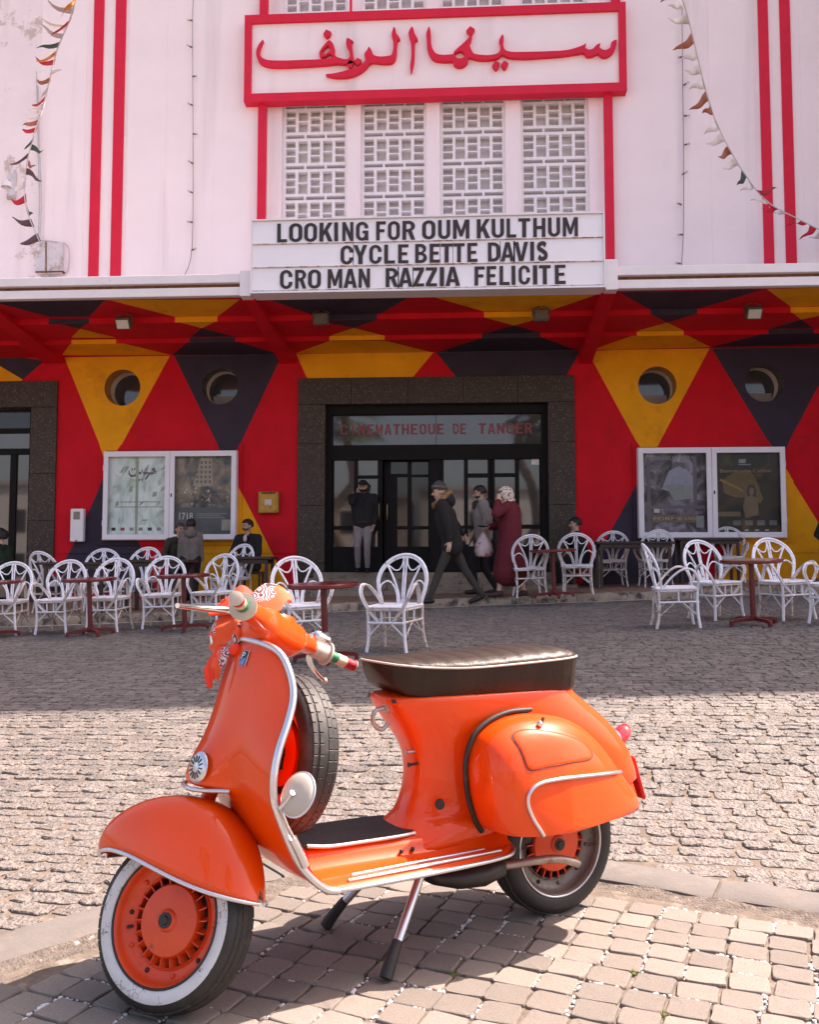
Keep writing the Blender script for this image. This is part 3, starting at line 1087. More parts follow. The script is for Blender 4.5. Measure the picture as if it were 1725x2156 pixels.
# --- doors: black frames with panes, transom with lettering
M_pane = mat('door_glass', (0.055, 0.05, 0.048), 0.03, var=0.2, vscale=1.2, spec=1.0)
M_pane.node_tree.nodes['Principled BSDF'].inputs['IOR'].default_value = 1.5
DY = 0.20                                    # set back from the wall face
def dx(px): return ony(px, 1000, WALLY + DY).x
def dz(py): return ony(920, py, WALLY + DY).z
for bx in (box2(oL, oL + .10, DY - .08, DY + .08, THR, oT), box2(oR - .10, oR, DY - .08, DY + .08, THR, oT), box2(oL + .1, oR - .1, DY - .08, DY + .08, oT - .16, oT), box2(oL + .1, oR - .1, DY - .07, DY + .07, dz(968), dz(937))):
    mobj('door_frame', *bx, M_dark, cinema)
# transom pane
tz0, tz1 = dz(937) , oT - .16
tr = mobj('transom_window', *box2(oL + .1, (oL + oR) / 2 - .004, DY + .015, DY + .03, tz0, tz1), M_pane, cinema)
mobj('pane', *box2((oL + oR) / 2 + .004, oR - .1, DY + .015, DY + .03, tz0, tz1), M_pane, tr)
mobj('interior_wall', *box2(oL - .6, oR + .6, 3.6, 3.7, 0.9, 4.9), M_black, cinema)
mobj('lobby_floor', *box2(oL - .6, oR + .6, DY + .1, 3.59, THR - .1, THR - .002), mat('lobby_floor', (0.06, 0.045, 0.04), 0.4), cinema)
# leaves: stile x ranges and pane rows traced from the photograph
def pz(zy): return dz((1100 + zy / 2.0294) / 1.419)
def pxx(zx): return dx((900 + zx / 2.0294) / 1.419)
leafs = [((190, 495), [((200, 322), (545, 955)), ((345, 465), (543, 648)), ((345, 465), (668, 955)), ((200, 322), (978, 1082)), ((345, 465), (978, 1082))], 0.0),
         ((500, 780), [((540, 643), (530, 635)), ((668, 770), (530, 640)), ((580, 643), (655, 955)), ((668, 770), (655, 955)), ((580, 643), (975, 1080)), ((668, 770), (975, 1080))], 0.14),
         ((845, 1150), [((865, 988), (542, 955)), ((1012, 1132), (542, 640)), ((1012, 1132), (665, 955)), ((865, 988), (975, 1080)), ((1012, 1132), (975, 1080))], 0.0),
         ((1155, 1460), [((1175, 1297), (538, 640)), ((1175, 1297), (662, 950)), ((1322, 1445), (536, 950)), ((1175, 1297), (975, 1080)), ((1322, 1445), (975, 1080))], 0.0)]
M_see = mat('lobby_glass', (0.02, 0.018, 0.018), 0.04, var=0.2, spec=0.5)
for li, ((a, b), panes, tilt) in enumerate(leafs):
    xa, xb = pxx(a), pxx(b)
    y0 = DY + tilt
    z0, z1 = THR + .01, dz(968) - .005
    holes = [(pxx(p[0][0]), pxx(p[0][1]), pz(p[1][1]), pz(p[1][0])) for p in panes]
    lp = [rectloop((xa, xb, z0, z1))] + [rectloop(h) for h in holes]
    def cls(x, z):
        if not (xa < x < xb and z0 < z < z1): return None
        return None if any(h[0] < x < h[1] and h[2] < z < h[3] for h in holes) else 0
    V, F, M = slab(lp, cls, 0.03, -0.03, lambda x, z, d: (x, y0 - d, z))
    leaf = mobj('door_leaf', V, F, M_dark, cinema)
    for h in holes:
        mobj('pane', *box2(h[0] - .01, h[1] + .01, y0 - .004, y0 + .004, h[2] - .01, h[3] + .01), M_see if li == 1 else M_pane, leaf)
    hx = xb - .06 if li % 2 == 0 else xa + .06
    mobj('handle', *tube(smoothpath([(hx, y0 - .03, 2.0), (hx, y0 - .08, 2.02), (hx, y0 - .08, 2.28), (hx, y0 - .03, 2.3)], 3), 0.012, 8), mat('brass', (.4, .3, .15), .35, .9), leaf, smooth=60)
for xa, xb in ((pxx(160), pxx(190)), (pxx(1460), pxx(1500)), (pxx(780), pxx(845))):
    mobj('door_post', *box2(xa + .002, xb - .002, DY - .05, DY + .05, THR + .01, dz(968) - .006), M_dark, cinema)
# entrance steps
steps = mobj('entrance_steps', *box2(sL + .5, sR - .5, .46, .6, 0.4, THR - .004), M_step, cinema)
nst = 4
for k in range(nst):
    ztop = THR - k * 0.102
    yf = -0.10 - 0.30 * k
    x = sL + 0.30 - 0.12 * k
    xe = sR - 0.30 + 0.12 * k
    xs = np.linspace(x, xe, 4)
    for a, b in zip(xs[:-1], xs[1:]):
        mobj('step_stone', *cbox((a + b) / 2, (yf + 0.45) / 2, ztop - 0.25, b - a - .006, 0.45 - yf - 0.001 * k, 0.5, 0.012), M_step, steps)

# --- the doorway at the left edge
ls = fx(118, 1000)[0]; lo_ = fx(63, 1000)[0]; lt = fx(60, 803)[1]; lot = fx(60, 858)[1]
lsur = mobj('side_door_surround', *box2(ls - 2.4, ls - .02, .40, .43, lot + .02, lt - .02), M_terr, cinema)
def lpanel(xa, xb, za, zb):
    mobj('stone_panel', *cbox((xa + xb) / 2, 0.19, (za + zb) / 2, xb - xa - .004, 0.47, zb - za - .004, 0.004), M_terr, lsur)
for xa, xb in ((ls - 1.25, ls), (ls - 2.5, ls - 1.25), (ls - 3.75, ls - 2.5)):
    lpanel(xa, xb, lot, lt)
zz = [0.2, 1.2, 2.0, fx(60, 998)[1], lot]
for za, zb in zip(zz[:-1], zz[1:]):
    lpanel(lo_, ls, za, zb)
    lpanel(ls - 3.75, ls - 3.30, za, zb)
ldf = mobj('side_door_frame', *box2(lo_ - .12, lo_ - .002, 0.18, 0.3, 0.6, lot), M_dark, cinema)
zb1, zb2 = fx(40, 947)[1], fx(40, 905)[1]
for bx in (box2(ls - 3.29, lo_ - .121, 0.19, 0.29, zb1 - .06, zb1 + .05), box2(ls - 3.29, lo_ - .121, .19, .29, zb2 - .03, zb2 + .06), box2(fx(20, 1000)[0] - .1, fx(20, 1000)[0] + .02, .2, .28, .6, zb1 - .061)):
    mobj('side_door_rail', *bx, M_dark, cinema)
mobj('side_door_pane', *box2(ls - 3.29, lo_ - .125, 0.235, 0.245, 0.6, zb2 - .031), M_pane, cinema)
mobj('side_door_fanlight', *box2(ls - 3.29, lo_ - .125, 0.235, 0.245, zb2 + .061, lot), M_see, cinema)
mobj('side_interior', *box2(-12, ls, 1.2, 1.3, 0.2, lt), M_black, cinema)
# ------------------------------------------------------------------ lettering helpers
def text_geo(body, height, width=None, offset=0.0, thick=0.0, shear=0.0, space=1.0):
    """letters as a mesh in the x-z plane (front towards -y); returns V, F with the lower left corner at the origin"""
    cu = bpy.data.curves.new('tmp', 'FONT')
    cu.body = body
    cu.size = 1.0
    cu.offset = offset
    cu.extrude = 0.0
    cu.space_character = space
    cu.shear = shear
    cu.resolution_u = 4
    ob = bpy.data.objects.new('tmp', cu)
    COL.objects.link(ob)
    dg = bpy.context.evaluated_depsgraph_get()
    me = bpy.data.meshes.new_from_object(ob.evaluated_get(dg))
    V = [tuple(v.co) for v in me.vertices]
    F = [tuple(p.vertices) for p in me.polygons]
    bpy.data.objects.remove(ob)
    bpy.data.curves.remove(cu)
    bpy.data.meshes.remove(me)
    if not V:
        return [], []
    x0, x1 = min(v[0] for v in V), max(v[0] for v in V)
    y0, y1 = min(v[1] for v in V), max(v[1] for v in V)
    sy = height / (y1 - y0)
    sx = (width / (x1 - x0)) if width else sy
    V2 = [((v[0] - x0) * sx, 0.0, (v[1] - y0) * sy) for v in V]
    if thick:
        n = len(V2)
        ed = {}
        for f in F:
            for i in range(len(f)):
                a, b = f[i], f[(i + 1) % len(f)]
                if (b, a) in ed: del ed[(b, a)]
                else: ed[(a, b)] = 1
        V2 += [(v[0], thick, v[2]) for v in V2]
        F = list(F) + [(b, a, a + n, b + n) for a, b in ed]
    return V2, F

# hand-made condensed gothic capitals: strokes on a 0..1 x 0..1 cell (width factor, list of closed outlines, holes by even-odd)
def glyph(ch):
    t = 0.30                                      # stem width in cell units
    h = 0.155                                     # bar height
    def R(x0, y0, x1, y1): return [(x0, y0), (x1, y0), (x1, y1), (x0, y1)]
    def arc(cx, cy, rx, ry, a0, a1, n=10):
        return [(cx + rx * math.cos(math.radians(a0 + (a1 - a0) * k / n)), cy + ry * math.sin(math.radians(a0 + (a1 - a0) * k / n))) for k in range(n + 1)]
    def O(): return [arc(.5, .72, .5, .28, 0, 180) + arc(.5, .28, .5, .28, 180, 360), list(reversed(arc(.5, .70, .21, .155, 0, 180) + arc(.5, .30, .21, .155, 180, 360)))]
    if ch == 'O': return 0.62, O()
    if ch == 'L': return 0.50, [[(0, 0), (1, 0), (1, h), (.36, h), (.36, 1), (0, 1)]]
    if ch == 'I': return 0.20, [R(0, 0, 1, 1)]
    if ch == 'F': return 0.50, [[(0, 0), (.36, 0), (.36, .43), (.86, .43), (.86, .58), (.36, .58), (.36, 1 - h), (1, 1 - h), (1, 1), (0, 1)]]
    if ch == 'E': return 0.52, [[(0, 0), (1, 0), (1, h), (.36, h), (.36, .43), (.88, .43), (.88, .58), (.36, .58), (.36, 1 - h), (1, 1 - h), (1, 1), (0, 1)]]
    if ch == 'T': return 0.56, [[(.33, 0), (.67, 0), (.67, 1 - h), (1, 1 - h), (1, 1), (0, 1), (0, 1 - h), (.33, 1 - h)]]
    if ch == 'H': return 0.62, [[(0, 0), (t, 0), (t, .42), (1 - t, .42), (1 - t, 0), (1, 0), (1, 1), (1 - t, 1), (1 - t, .58), (t, .58), (t, 1), (0, 1)]]
    if ch == 'N': return 0.64, [[(0, 0), (.28, 0), (.28, .60), (.70, 0), (1, 0), (1, 1), (.72, 1), (.72, .42), (.30, 1), (0, 1)]]
    if ch == 'M': return 0.78, [[(0, 0), (.22, 0), (.22, .62), (.42, .12), (.58, .12), (.78, .62), (.78, 0), (1, 0), (1, 1), (.74, 1), (.5, .42), (.26, 1), (0, 1)]]
    if ch == 'A': return 0.66, [[(0, 0), (.29, 0), (.34, .20), (.66, .20), (.71, 0), (1, 0), (.66, 1), (.34, 1)], [(.385, .35), (.5, .78), (.615, .35)]]
    if ch == 'V': return 0.66, [[(.34, 0), (.66, 0), (1, 1), (.71, 1), (.5, .26), (.29, 1), (0, 1)]]
    if ch == 'Y': return 0.64, [[(.34, 0), (.66, 0), (.66, .40), (1, 1), (.70, 1), (.5, .60), (.30, 1), (0, 1), (.34, .40)]]
    if ch == 'K': return 0.64, [[(0, 0), (t, 0), (t, .30), (.42, .42), (.66, 0), (1, 0), (.62, .60), (.98, 1), (.66, 1), (t, .56), (t, 1), (0, 1)]]
    if ch == 'Z': return 0.56, [[(0, 0), (1, 0), (1, h), (.40, h), (1, 1 - h * .9), (1, 1), (0, 1), (0, 1 - h), (.60, 1 - h), (0, h * .9)]]
    if ch == 'U': return 0.62, [[(0, 1), (0, .28)] + arc(.5, .28, .5, .28, 180, 360) + [(1, 1), (.70, 1), (.70, .30)] + list(reversed(arc(.5, .30, .20, .155, 180, 360))) + [(.30, 1)]]
    if ch == 'C': return 0.60, [arc(.5, .70, .5, .30, 0, 180) + arc(.5, .30, .5, .30, 180, 360) + [(1, .36), (.71, .36)] + list(reversed(arc(.5, .31, .21, .165, 180, 360))) + list(reversed(arc(.5, .69, .21, .165, 0, 180))) + [(.71, .64), (1, .64)]]
    if ch == 'G': return 0.62, [arc(.5, .70, .5, .30, 0, 180) + arc(.5, .30, .5, .30, 180, 300) + [(.78, .02), (1, .0), (1, .52), (.54, .52), (.54, .39), (.71, .39)] + list(reversed(arc(.5, .31, .21, .165, 180, 350))) + list(reversed(arc(.5, .69, .21, .165, 0, 180))) + [(.71, .66), (1, .66)]]
    if ch == 'D': return 0.62, [[(0, 0), (.45, 0)] + arc(.45, .30, .55, .30, -90, 0) + arc(.45, .70, .55, .30, 0, 90) + [(0, 1)], [(t, h), (t, 1 - h)] + list(reversed([(.45, 1 - h)] + []))[:1] + list(reversed(arc(.45, .69, .25, .155, 0, 90))) + list(reversed(arc(.45, .31, .25, .155, -90, 0)))]
    if ch in 'RB':
        top = [(0, 1), (.5, 1)] + list(reversed(arc(.5, .75, .46, .25, -60, 90)))
        if ch == 'R':
            return 0.62, [[(0, 0), (t, 0), (t, .42), (.42, .42), (.68, 0), (1, 0), (.72, .50)] + arc(.5, .73, .48, .27, -50, 90) + [(0, 1)], [(t, .56), (.46, .56)] + arc(.46, .71, .22, .145, -90, 90) + [(t, .855)]]
        return 0.62, [[(0, 0), (.5, 0)] + arc(.52, .27, .48, .27, -90, 70) + arc(.5, .755, .44, .245, -55, 90) + [(0, 1)], [(t, .145), (.46, .145)] + arc(.46, .285, .24, .14, -90, 90) + [(t, .425)], [(t, .58), (.45, .58)] + arc(.45, .715, .21, .135, -90, 90) + [(t, .85)]]
    if ch == 'S':
        c = [(.80, .80), (.62, .905), (.42, .905), (.20, .80), (.22, .64), (.50, .52), (.78, .37), (.80, .20), (.58, .095), (.38, .095), (.18, .22)]
        p = smoothpath([(a, b, 0) for a, b in c], 4)
        L_, R_ = [], []
        for i in range(len(p)):
            a, b = p[max(0, i - 1)], p[min(len(p) - 1, i + 1)]
            d = (b - a).normalized()
            w = 0.095 + 0.06 * abs(d.y)
            nrm = Vector((-d.y, d.x, 0))
            q = p[i] + nrm * w; r = p[i] - nrm * w
            L_.append((q.x, q.y)); R_.append((r.x, r.y))
        return 0.58, [L_ + list(reversed(R_))]
    return 0.6, [R(0, 0, 1, 1)]
def glyph_mesh(ch, w, h, thick):
    gw, loops = glyph(ch)
    def cls(x, y):
        c = sum(1 for lp in loops if inpoly(x, y, lp))
        return 0 if c % 2 == 1 else None
    V, F, M = slab(loops, cls, 0.0, 1.0, lambda x, y, d: (x * w, d * thick, y * h))
    return V, F

# ------------------------------------------------------------------ marquee letter board on the canopy edge
M_board = mat('letterboard_white', (0.90, 0.85, 0.87), 0.45, var=0.03, vscale=2)
M_letter = mat('black_letter', (0.030, 0.016, 0.012), 0.5, var=0.2)
MQ = [ony(535, 476, YF), ony(1270, 457, YF), ony(535, 629, YF)]
bx0, bx1, bz0, bz1 = mq0, mq1, 5.155, 6.268
marq = empty('marquee_board', ((bx0 + bx1) / 2, YF - .2, bz0), 0, 'white lit letter board with three rows of black film titles above the entrance', 'sign')
def mq_(name, V, F, m, par=None, **k):
    l = marq.location
    return mobj(name, [(v[0] - l.x, v[1] - l.y, v[2] - l.z) for v in V], F, m, par or marq, **k)
mq_('panel', *box2(bx0 + .02, bx1 - .02, YF - .20, YF + .10, bz0 + .03, bz1 - .02), M_board)
for a in (box2(bx0, bx1, YF - .235, YF + .11, bz0, bz0 + .028), box2(bx0, bx1, YF - .235, YF + .11, bz1 - .018, bz1), box2(bx0 - .001, bx0 + .019, YF - .233, YF + .1, bz0 + .029, bz1 - .019), box2(bx1 - .019, bx1 + .001, YF - .233, YF + .1, bz0 + .029, bz1 - .019)):
    mq_('frame_bar', *a, M_whitemetal)
rowh = (bz1 - bz0 - .06) / 3
M_rail = mat('rusty_rail', (0.62, 0.55, 0.54), 0.6, var=0.1, dirt=(0.30, 0.13, 0.07), dscale=7, dlo=0.5, dhi=0.56)
for k in range(3):
    z = bz0 + .036 + k * rowh
    mq_('letter_rail', *box2(bx0 + .03, bx1 - .03, YF - .222, YF - .2005, z, z + .010), M_rail)
YM = YF - .2
def mqx(zx): return ony(528.5 + 1.0 * (750 - 750) + 0.4494 * zx, 560, YM).x
rows = [  # text with per-letter left and right traced from the photograph (tracing units), baseline z
    (2, [('L', 122, 168), ('O', 178, 240), ('O', 248, 308), ('K', 320, 382), ('I', 390, 408), ('N', 428, 480), ('G', 492, 550), ('F', 587, 632), ('O', 642, 698), ('R', 710, 770), ('O', 803, 865), ('U', 878, 935), ('M', 948, 1025), ('K', 1060, 1122), ('U', 1130, 1188), ('L', 1200, 1245), ('T', 1255, 1310), ('H', 1325, 1382), ('U', 1395, 1452), ('M', 1464, 1535)]),
    (1, [('C', 420, 478), ('Y', 482, 545), ('C', 555, 612), ('L', 625, 675), ('E', 690, 738), ('B', 770, 825), ('E', 838, 885), ('T', 890, 945), ('T', 950, 1002), ('E', 1015, 1062), ('D', 1112, 1168), ('A', 1172, 1235), ('V', 1235, 1300), ('I', 1310, 1328), ('S', 1340, 1393)]),
    (0, [('C', 137, 195), ('R', 208, 260), ('O', 268, 328), ('M', 360, 428), ('A', 435, 497), ('N', 505, 558), ('R', 632, 690), ('A', 692, 758), ('Z', 762, 812), ('Z', 820, 872), ('I', 885, 905), ('A', 912, 980), ('F', 1048, 1095), ('E', 1105, 1150), ('L', 1165, 1212), ('I', 1222, 1240), ('C', 1255, 1308), ('I', 1322, 1342), ('T', 1350, 1405), ('E', 1425, 1475)])]
rl = random.Random(4)
for row, ls_ in rows:
    z = bz0 + .036 + row * rowh + 0.030
    for ch, a, b in ls_:
        xa, xb = mqx(a), mqx(b)
        V, F = glyph_mesh(ch, xb - xa, rowh * 0.80, 0.012)
        rt = Matrix.Rotation(rl.uniform(-.010, .010), 4, 'Y')
        V = [tuple(rt @ Vector(v)) for v in V]
        mq_('letter', [(v[0] + xa, v[1] + YM - .0145, v[2] + z + rl.uniform(0, .0001)) for v in V], F, M_letter)
        mq_('letter_plate', *box2(xa - .012, xb + .012, YM - .0022, YM - .0004, z - .012, z + rowh * .85), mat('clear_plate', (0.88, 0.83, 0.86), 0.3, var=0.02))

# ------------------------------------------------------------------ big Arabic sign
YS = WALLY - 0.20
def sgx(px, py): 
    p = ony(px, py, YS)
    return (p.x, p.z)
(sl, _), (sr, _) = sgx(514, 120), sgx(1320, 100)
stz, sbz = sgx(900, 18)[1], sgx(900, 203)[1]
sign = empty('cinema_sign', ((sl + sr) / 2, YS, sbz), 0, 'long white sign with red Arabic lettering in a thick red frame', 'sign')
def sg(name, V, F, m, par=None, **k):
    l = sign.location
    return mobj(name, [(v[0] - l.x, v[1] - l.y, v[2] - l.z) for v in V], F, m, par or sign, **k)
sg('panel', *box2(sl + .05, sr - .05, YS + .06, WALLY + .02, sbz + .05, stz - .05), M_wall)
fw = 0.155
for a in (box2(sl, sr, YS, WALLY + .02, stz - fw, stz), box2(sl, sr, YS, WALLY + .02, sbz, sbz + fw), box2(sl, sl + .13, YS + .001, WALLY + .02, sbz + fw, stz - fw), box2(sr - .13, sr, YS + .001, WALLY + .02, sbz + fw, stz - fw)):
    sg('frame_bar', *a, M_trimred)
def A(x, y):
    px, py = 493.3 + x * 0.49025, y * 0.49025
    p = ony(px, py, YS + .03)
    return (p.x, p.z)
arab = [
    # ra-ya-fa sweep with loop
    [(127, 178), (112, 192), (98, 220), (97, 246), (108, 272), (135, 288), (180, 294), (260, 292), (330, 288), (395, 284), (440, 279), (480, 281), (505, 280), (516, 268), (512, 240), (508, 210), (506, 190), (504, 182), (512, 184), (487, 170), (482, 196), (492, 215), (498, 245), (492, 258), (478, 262), (455, 256), (440, 250), (432, 235), (433, 215), (424, 192), (408, 180), (388, 200), (372, 222), (366, 240), (378, 252), (398, 246), (412, 238), (428, 250), (410, 258), (370, 262), (300, 264), (220, 267), (150, 265), (120, 253), (110, 232), (116, 205)],
    [(384, 153), (396, 134), (418, 144), (411, 160), (398, 168)],
    [(486, 281), (498, 264), (514, 273), (506, 297), (494, 296)], [(516, 270), (530, 255), (548, 264), (540, 284), (528, 286)],
    # ra tail and lam
    [(394, 326), (430, 322), (480, 310), (530, 293), (555, 277), (566, 262), (560, 240), (572, 222), (580, 208), (592, 225), (600, 243), (630, 250), (668, 246), (678, 240), (684, 215), (684, 180), (677, 155), (686, 124), (694, 132), (697, 150), (713, 172), (704, 178), (700, 200), (698, 235), (692, 262), (676, 276), (640, 278), (605, 274), (585, 278), (560, 305), (530, 324), (490, 336), (440, 338), (408, 333)],
    # alif
    [(764, 121), (772, 135), (776, 152), (789, 175), (778, 182), (776, 210), (775, 255), (770, 290), (760, 318), (757, 290), (762, 240), (760, 190), (752, 160), (750, 145)],
    # alif of the first word running into the medial letters
    [(838, 121), (845, 150), (846, 185), (852, 215), (870, 238), (905, 243), (940, 240), (952, 246), (955, 255), (970, 258), (985, 254), (990, 245), (985, 232), (970, 225), (950, 235), (945, 228), (985, 192), (1005, 172), (1022, 158), (1018, 180), (1012, 200), (1025, 232), (1040, 240), (1080, 244), (1110, 242), (1135, 234), (1144, 215), (1142, 190), (1138, 180), (1152, 155), (1158, 168), (1156, 200), (1165, 222), (1195, 230), (1250, 230), (1330, 228), (1400, 225), (1440, 220), (1475, 210), (1500, 200), (1512, 193), (1506, 210), (1522, 220), (1540, 216), (1556, 200), (1572, 194), (1570, 212), (1590, 222), (1610, 215), (1620, 200), (1620, 188), (1642, 178), (1640, 205), (1628, 230), (1605, 248), (1580, 250), (1562, 236), (1540, 246), (1515, 248), (1500, 232), (1460, 238), (1400, 246), (1320, 252), (1240, 256), (1180, 252), (1152, 240), (1135, 254), (1100, 262), (1050, 262), (1020, 254), (1005, 256), (1004, 272), (988, 288), (965, 294), (945, 284), (938, 270), (900, 270), (862, 264), (842, 245), (830, 215), (828, 180), (826, 150)],
    [(997, 138), (1014, 120), (1034, 132), (1024, 150), (1014, 158)],
    [(1108, 288), (1122, 267), (1142, 278), (1132, 300), (1122, 306)], [(1146, 284), (1160, 267), (1178, 278), (1168, 298), (1158, 302)]]
hole = [(375, 232), (392, 240), (412, 226), (416, 214), (405, 200), (390, 212)]
for lp in arab:
    q = [A(*p) for p in lp]
    if len(lp) > 12:
        q = [(p.x, p.y) for p in smoothpath([(a, b, 0) for a, b in q], 3, True)]
    lo2 = [q]
    hl = None
    if lp is arab[0]:
        hl = [A(*p) for p in hole]
        lo2.append(hl)
    V, F, M = slab(lo2, lambda x, y: 0 if inpoly(x, y, q) and not (hl and inpoly(x, y, hl)) else None, 0.0, -0.12, lambda x, y, d: (x, YS - .03 - d, y))
    sg('letter', V, F, M_trimred)
# rod above the sign, as in the photograph
cin('iron_stub', *box2(fx(739, 10)[0], fx(744, 10)[0], WALLY - .2, WALLY - .16, stz, stz + .35), M_trimred)

# ------------------------------------------------------------------ lettering on the transom
M_redglass = mat('red_window_letters', (0.24, 0.04, 0.045), 0.5, var=0.15)
def tletters(s, zxs, zy0, zy1):
    pass
words = [('CINEMATHEQUE', 232, 872), ('DE', 918, 1006), ('TANGER', 1072, 1412)]
tg = empty('window_lettering', ((oL + oR) / 2, WALLY + DY, tz0), 0, 'red block capitals across the glass above the doors', 'lettering')
def glyph2(ch, w, h):
    if ch == 'Q':
        V, F = glyph_mesh('O', w, h, .003)
        return V, F
    return glyph_mesh(ch, w, h, .003)
for wd, a, b in words:
    cw = (b - a) / len(wd)
    for k, ch in enumerate(wd):
        xa, xb = pxx(a + k * cw + cw * .10), pxx(a + (k + 1) * cw - cw * .10)
        if ch == 'I': xa, xb = xa + (xb - xa) * .38, xb - (xb - xa) * .38
        z0, z1 = pz(400), pz(336)
        V, F = glyph2(ch, xb - xa, z1 - z0)
        l = tg.location
        mobj('letter', [(v[0] + xa - l.x, v[1] + WALLY + DY + .008 - l.y, v[2] + z0 - l.z) for v in V], F, M_redglass, tg)
# small red sticker and paper on the door glass
nb = mobj('paper_notice', *box2(pxx(1398), pxx(1445), WALLY + DY - .012, WALLY + DY - .008, pz(590), pz(536)), mat('paper', (.7, .66, .64), .7))
tag(nb, 'white paper notice stuck on the right door glass', 'notice')

# ------------------------------------------------------------------ poster cases
M_caseglass = None
def case_glass():
    m = bpy.data.materials.new('case_glass')
    m.use_nodes = True
    N, Lk = m.node_tree.nodes, m.node_tree.links
    N.clear()
    o_ = N.new('ShaderNodeOutputMaterial')
    mixs = N.new('ShaderNodeMixShader')
    tr_ = N.new('ShaderNodeBsdfTransparent')
    tr_.inputs[0].default_value = (0.95, 0.97, 0.96, 1)
    gl = N.new('ShaderNodeBsdfGlossy')
    gl.inputs['Roughness'].default_value = 0.02
    fr = N.new('ShaderNodeFresnel')
    fr.inputs[0].default_value = 1.14
    Lk.new(fr.outputs[0], mixs.inputs[0])
    Lk.new(tr_.outputs[0], mixs.inputs[1])
    Lk.new(gl.outputs[0], mixs.inputs[2])
    Lk.new(mixs.outputs[0], o_.inputs[0])
    return m
M_caseglass = case_glass()
M_caseframe = mat('white_case_frame', (0.82, 0.79, 0.83), 0.35, var=0.03)
def poster_mat(name, stops, scale, rough=0.5, dist=1.2, band=None):
    m = mat(name, stops[0], rough)
    N, Lk = m.node_tree.nodes, m.node_tree.links
    b = N['Principled BSDF']
    tc = N.new('ShaderNodeTexCoord')
    mp = N.new('ShaderNodeMapping')
    mp.inputs['Scale'].default_value = scale
    Lk.new(tc.outputs['Object'], mp.inputs[0])
    n = N.new('ShaderNodeTexNoise')
    n.inputs['Scale'].default_value = 1.6
    n.inputs['Detail'].default_value = 5
    n.inputs['Distortion'].default_value = dist
    Lk.new(mp.outputs[0], n.inputs['Vector'])
    r = N.new('ShaderNodeValToRGB')
    e = r.color_ramp.elements
    e[0].position, e[0].color = 0.34, (*stops[0], 1)
    e[1].position, e[1].color = 0.68, (*stops[-1], 1)
    for k, s in enumerate(stops[1:-1]):
        q = e.new(0.34 + 0.34 * (k + 1) / (len(stops) - 1))
        q.color = (*s, 1)
    Lk.new(n.outputs['Fac'], r.inputs[0])
    Lk.new(r.outputs[0], b.inputs['Base Color'])
    return m
P1 = poster_mat('poster_pale_green', [(.46, .54, .46), (.68, .75, .72), (.84, .87, .86), (.92, .93, .93)], (2.2, 1, 1.3))
P2 = poster_mat('poster_crowd', [(.05, .05, .06), (.16, .14, .14), (.32, .22, .16), (.42, .33, .28)], (2.4, 1, 1.8))
P3 = poster_mat('poster_violet', [(.020, .014, .016), (.075, .05, .06), (.22, .17, .22), (.42, .38, .48)], (2.0, 1, 1.7))
P4 = poster_mat('poster_brown', [(.010, .006, .004), (.020, .012, .006), (.045, .026, .011), (.11, .064, .024)], (1.7, 1, 1.7))
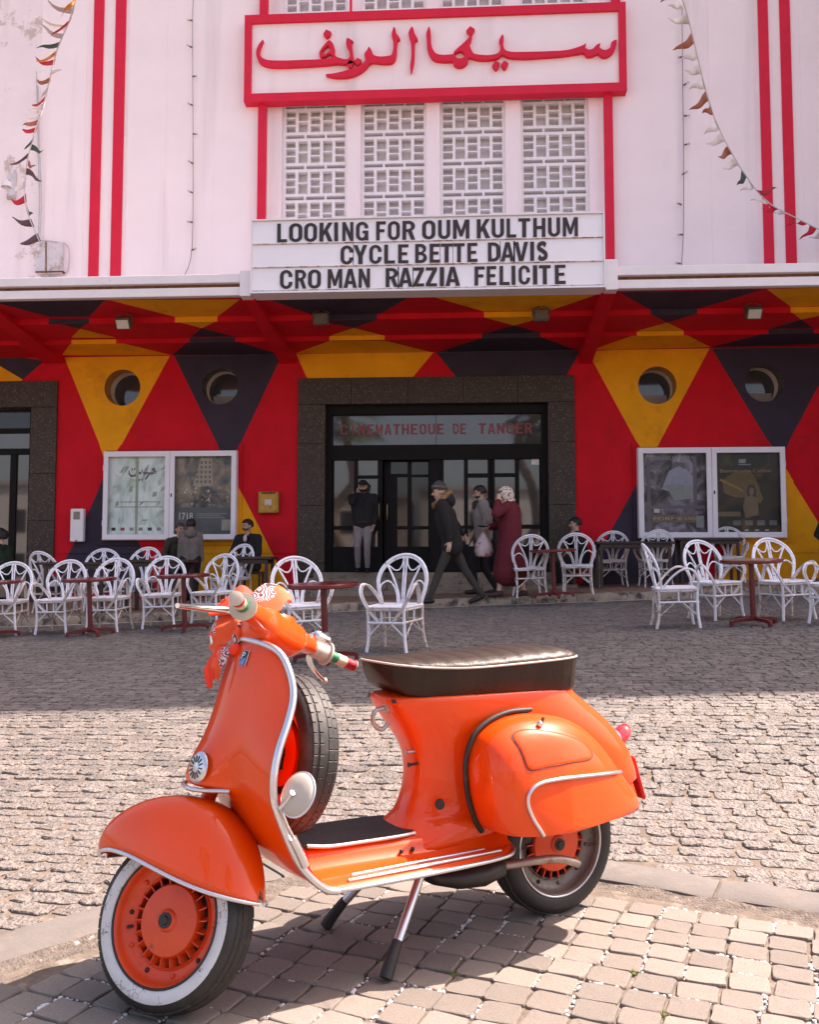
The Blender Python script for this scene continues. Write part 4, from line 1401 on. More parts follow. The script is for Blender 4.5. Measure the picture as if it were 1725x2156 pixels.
def case(px0, py0, px1, py1, label, posters, mid):
    YC = WALLY - 0.20
    p0, p1 = ony(px0, py1, YC), ony(px1, py0, YC)
    xa, xb, za, zb = p0.x, p1.x, p0.z, p1.z
    root = empty('poster_case', ((xa + xb) / 2, WALLY - .07, za), 0, label, 'display case', 'wall poster cases')
    l = root.location
    def add(name, VF, m, par=None, **k):
        return mobj(name, [(v[0] - l.x, v[1] - l.y, v[2] - l.z) for v in VF[0]], VF[1], m, par or root, **k)
    add('cabinet', box2(xa, xb, WALLY - .10, WALLY + .0, za, zb), M_caseframe)
    for b in (box2(xa, xb, YC + .02, WALLY - .101, zb - .035, zb), box2(xa, xb, YC + .02, WALLY - .101, za, za + .035), box2(xa, xa + .03, YC + .021, WALLY - .101, za + .035, zb - .035), box2(xb - .03, xb, YC + .021, WALLY - .101, za + .035, zb - .035)):
        add('cabinet_edge', b, M_caseframe)
    xm = ony(mid, (py0 + py1) / 2, YC).x
    for k, (a, b) in enumerate(((xa + .008, xm - .003), (xm + .003, xb - .008))):
        fw_ = 0.085
        o_ = rectloop((a, b, za + .008, zb - .008))
        i_ = rectloop((a + fw_, b - fw_, za + .10, zb - .10))
        V, F, M = slab([o_, i_], lambda x, z: 0 if inpoly(x, z, o_) and not inpoly(x, z, i_) else None, 0, -.035, lambda x, z, d: (x, YC - d - .002 - (.0 if True else 0), z))
        dr = add('case_door', (V, F), M_caseframe, bev=.004)
        add('pane', box2(a + fw_ - .01, b - fw_ + .01, YC + .016, YC + .020, za + .09, zb - .09), M_caseglass, dr)
        i2 = (a + fw_, b - fw_, za + .10, zb - .10)
        for hz in (za + .3, zb - .3):
            hx = a + .004 if k == 0 else b - .004
            add('hinge', tube([(hx, YC - .006, hz - .05), (hx, YC - .006, hz + .05)], 0.010, 8), M_caseframe, dr)
        add('lock', box2(xm + .025, xm + .045, YC - .012, YC - .003, (za + zb) / 2 - .03, (za + zb) / 2 + .03), M_dark, dr) if k == 1 else None
        pm, extras = posters[k]
        po = mobj('poster', [(v[0] - l.x, v[1] - l.y, v[2] - l.z) for v in box2(i2[0] - .03, i2[1] + .03, WALLY - .112, WALLY - .1005, i2[2] - .03, i2[3] + .03)[0]], box(0, 0, 0, 1, 1, 1)[1], pm, root)
        W_, H_ = i2[1] - i2[0], i2[3] - i2[2]
        for e in extras:
            kind, u0, v0, u1, v1, mm = e[:6]
            X0, X1, Z0, Z1 = i2[0] + u0 * W_, i2[0] + u1 * W_, i2[2] + v0 * H_, i2[2] + v1 * H_
            if kind == 'rect':
                add('print', box2(X0, X1, WALLY - .1145 - e[6] * .0006 if len(e) > 6 else WALLY - .1145, WALLY - .1122, Z0, Z1), mm, po)
            elif kind == 'poly':
                P_ = [(i2[0] + p[0] * W_, i2[2] + p[1] * H_) for p in e[6]]
                V, F, M = slab([P_], lambda x, z: 0 if inpoly(x, z, P_) else None, 0, -.001, lambda x, z, d: (x, WALLY - .1138 - .0007 * e[7] - d, z))
                add('print', (V, F), mm, po)
            elif kind == 'text':
                V, F = text_geo(e[6], Z1 - Z0, X1 - X0, offset=0.01)
                add('print', ([(v[0] + X0, WALLY - .1165, v[2] + Z0) for v in V], F), mm, po)
    return root
ink = lambda n, c: mat('ink_' + n, c, 0.6, var=0.12, vscale=14)
iW, iG, iD, iO, iB, iGr, iR, iY = ink('white', (.6, .58, .55)), ink('green', (.22, .30, .20)), ink('dark', (.04, .035, .035)), ink('orange', (.45, .22, .10)), ink('brown', (.20, .13, .08)), ink('grey', (.30, .29, .29)), ink('red', (.5, .06, .05)), ink('ochre', (.30, .18, .06))
iT, iP = ink('tan', (.42, .34, .29)), ink('plum', (.16, .12, .15))
def arab_word(u0, v0, s):
    """the short dark Arabic word on the pale poster: arabiyat, as joined strokes"""
    base = [[(0.98, .30), (.90, .62), (.80, .55), (.86, .40), (.95, .36), (.80, .28), (.74, .30), (.66, .10), (.56, .02), (.60, .12), (.68, .34), (.58, .30), (.52, .32), (.50, .52), (.47, .52), (.46, .32), (.38, .30), (.36, .62), (.33, .62), (.32, .30), (.26, .20), (.10, .18), (.02, .32), (.02, .48), (.05, .48), (.07, .34), (.14, .27), (.24, .30), (.29, .42), (.48, .42), (.70, .40), (.78, .38), (.90, .42)],
            [(.47, .05), (.50, .12), (.53, .05), (.50, -.02)], [(.36, .05), (.39, .12), (.42, .05), (.39, -.02)], [(.12, .52), (.15, .60), (.18, .52), (.15, .45)], [(.20, .55), (.23, .63), (.26, .55), (.23, .48)]]
    return [('poly', 0, 0, 1, 1, ink('mauve', (.20, .14, .17)), [(u0 + x * s, v0 + y * s * .55) for x, y in lp], 3) for lp in base]
rp_ = random.Random(5)
leaf_bits = []
for k in range(26):
    x, y, a, ln = rp_.uniform(.05, .9), rp_.uniform(.12, .92), rp_.uniform(0.3, 1.4), rp_.uniform(.12, .3)
    w_ = rp_.uniform(.012, .03)
    dx_, dy_ = math.cos(a) * ln, math.sin(a) * ln * .75
    P_ = [(max(0, min(1, p)), max(0, min(1, q))) for p, q in ((x, y), (x + dx_ * .5 - w_, y + dy_ * .5 + w_), (x + dx_, y + dy_), (x + dx_ * .5 + w_, y + dy_ * .5 - w_))]
    leaf_bits.append(('poly', 0, 0, 1, 1, ink('leaf%d' % (k % 3), [(.36, .43, .32), (.66, .72, .66), (.50, .57, .48)][k % 3]), P_, k % 3))
p1 = leaf_bits + arab_word(.32, .69, .52) + [('rect', .46, .0, .51, .98, ink('leaf0', (.27, .34, .24)), 3)] + [('rect', .05 + .16 * k, .05, .05 + .16 * k + .07, .09, [iD, iR, iGr, iGr, iD, iGr][k], 4) for k in range(6)] + [('rect', .2, .415, .9, .425, iGr, 5), ('rect', .1, .35, .95, .36, iGr, 5)]
p2 = [('poly', 0, 0, 1, 1, iT, [(.30, .62), (.66, .62), (.64, .97), (.44, .99)], 0)]
for r_ in range(5):
    for c_ in range(4):
        x, y = .36 + c_ * .075, .66 + r_ * .062
        p2.append(('rect', x, y, x + .035, y + .035, iB, 3))
for k in range(70):
    x, y = rp_.uniform(.02, .93), rp_.uniform(.36, .62) - 0.0
    s_ = rp_.uniform(.012, .04)
    p2.append(('poly', 0, 0, 1, 1, rp_.choice((iO, iT, iB, iW, iO)), [(x, y), (x + s_, y + s_ * .2), (x + s_ * .8, y + s_), (x + .1 * s_, y + s_ * .7)], 1 + k % 4))
p2 += [('rect', .0, .0, 1, .345, ink('slate', (.12, .115, .125)), 0), ('text', .07, .19, .31, .28, iW, '1718'), ('rect', .36, .26, .92, .268, iGr, 2), ('rect', .36, .235, .80, .243, iGr, 2), ('rect', .36, .21, .88, .218, iGr, 2), ('rect', .82, .05, .99, .19, iT, 2)]
case(213, 948, 498, 1137, 'white framed poster case between the left windows and the golden letter box', [(P1, p1), (P2, p2)], 356)
p3 = [('text', .10, .925, .80, .965, iGr, 'MEILLEUR FILM'), ('text', .16, .155, .62, .195, iT, 'FORME'), ('text', .66, .155, .90, .195, iT, "L'EQU"), ('rect', .14, .125, .86, .225, iB, 0), ('rect', .84, .06, .96, .21, iGr, 2), ('rect', .17, .25, .26, .30, iW, 2),
      ('poly', 0, 0, 1, 1, ink('mist', (.34, .32, .40)), [(.30, .55), (.42, .78), (.62, .86), (.82, .70), (.86, .52), (.6, .47)], 1), ('poly', 0, 0, 1, 1, iP, [(.45, .80), (.52, .90), (.66, .88), (.68, .80), (.58, .84)], 2), ('poly', 0, 0, 1, 1, iGr, [(.36, .60), (.60, .62), (.80, .56), (.9, .44), (.5, .40)], 2), ('rect', .06, .03, .12, .95, iP, 2), ('rect', .80, .3, .86, .97, iP, 2), ('rect', .02, .30, .98, .34, iP, 1)]
p4 = [('text', .07, .755, .87, .80, ink('rose', (.33, .20, .15)), 'Benvenuto Cellini'), ('poly', 0, 0, 1, 1, ink('bronze', (.16, .10, .04)), [(.12, .50), (.10, .66), (.30, .76), (.56, .78), (.66, .62), (.74, .42), (.70, .36), (.58, .40), (.48, .44), (.30, .44)], 0),
      ('poly', 0, 0, 1, 1, iY, [(.05, .655), (.42, .515), (.44, .53), (.08, .68)], 3), ('poly', 0, 0, 1, 1, iD, [(.48, .52), (.52, .60), (.60, .60), (.64, .52), (.62, .42), (.70, .2), (.44, .2), (.40, .40), (.50, .46)], 2), ('poly', 0, 0, 1, 1, ink('face', (.22, .14, .08)), [(.52, .53), (.55, .57), (.60, .55), (.60, .49), (.56, .46), (.53, .48)], 4),
      ('poly', 0, 0, 1, 1, iB, [(.46, .44), (.56, .47), (.66, .42), (.66, .22), (.46, .18), (.42, .32)], 3), ('rect', .02, .20, .38, .26, iB, 1), ('rect', .36, .85, .56, .862, iGr, 2), ('rect', .37, .875, .48, .925, iGr, 2)]
for k in range(4):
    for j in range(4):
        p4.append(('rect', .26 + .19 * k, .09 + .016 * j, .26 + .19 * k + .12, .098 + .016 * j, iGr, 2))
for k in range(3):
    p4.append(('rect', .44 + .16 * k, .02, .44 + .16 * k + .06, .034, iW, 2))
case(1347, 940, 1655, 1133, 'white framed poster case right of the entrance with two dark film posters', [(P3, p3), (P4, p4)], 1501)
# ------------------------------------------------------------------ rattan armchairs
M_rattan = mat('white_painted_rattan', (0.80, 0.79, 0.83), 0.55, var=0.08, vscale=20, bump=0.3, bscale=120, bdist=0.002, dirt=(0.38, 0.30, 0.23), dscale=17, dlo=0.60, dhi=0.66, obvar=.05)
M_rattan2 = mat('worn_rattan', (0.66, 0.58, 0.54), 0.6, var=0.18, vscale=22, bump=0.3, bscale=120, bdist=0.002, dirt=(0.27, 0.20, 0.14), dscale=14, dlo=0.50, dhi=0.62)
def make_chair():
    """front faces -y; origin on the ground under the seat"""
    root = empty('rattan_chair', (0, 0, 0))
    sw, fd, bd, sz, lr = 0.205, -0.20, 0.21, 0.43, 0.285
    def T(name, path, r, m=M_rattan, par=None, n=8, **k):
        return mobj(name, *tube(path, r, n, **k), m, par or root, smooth=60)
    # legs, slightly splayed
    for sx in (-1, 1):
        T('leg', smoothpath([(sx * .195, fd, sz), (sx * .19, fd, lr), (sx * .195, fd - .005, .12), (sx * .212, fd - .02, 0)], 3), 0.0165)
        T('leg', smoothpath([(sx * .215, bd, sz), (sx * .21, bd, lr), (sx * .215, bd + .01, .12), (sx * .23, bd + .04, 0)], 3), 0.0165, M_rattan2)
    # back hoop of two canes, leaning back
    def bk(x, z):                                   # point on the leaning, slightly cupped back
        t = (z - sz) / 0.5
        return (x, bd + 0.13 * t - 0.05 * (abs(x) / .27) ** 2 * 1.0, z)
    hoop = []
    for k in range(0, 25):
        a = PI * k / 24
        hoop.append((0.275 * math.cos(a), 0.665 + 0.265 * math.sin(a)))
    hoop = [(0.215, sz - .02), (0.235, 0.50), (0.262, 0.58)] + hoop + [(-0.262, 0.58), (-0.235, 0.50), (-0.215, sz - .02)]
    P = [bk(x, z) for x, z in hoop]
    hp = T('back_hoop', P, 0.0135)
    T('hoop_cane', [(p[0] * .93, p[1] - .002, p[2] - .026 * max(0, (p[2] - .55)) / .38) for p in P], 0.0105, M_rattan, hp)
    # centre pair and fanning spokes
    for dx_ in (-.011, .011):
        T('back_spoke', [bk(dx_, sz), bk(dx_ * 1.1, .65), bk(dx_ * 1.3, .905)], 0.010)
    for sx in (-1, 1):
        T('back_spoke', [bk(*q) for q in [(p.x, p.y) for p in smoothpath([(sx * .035, sz, 0), (sx * .05, .53, 0), (sx * .10, .66, 0), (sx * .19, .835, 0)], 4)]], 0.011)
        T('back_spoke', [bk(*q) for q in [(p.x, p.y) for p in smoothpath([(sx * .055, sz, 0), (sx * .072, .54, 0), (sx * .115, .625, 0), (sx * .175, .665, 0), (sx * .235, .63, 0), (sx * .245, .57, 0)], 5)]], 0.0085)
        T('back_curl', [bk(*q) for q in [(p.x, p.y) for p in smoothpath([(sx * .022, .90, 0), (sx * .03, .83, 0), (sx * .065, .775, 0), (sx * .11, .775, 0), (sx * .145, .80, 0), (sx * .18, .825, 0)], 4)]], 0.0072)
    # arm loops
    for sx in (-1, 1):
        path = smoothpath([(sx * .075, fd - .01, lr), (sx * .15, fd - .012, .37), (sx * .215, fd - .014, .46), (sx * .27, fd - .0, .56), (sx * .288, fd + .05, .635), (sx * .285, fd + .11, .655), (sx * .27, fd + .18, .635), (sx * .245, fd + .28, .555), (sx * .215, fd + .36, .45), (sx * .20, fd + .38, .40)], 4)
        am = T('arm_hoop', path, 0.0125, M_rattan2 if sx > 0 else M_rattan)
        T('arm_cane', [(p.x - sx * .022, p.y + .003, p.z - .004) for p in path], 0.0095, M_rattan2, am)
    # seat: woven plate with a rim
    rim = [(-.205, fd, sz), (.205, fd, sz), (.215, bd, sz), (-.215, bd, sz)]
    g = Geo()
    lp = smoothpath([(-.20, fd - .005, sz), (0, fd - .015, sz), (.20, fd - .005, sz), (.222, 0, sz), (.215, bd, sz), (0, bd + .008, sz), (-.215, bd, sz), (-.222, 0, sz)], 4, True)
    n = len(lp)
    V = [(p.x, p.y, sz + .012) for p in lp] + [(p.x * .8, p.y * .8, sz + .006) for p in lp] + [(p.x, p.y, sz - .012) for p in lp]
    F = [(i, (i + 1) % n, n + (i + 1) % n, n + i) for i in range(n)] + [tuple(range(n, 2 * n))] + [(2 * n + i, 2 * n + (i + 1) % n, (i + 1) % n, i) for i in range(n)] + [tuple(reversed(range(2 * n, 3 * n)))]
    M_weave = mat('woven_seat', (0.78, 0.77, 0.81), 0.6, var=0.08, bump=1.0, bscale=8, bdist=0.003, stretch=(14, 1.5, 1), dirt=(.42, .37, .34), dscale=3, dlo=.56, dhi=.66)
    st = mobj('seat', V, F, M_weave, root, smooth=40)
    T('seat_rim', [(p.x, p.y, sz + .004) for p in lp], 0.012, M_rattan, st, closed=True)
    T('seat_rim', [(p.x * .99, p.y * .99, sz - .022) for p in lp], 0.011, M_rattan2, st, closed=True)
    # lower ring with struts and braces
    rg = [(-.192, fd - .014, lr), (.192, fd - .014, lr), (.222, 0, lr + .006), (.212, bd + .014, lr), (-.212, bd + .014, lr), (-.222, 0, lr + .006)]
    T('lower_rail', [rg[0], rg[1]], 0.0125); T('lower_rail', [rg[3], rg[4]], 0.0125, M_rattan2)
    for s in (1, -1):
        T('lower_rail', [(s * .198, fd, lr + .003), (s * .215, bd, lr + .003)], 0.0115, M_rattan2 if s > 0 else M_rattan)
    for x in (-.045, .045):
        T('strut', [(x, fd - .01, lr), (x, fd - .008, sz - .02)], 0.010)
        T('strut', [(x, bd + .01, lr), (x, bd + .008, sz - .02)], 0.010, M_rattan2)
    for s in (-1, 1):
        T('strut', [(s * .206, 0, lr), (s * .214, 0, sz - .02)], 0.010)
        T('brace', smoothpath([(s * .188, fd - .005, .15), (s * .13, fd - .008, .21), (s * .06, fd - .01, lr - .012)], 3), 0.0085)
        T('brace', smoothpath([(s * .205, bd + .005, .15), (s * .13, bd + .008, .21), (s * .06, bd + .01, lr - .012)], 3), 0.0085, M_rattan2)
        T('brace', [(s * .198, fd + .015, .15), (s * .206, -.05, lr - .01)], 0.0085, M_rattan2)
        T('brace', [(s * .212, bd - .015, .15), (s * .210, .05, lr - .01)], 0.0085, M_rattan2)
    return root
def on_slope(rz):
    """stand square on the sloping ground, turned by rz"""
    q = Vector((-0.0313, -0.0469, 1)).normalized().rotation_difference(Vector((0, 0, 1))).inverted()
    return (q.to_matrix() @ Matrix.Rotation(rz, 3, 'Z')).to_euler()
chair0 = make_chair()
CG = 'white rattan armchairs of the café terrace'
chairs = [  # px, py of the point on the ground under the seat, facing (0 = towards the viewer, + = turned to the viewer's right), pavement?, label
    (12, 1336, 6, 0, 'white rattan armchair cut by the left edge of the picture'),
    (124, 1332, -4, 0, 'white rattan armchair second from the left in the front row, by the maroon table'),
    (228, 1328, -2, 0, 'white rattan armchair third from the left in the front row'),
    (342, 1320, 4, 0, 'white rattan armchair in the front row under the seated man in the green jacket'),
    (449, 1314, -20, 0, 'white rattan armchair turned left, above the scooter hand lever'),
    (640, 1362, 24, 0, 'large white rattan armchair behind the round maroon table nearest the scooter'),
    (833, 1368, -20, 0, 'white rattan armchair standing alone before the cinema steps'),
    (1426, 1319, 86, 0, 'white rattan armchair seen from its side, left of the right maroon table'),
    (1512, 1302, 24, 0, 'white rattan armchair just behind the side-on chair at the right'),
    (1660, 1302, 16, 0, 'white rattan armchair right of the right maroon table'),
    (1768, 1312, -60, 0, 'white rattan armchair mostly outside the right edge'),
    (1115, 1256, 186, 1, 'white rattan armchair on the pavement beside the woman in maroon, back to viewer'),
    (1218, 1250, 172, 1, 'white rattan armchair on the pavement in front of the crouching youth'),
    (1290, 1234, 178, 1, 'white rattan armchair at the wall, third from the doorway on the pavement'),
    (1380, 1234, 184, 1, 'white rattan armchair below the left half of the right poster case'),
    (1443, 1222, 4, 1, 'white rattan armchair backed against the right poster case, highest of the row'),
    (1540, 1226, -10, 1, 'white rattan armchair in front of the yellow wall patch, behind the table'),
    (212, 1284, 10, 1, 'white rattan armchair in the back row below the white meter box'),
    (293, 1282, -8, 1, 'white rattan armchair in the back row under the left poster case'),
    (118, 1288, 160, 1, 'white rattan armchair in the back row near the person in dark green'),
    (486, 1278, -30, 1, 'white rattan armchair beside the seated man in the black jacket')]
for i, (px, py, rot, up, lab) in enumerate(chairs):
    p = ongz(px, py, PUP if up else 0.012)
    c = chair0 if i == 0 else dup(chair0)
    c.location = p
    c.rotation_euler = on_slope(math.radians(rot))
    tag(c, lab, 'chair', CG)

# ------------------------------------------------------------------ maroon tables
M_maroon = mat('maroon_paint', (0.13, 0.012, 0.014), 0.32, var=0.18, vscale=8, dirt=(0.28, 0.10, 0.06), dscale=9, dlo=0.64, dhi=0.70)
M_tabletop = mat('maroon_top', (0.15, 0.014, 0.016), 0.22, var=0.15, vscale=4)
M_browntop = mat('brown_worn_top', (0.30, 0.17, 0.10), 0.35, var=0.3, vscale=5, dirt=(0.45, 0.33, 0.22), dscale=4)
def make_table(r, h, top=None, square=False):
    root = empty('cafe_table', (0, 0, 0))
    n = 40
    prof = [(0.0, h - .038), (r - .01, h - .038), (r, h - .030), (r, h - .006), (r - .006, h), (0.0, h)]
    V, F = lathe(prof, n)
    V = [(v[0], v[2], v[1]) for v in V]
    tp = fixn(mobj('table_top', V, F, M_tabletop, root, smooth=40))
    if top:
        V = [((r - .03) * math.cos(2 * PI * k / n), (r - .03) * math.sin(2 * PI * k / n), h + .002) for k in range(n)]
        mobj('inlay', V, [tuple(range(n))], top, tp)
    mobj('pole', *tube([(0, 0, .07), (0, 0, h - .039)], 0.030, 16), M_maroon, root, smooth=50)
    mobj('collar', *tube([(0, 0, .055), (0, 0, .10)], 0.045, 16), M_maroon, root, smooth=50)
    for k in range(4):
        a = PI / 4 * 0 + k * PI / 2
        d = Vector((math.cos(a), math.sin(a), 0))
        w = Vector((-d.y, d.x, 0))
        rings = []
        for t, z0, z1, hw in ((0.0, .045, .085, .022), (.20, .04, .078, .022), (.265, .032, .068, .022), (.27, .0, .066, .020), (.30, .0, .055, .020)):
            c = d * t
            rings.append([c + w * hw + Vector((0, 0, z0)), c - w * hw + Vector((0, 0, z0)), c - w * hw + Vector((0, 0, z1)), c + w * hw + Vector((0, 0, z1))])
        fixn(mobj('foot', *loft(rings), M_maroon, root, bev=.003))
    return root
tbl0 = make_table(0.335, 0.71)
tbl1 = make_table(0.335, 0.72, M_browntop)
TG = 'round maroon café tables'
tabs = [(tbl0, 686, 1391, 12, 0, 'round maroon café table nearest the scooter, between two large chairs'),
        (tbl1, 1588, 1315, 20, 0, 'round café table with a worn brown top at the right'),
        (tbl0, 190, 1337, 40, 0, 'maroon café table between second and third chairs of the left row'),
        (tbl0, 389, 1327, 15, 0, 'maroon café table between fourth and fifth chairs of the left row'),
        (tbl0, -12, 1342, 30, 0, 'maroon café table cut by the left edge of the picture'),
        (tbl0, 1168, 1258, 8, 1, 'maroon café table on the pavement between the woman and the youth')]
first = set()
for t, px, py, rot, up, lab in tabs:
    c = t if t.name not in first else dup(t)
    first.add(t.name)
    c.location = ongz(px, py, PUP if up else 0.014)
    c.rotation_euler = on_slope(math.radians(rot))
    tag(c, lab, 'table', TG)
# dark oblong tables along the wall on the pavement
M_brown = mat('dark_brown_wood', (0.035, 0.016, 0.012), 0.45, var=0.3)
def bench_table(px, py, ln, lab):
    p = ongz(px, py, PUP)
    root = empty('wall_table', p, 0, lab, 'table', 'dark tables along the wall')
    mobj('table_top', *cbox(0, 0, .73, ln, .55, .04, .006), M_brown, root)
    for sx in (-1, 1):
        for sy in (-1, 1):
            mobj('leg', *box(sx * (ln / 2 - .08), sy * .21, .355, .045, .045, .709), M_brown, root)
    mobj('apron', *box(0, -.22, .68, ln - .2, .02, .06), M_brown, root)
    mobj('apron', *box(0, .22, .68, ln - .2, .02, .06), M_brown, root)
bench_table(1335, 1238, 1.25, 'dark wooden table on the pavement left of the right poster case')
bench_table(1490, 1226, 1.1, 'dark wooden table below the right poster case')
bench_table(335, 1286, 1.0, 'dark wooden table in front of the man in the green jacket')
bench_table(528, 1280, 0.7, 'small dark table in front of the man in the black jacket')
bench_table(165, 1290, 1.0, 'dark maroon table near the person in dark green')
# ------------------------------------------------------------------ things on the facade
M_cable = mat('dark_cable', (0.16, 0.13, 0.12), 0.7)
M_cablew = mat('pale_cable', (0.52, 0.48, 0.48), 0.7)
M_brass = mat('bulb_socket', (0.16, 0.10, 0.05), 0.6)
M_bulb = mat('bulb_glass', (0.55, 0.50, 0.45), 0.15, spec=0.8)
def string_light(path, ys, label):
    YL = WALLY - 0.06
    pts = [ony(px, py, YL) for px, py in path]
    root = empty('string_light', pts[-1], 0, label, 'string light', 'light strings hanging on the wall')
    l = root.location
    mobj('cable', *tube([p - l for p in smoothpath(pts, 4)], 0.006, 6), M_cable, root)
    rr = random.Random(len(label))
    for px, py in ys:
        c = ony(px, py, YL) - l
        s = rr.choice((-1, 1))
        d = Vector((s * 0.05, -0.02, rr.uniform(-.02, .03)))
        sk = mobj('socket', *tube([c, c + d], 0.016, 8), M_brass, root)
        mobj('bulb', *sphere(c + d * 1.5, 0.022, 10, 6), M_bulb, sk, smooth=180)
string_light([(408, -20), (405, 50), (406, 300), (404, 520), (387, 585)], [(405, 43), (404, 100), (405, 161), (406, 222), (406, 282), (407, 345), (406, 406), (405, 468), (403, 527), (388, 582)], 'light string with bulbs hanging left of the sign on the white wall')
string_light([(1437, -20), (1438, 120), (1440, 300), (1440, 480), (1436, 562)], [(1438, 120), (1440, 180), (1441, 244), (1442, 305), (1437, 368), (1436, 431), (1438, 494), (1434, 555)], 'light string with bulbs hanging right of the sign on the white wall')

# electric box with conduits at the left
bxp = ony(108, 540, WALLY - .05)
eb = empty('junction_box', (bxp.x, WALLY, bxp.z - .28), 0, 'white electric junction box with looping cables on the upper left wall', 'junction box')
def ebx(px, py, d): 
    p = ony(px, py, WALLY - d)
    return Vector((p.x - bxp.x, -d, p.z - bxp.z + .28))
a, b = ebx(76, 578, .05), ebx(133, 512, .05)
M_box = mat('box_white', (0.66, 0.60, 0.60), 0.6, dirt=(.4, .3, .25), dscale=4)
mobj('cover', *cbox((a.x + b.x) / 2, -.06, (a.z + b.z) / 2, b.x - a.x, .09, b.z - a.z, .01), M_box, eb)
for pth in ([(96, 508), (96, 575)], ):
    mobj('strap', *tube([ebx(px, py, .115) for px, py in pth], 0.012, 6), M_rust, eb)
mobj('ledge', *box((ebx(75, 573, .1).x + ebx(134, 573, .1).x) / 2, -.08, ebx(100, 573, .1).z, .52, .12, .02), M_rust, eb)
for pth in ([(82, 506), (120, 510), (143, 520), (144, 560), (136, 577), (108, 580), (100, 590)], [(80, 574), (90, 584), (100, 582), (110, 576)], [(86, 574), (96, 588), (112, 584), (120, 576)], [(80, 508), (82, 420), (80, 330), (76, 150)], [(83, 508), (86, 420), (83, 330), (79, 180)], [(98, 590), (96, 600)]):
    mobj('cable', *tube(smoothpath([ebx(px, py, .05) for px, py in pth], 5), 0.010, 6), M_cablew, eb, smooth=60)
# insulators and small lamp bracket at far left
bl = empty('wall_lamp', ony(25, 400, WALLY - .1), 0, 'small lamp on an arm at the left edge of the upper wall', 'lamp')
mobj('plate', *box(-.05, .07, .1, .16, .04, .5), M_box, bl)
mobj('arm', *tube(smoothpath([(-.05, .05, .1), (.0, -.15, .12), (.05, -.3, .02)], 4), .012, 6), M_rust, bl)
mobj('shade', *lathe([(.02, .06), (.09, 0), (.10, -.08)], 16), M_fascia, bl, mat=Matrix.Translation((.05, -.3, .0)) @ Matrix.Rotation(PI / 2, 4, 'X'))
mobj('bulb', *sphere((.05, -.3, -.06), .05, 10, 8), M_bulb, bl, smooth=180)

# floodlights under the canopy
M_flood = mat('flood_housing', (0.10, 0.075, 0.055), 0.6, var=0.3)
M_floodg = mat('flood_glass', (0.55, 0.52, 0.46), 0.15, spec=0.8)
for (px, py, Y, lab, look) in ((260, 680, 14.0, 'floodlight under the canopy above the left yellow diamond', 1), (676, 672, 14.0, 'floodlight under the canopy left of the entrance centre', 0), (1140, 664, 14.0, 'floodlight under the canopy right of the entrance centre', 0), (1588, 658, 14.0, 'floodlight under the canopy at the far right', 1)):
    p = ony(px, py, Y)
    fl = empty('floodlight', p, 0, lab, 'floodlight', 'floodlights under the canopy')
    top = (H1 if Y < YA else H2) - p.z
    rt = Matrix.Rotation(math.radians(35 if look else 5), 4, 'X')
    V, F = cbox(0, 0, 0, .24, .12, .19, .02)
    hs = mobj('housing', V, F, M_flood, fl, mat=rt)
    mobj('lens', *box(0, -.063, -.0, .19, .008, .14), M_floodg if look else M_flood, hs, mat=rt)
    for s in (-1, 1):
        mobj('bracket', *tube([(s * .13, 0, 0), (s * .13, .01, top * .7), (s * .02, .01, top + .002)], .009, 6), M_flood, fl)

# white meter box, golden letter box
p0, p1 = fx(153, 1141), fx(182, 1072)
mb = empty('meter_box', ((p0[0] + p1[0]) / 2, WALLY - .032, p0[1]), 0, 'narrow white electric meter box low on the red and navy wall', 'meter box')
w_, h_ = p1[0] - p0[0], p1[1] - p0[1]
mobj('case', *cbox(0, -.055, h_ / 2, w_, .11, h_, .012), M_whitemetal, mb)
mobj('window', *box(0, -.112, h_ * .79, w_ * .5, .008, h_ * .24), mat('meter_window', (.22, .19, .15), .2), mb)
mobj('window_rim', *box(0, -.111, h_ * .79, w_ * .62, .004, h_ * .30), M_whitemetal, mb)
mobj('lock', *tube([(0, -.11, h_ * .03), (0, -.118, h_ * .03)], .016, 10), M_rust, mb)
p0, p1 = fx(546, 1081), fx(589, 1036)
lb = empty('letter_box', ((p0[0] + p1[0]) / 2, WALLY, p0[1]), 0, 'small golden metal letter box on the red wall left of the entrance', 'letter box')
w_, h_ = p1[0] - p0[0], p1[1] - p0[1]
M_gold = mat('gold_paint', (0.42, 0.22, 0.03), 0.4, 0.3, var=0.2, vscale=8, dirt=(.08, .04, .02), dscale=9, dlo=.58, dhi=.66)
mobj('case', *cbox(0, -.06, h_ / 2, w_, .12, h_, .012), M_gold, lb)
mobj('door', *cbox(0, -.124, h_ * .47, w_ * .82, .012, h_ * .78, .004), M_gold, lb)
mobj('sticker', *box(.0, -.1325, h_ * .5, w_ * .34, .003, h_ * .26), mat('paper2', (.62, .55, .5), .7, dirt=(.4, .2, .1), dscale=12), lb)
mobj('slot', *box(0, -.122, h_ * .93, w_ * .7, .01, h_ * .05), M_dark, lb)

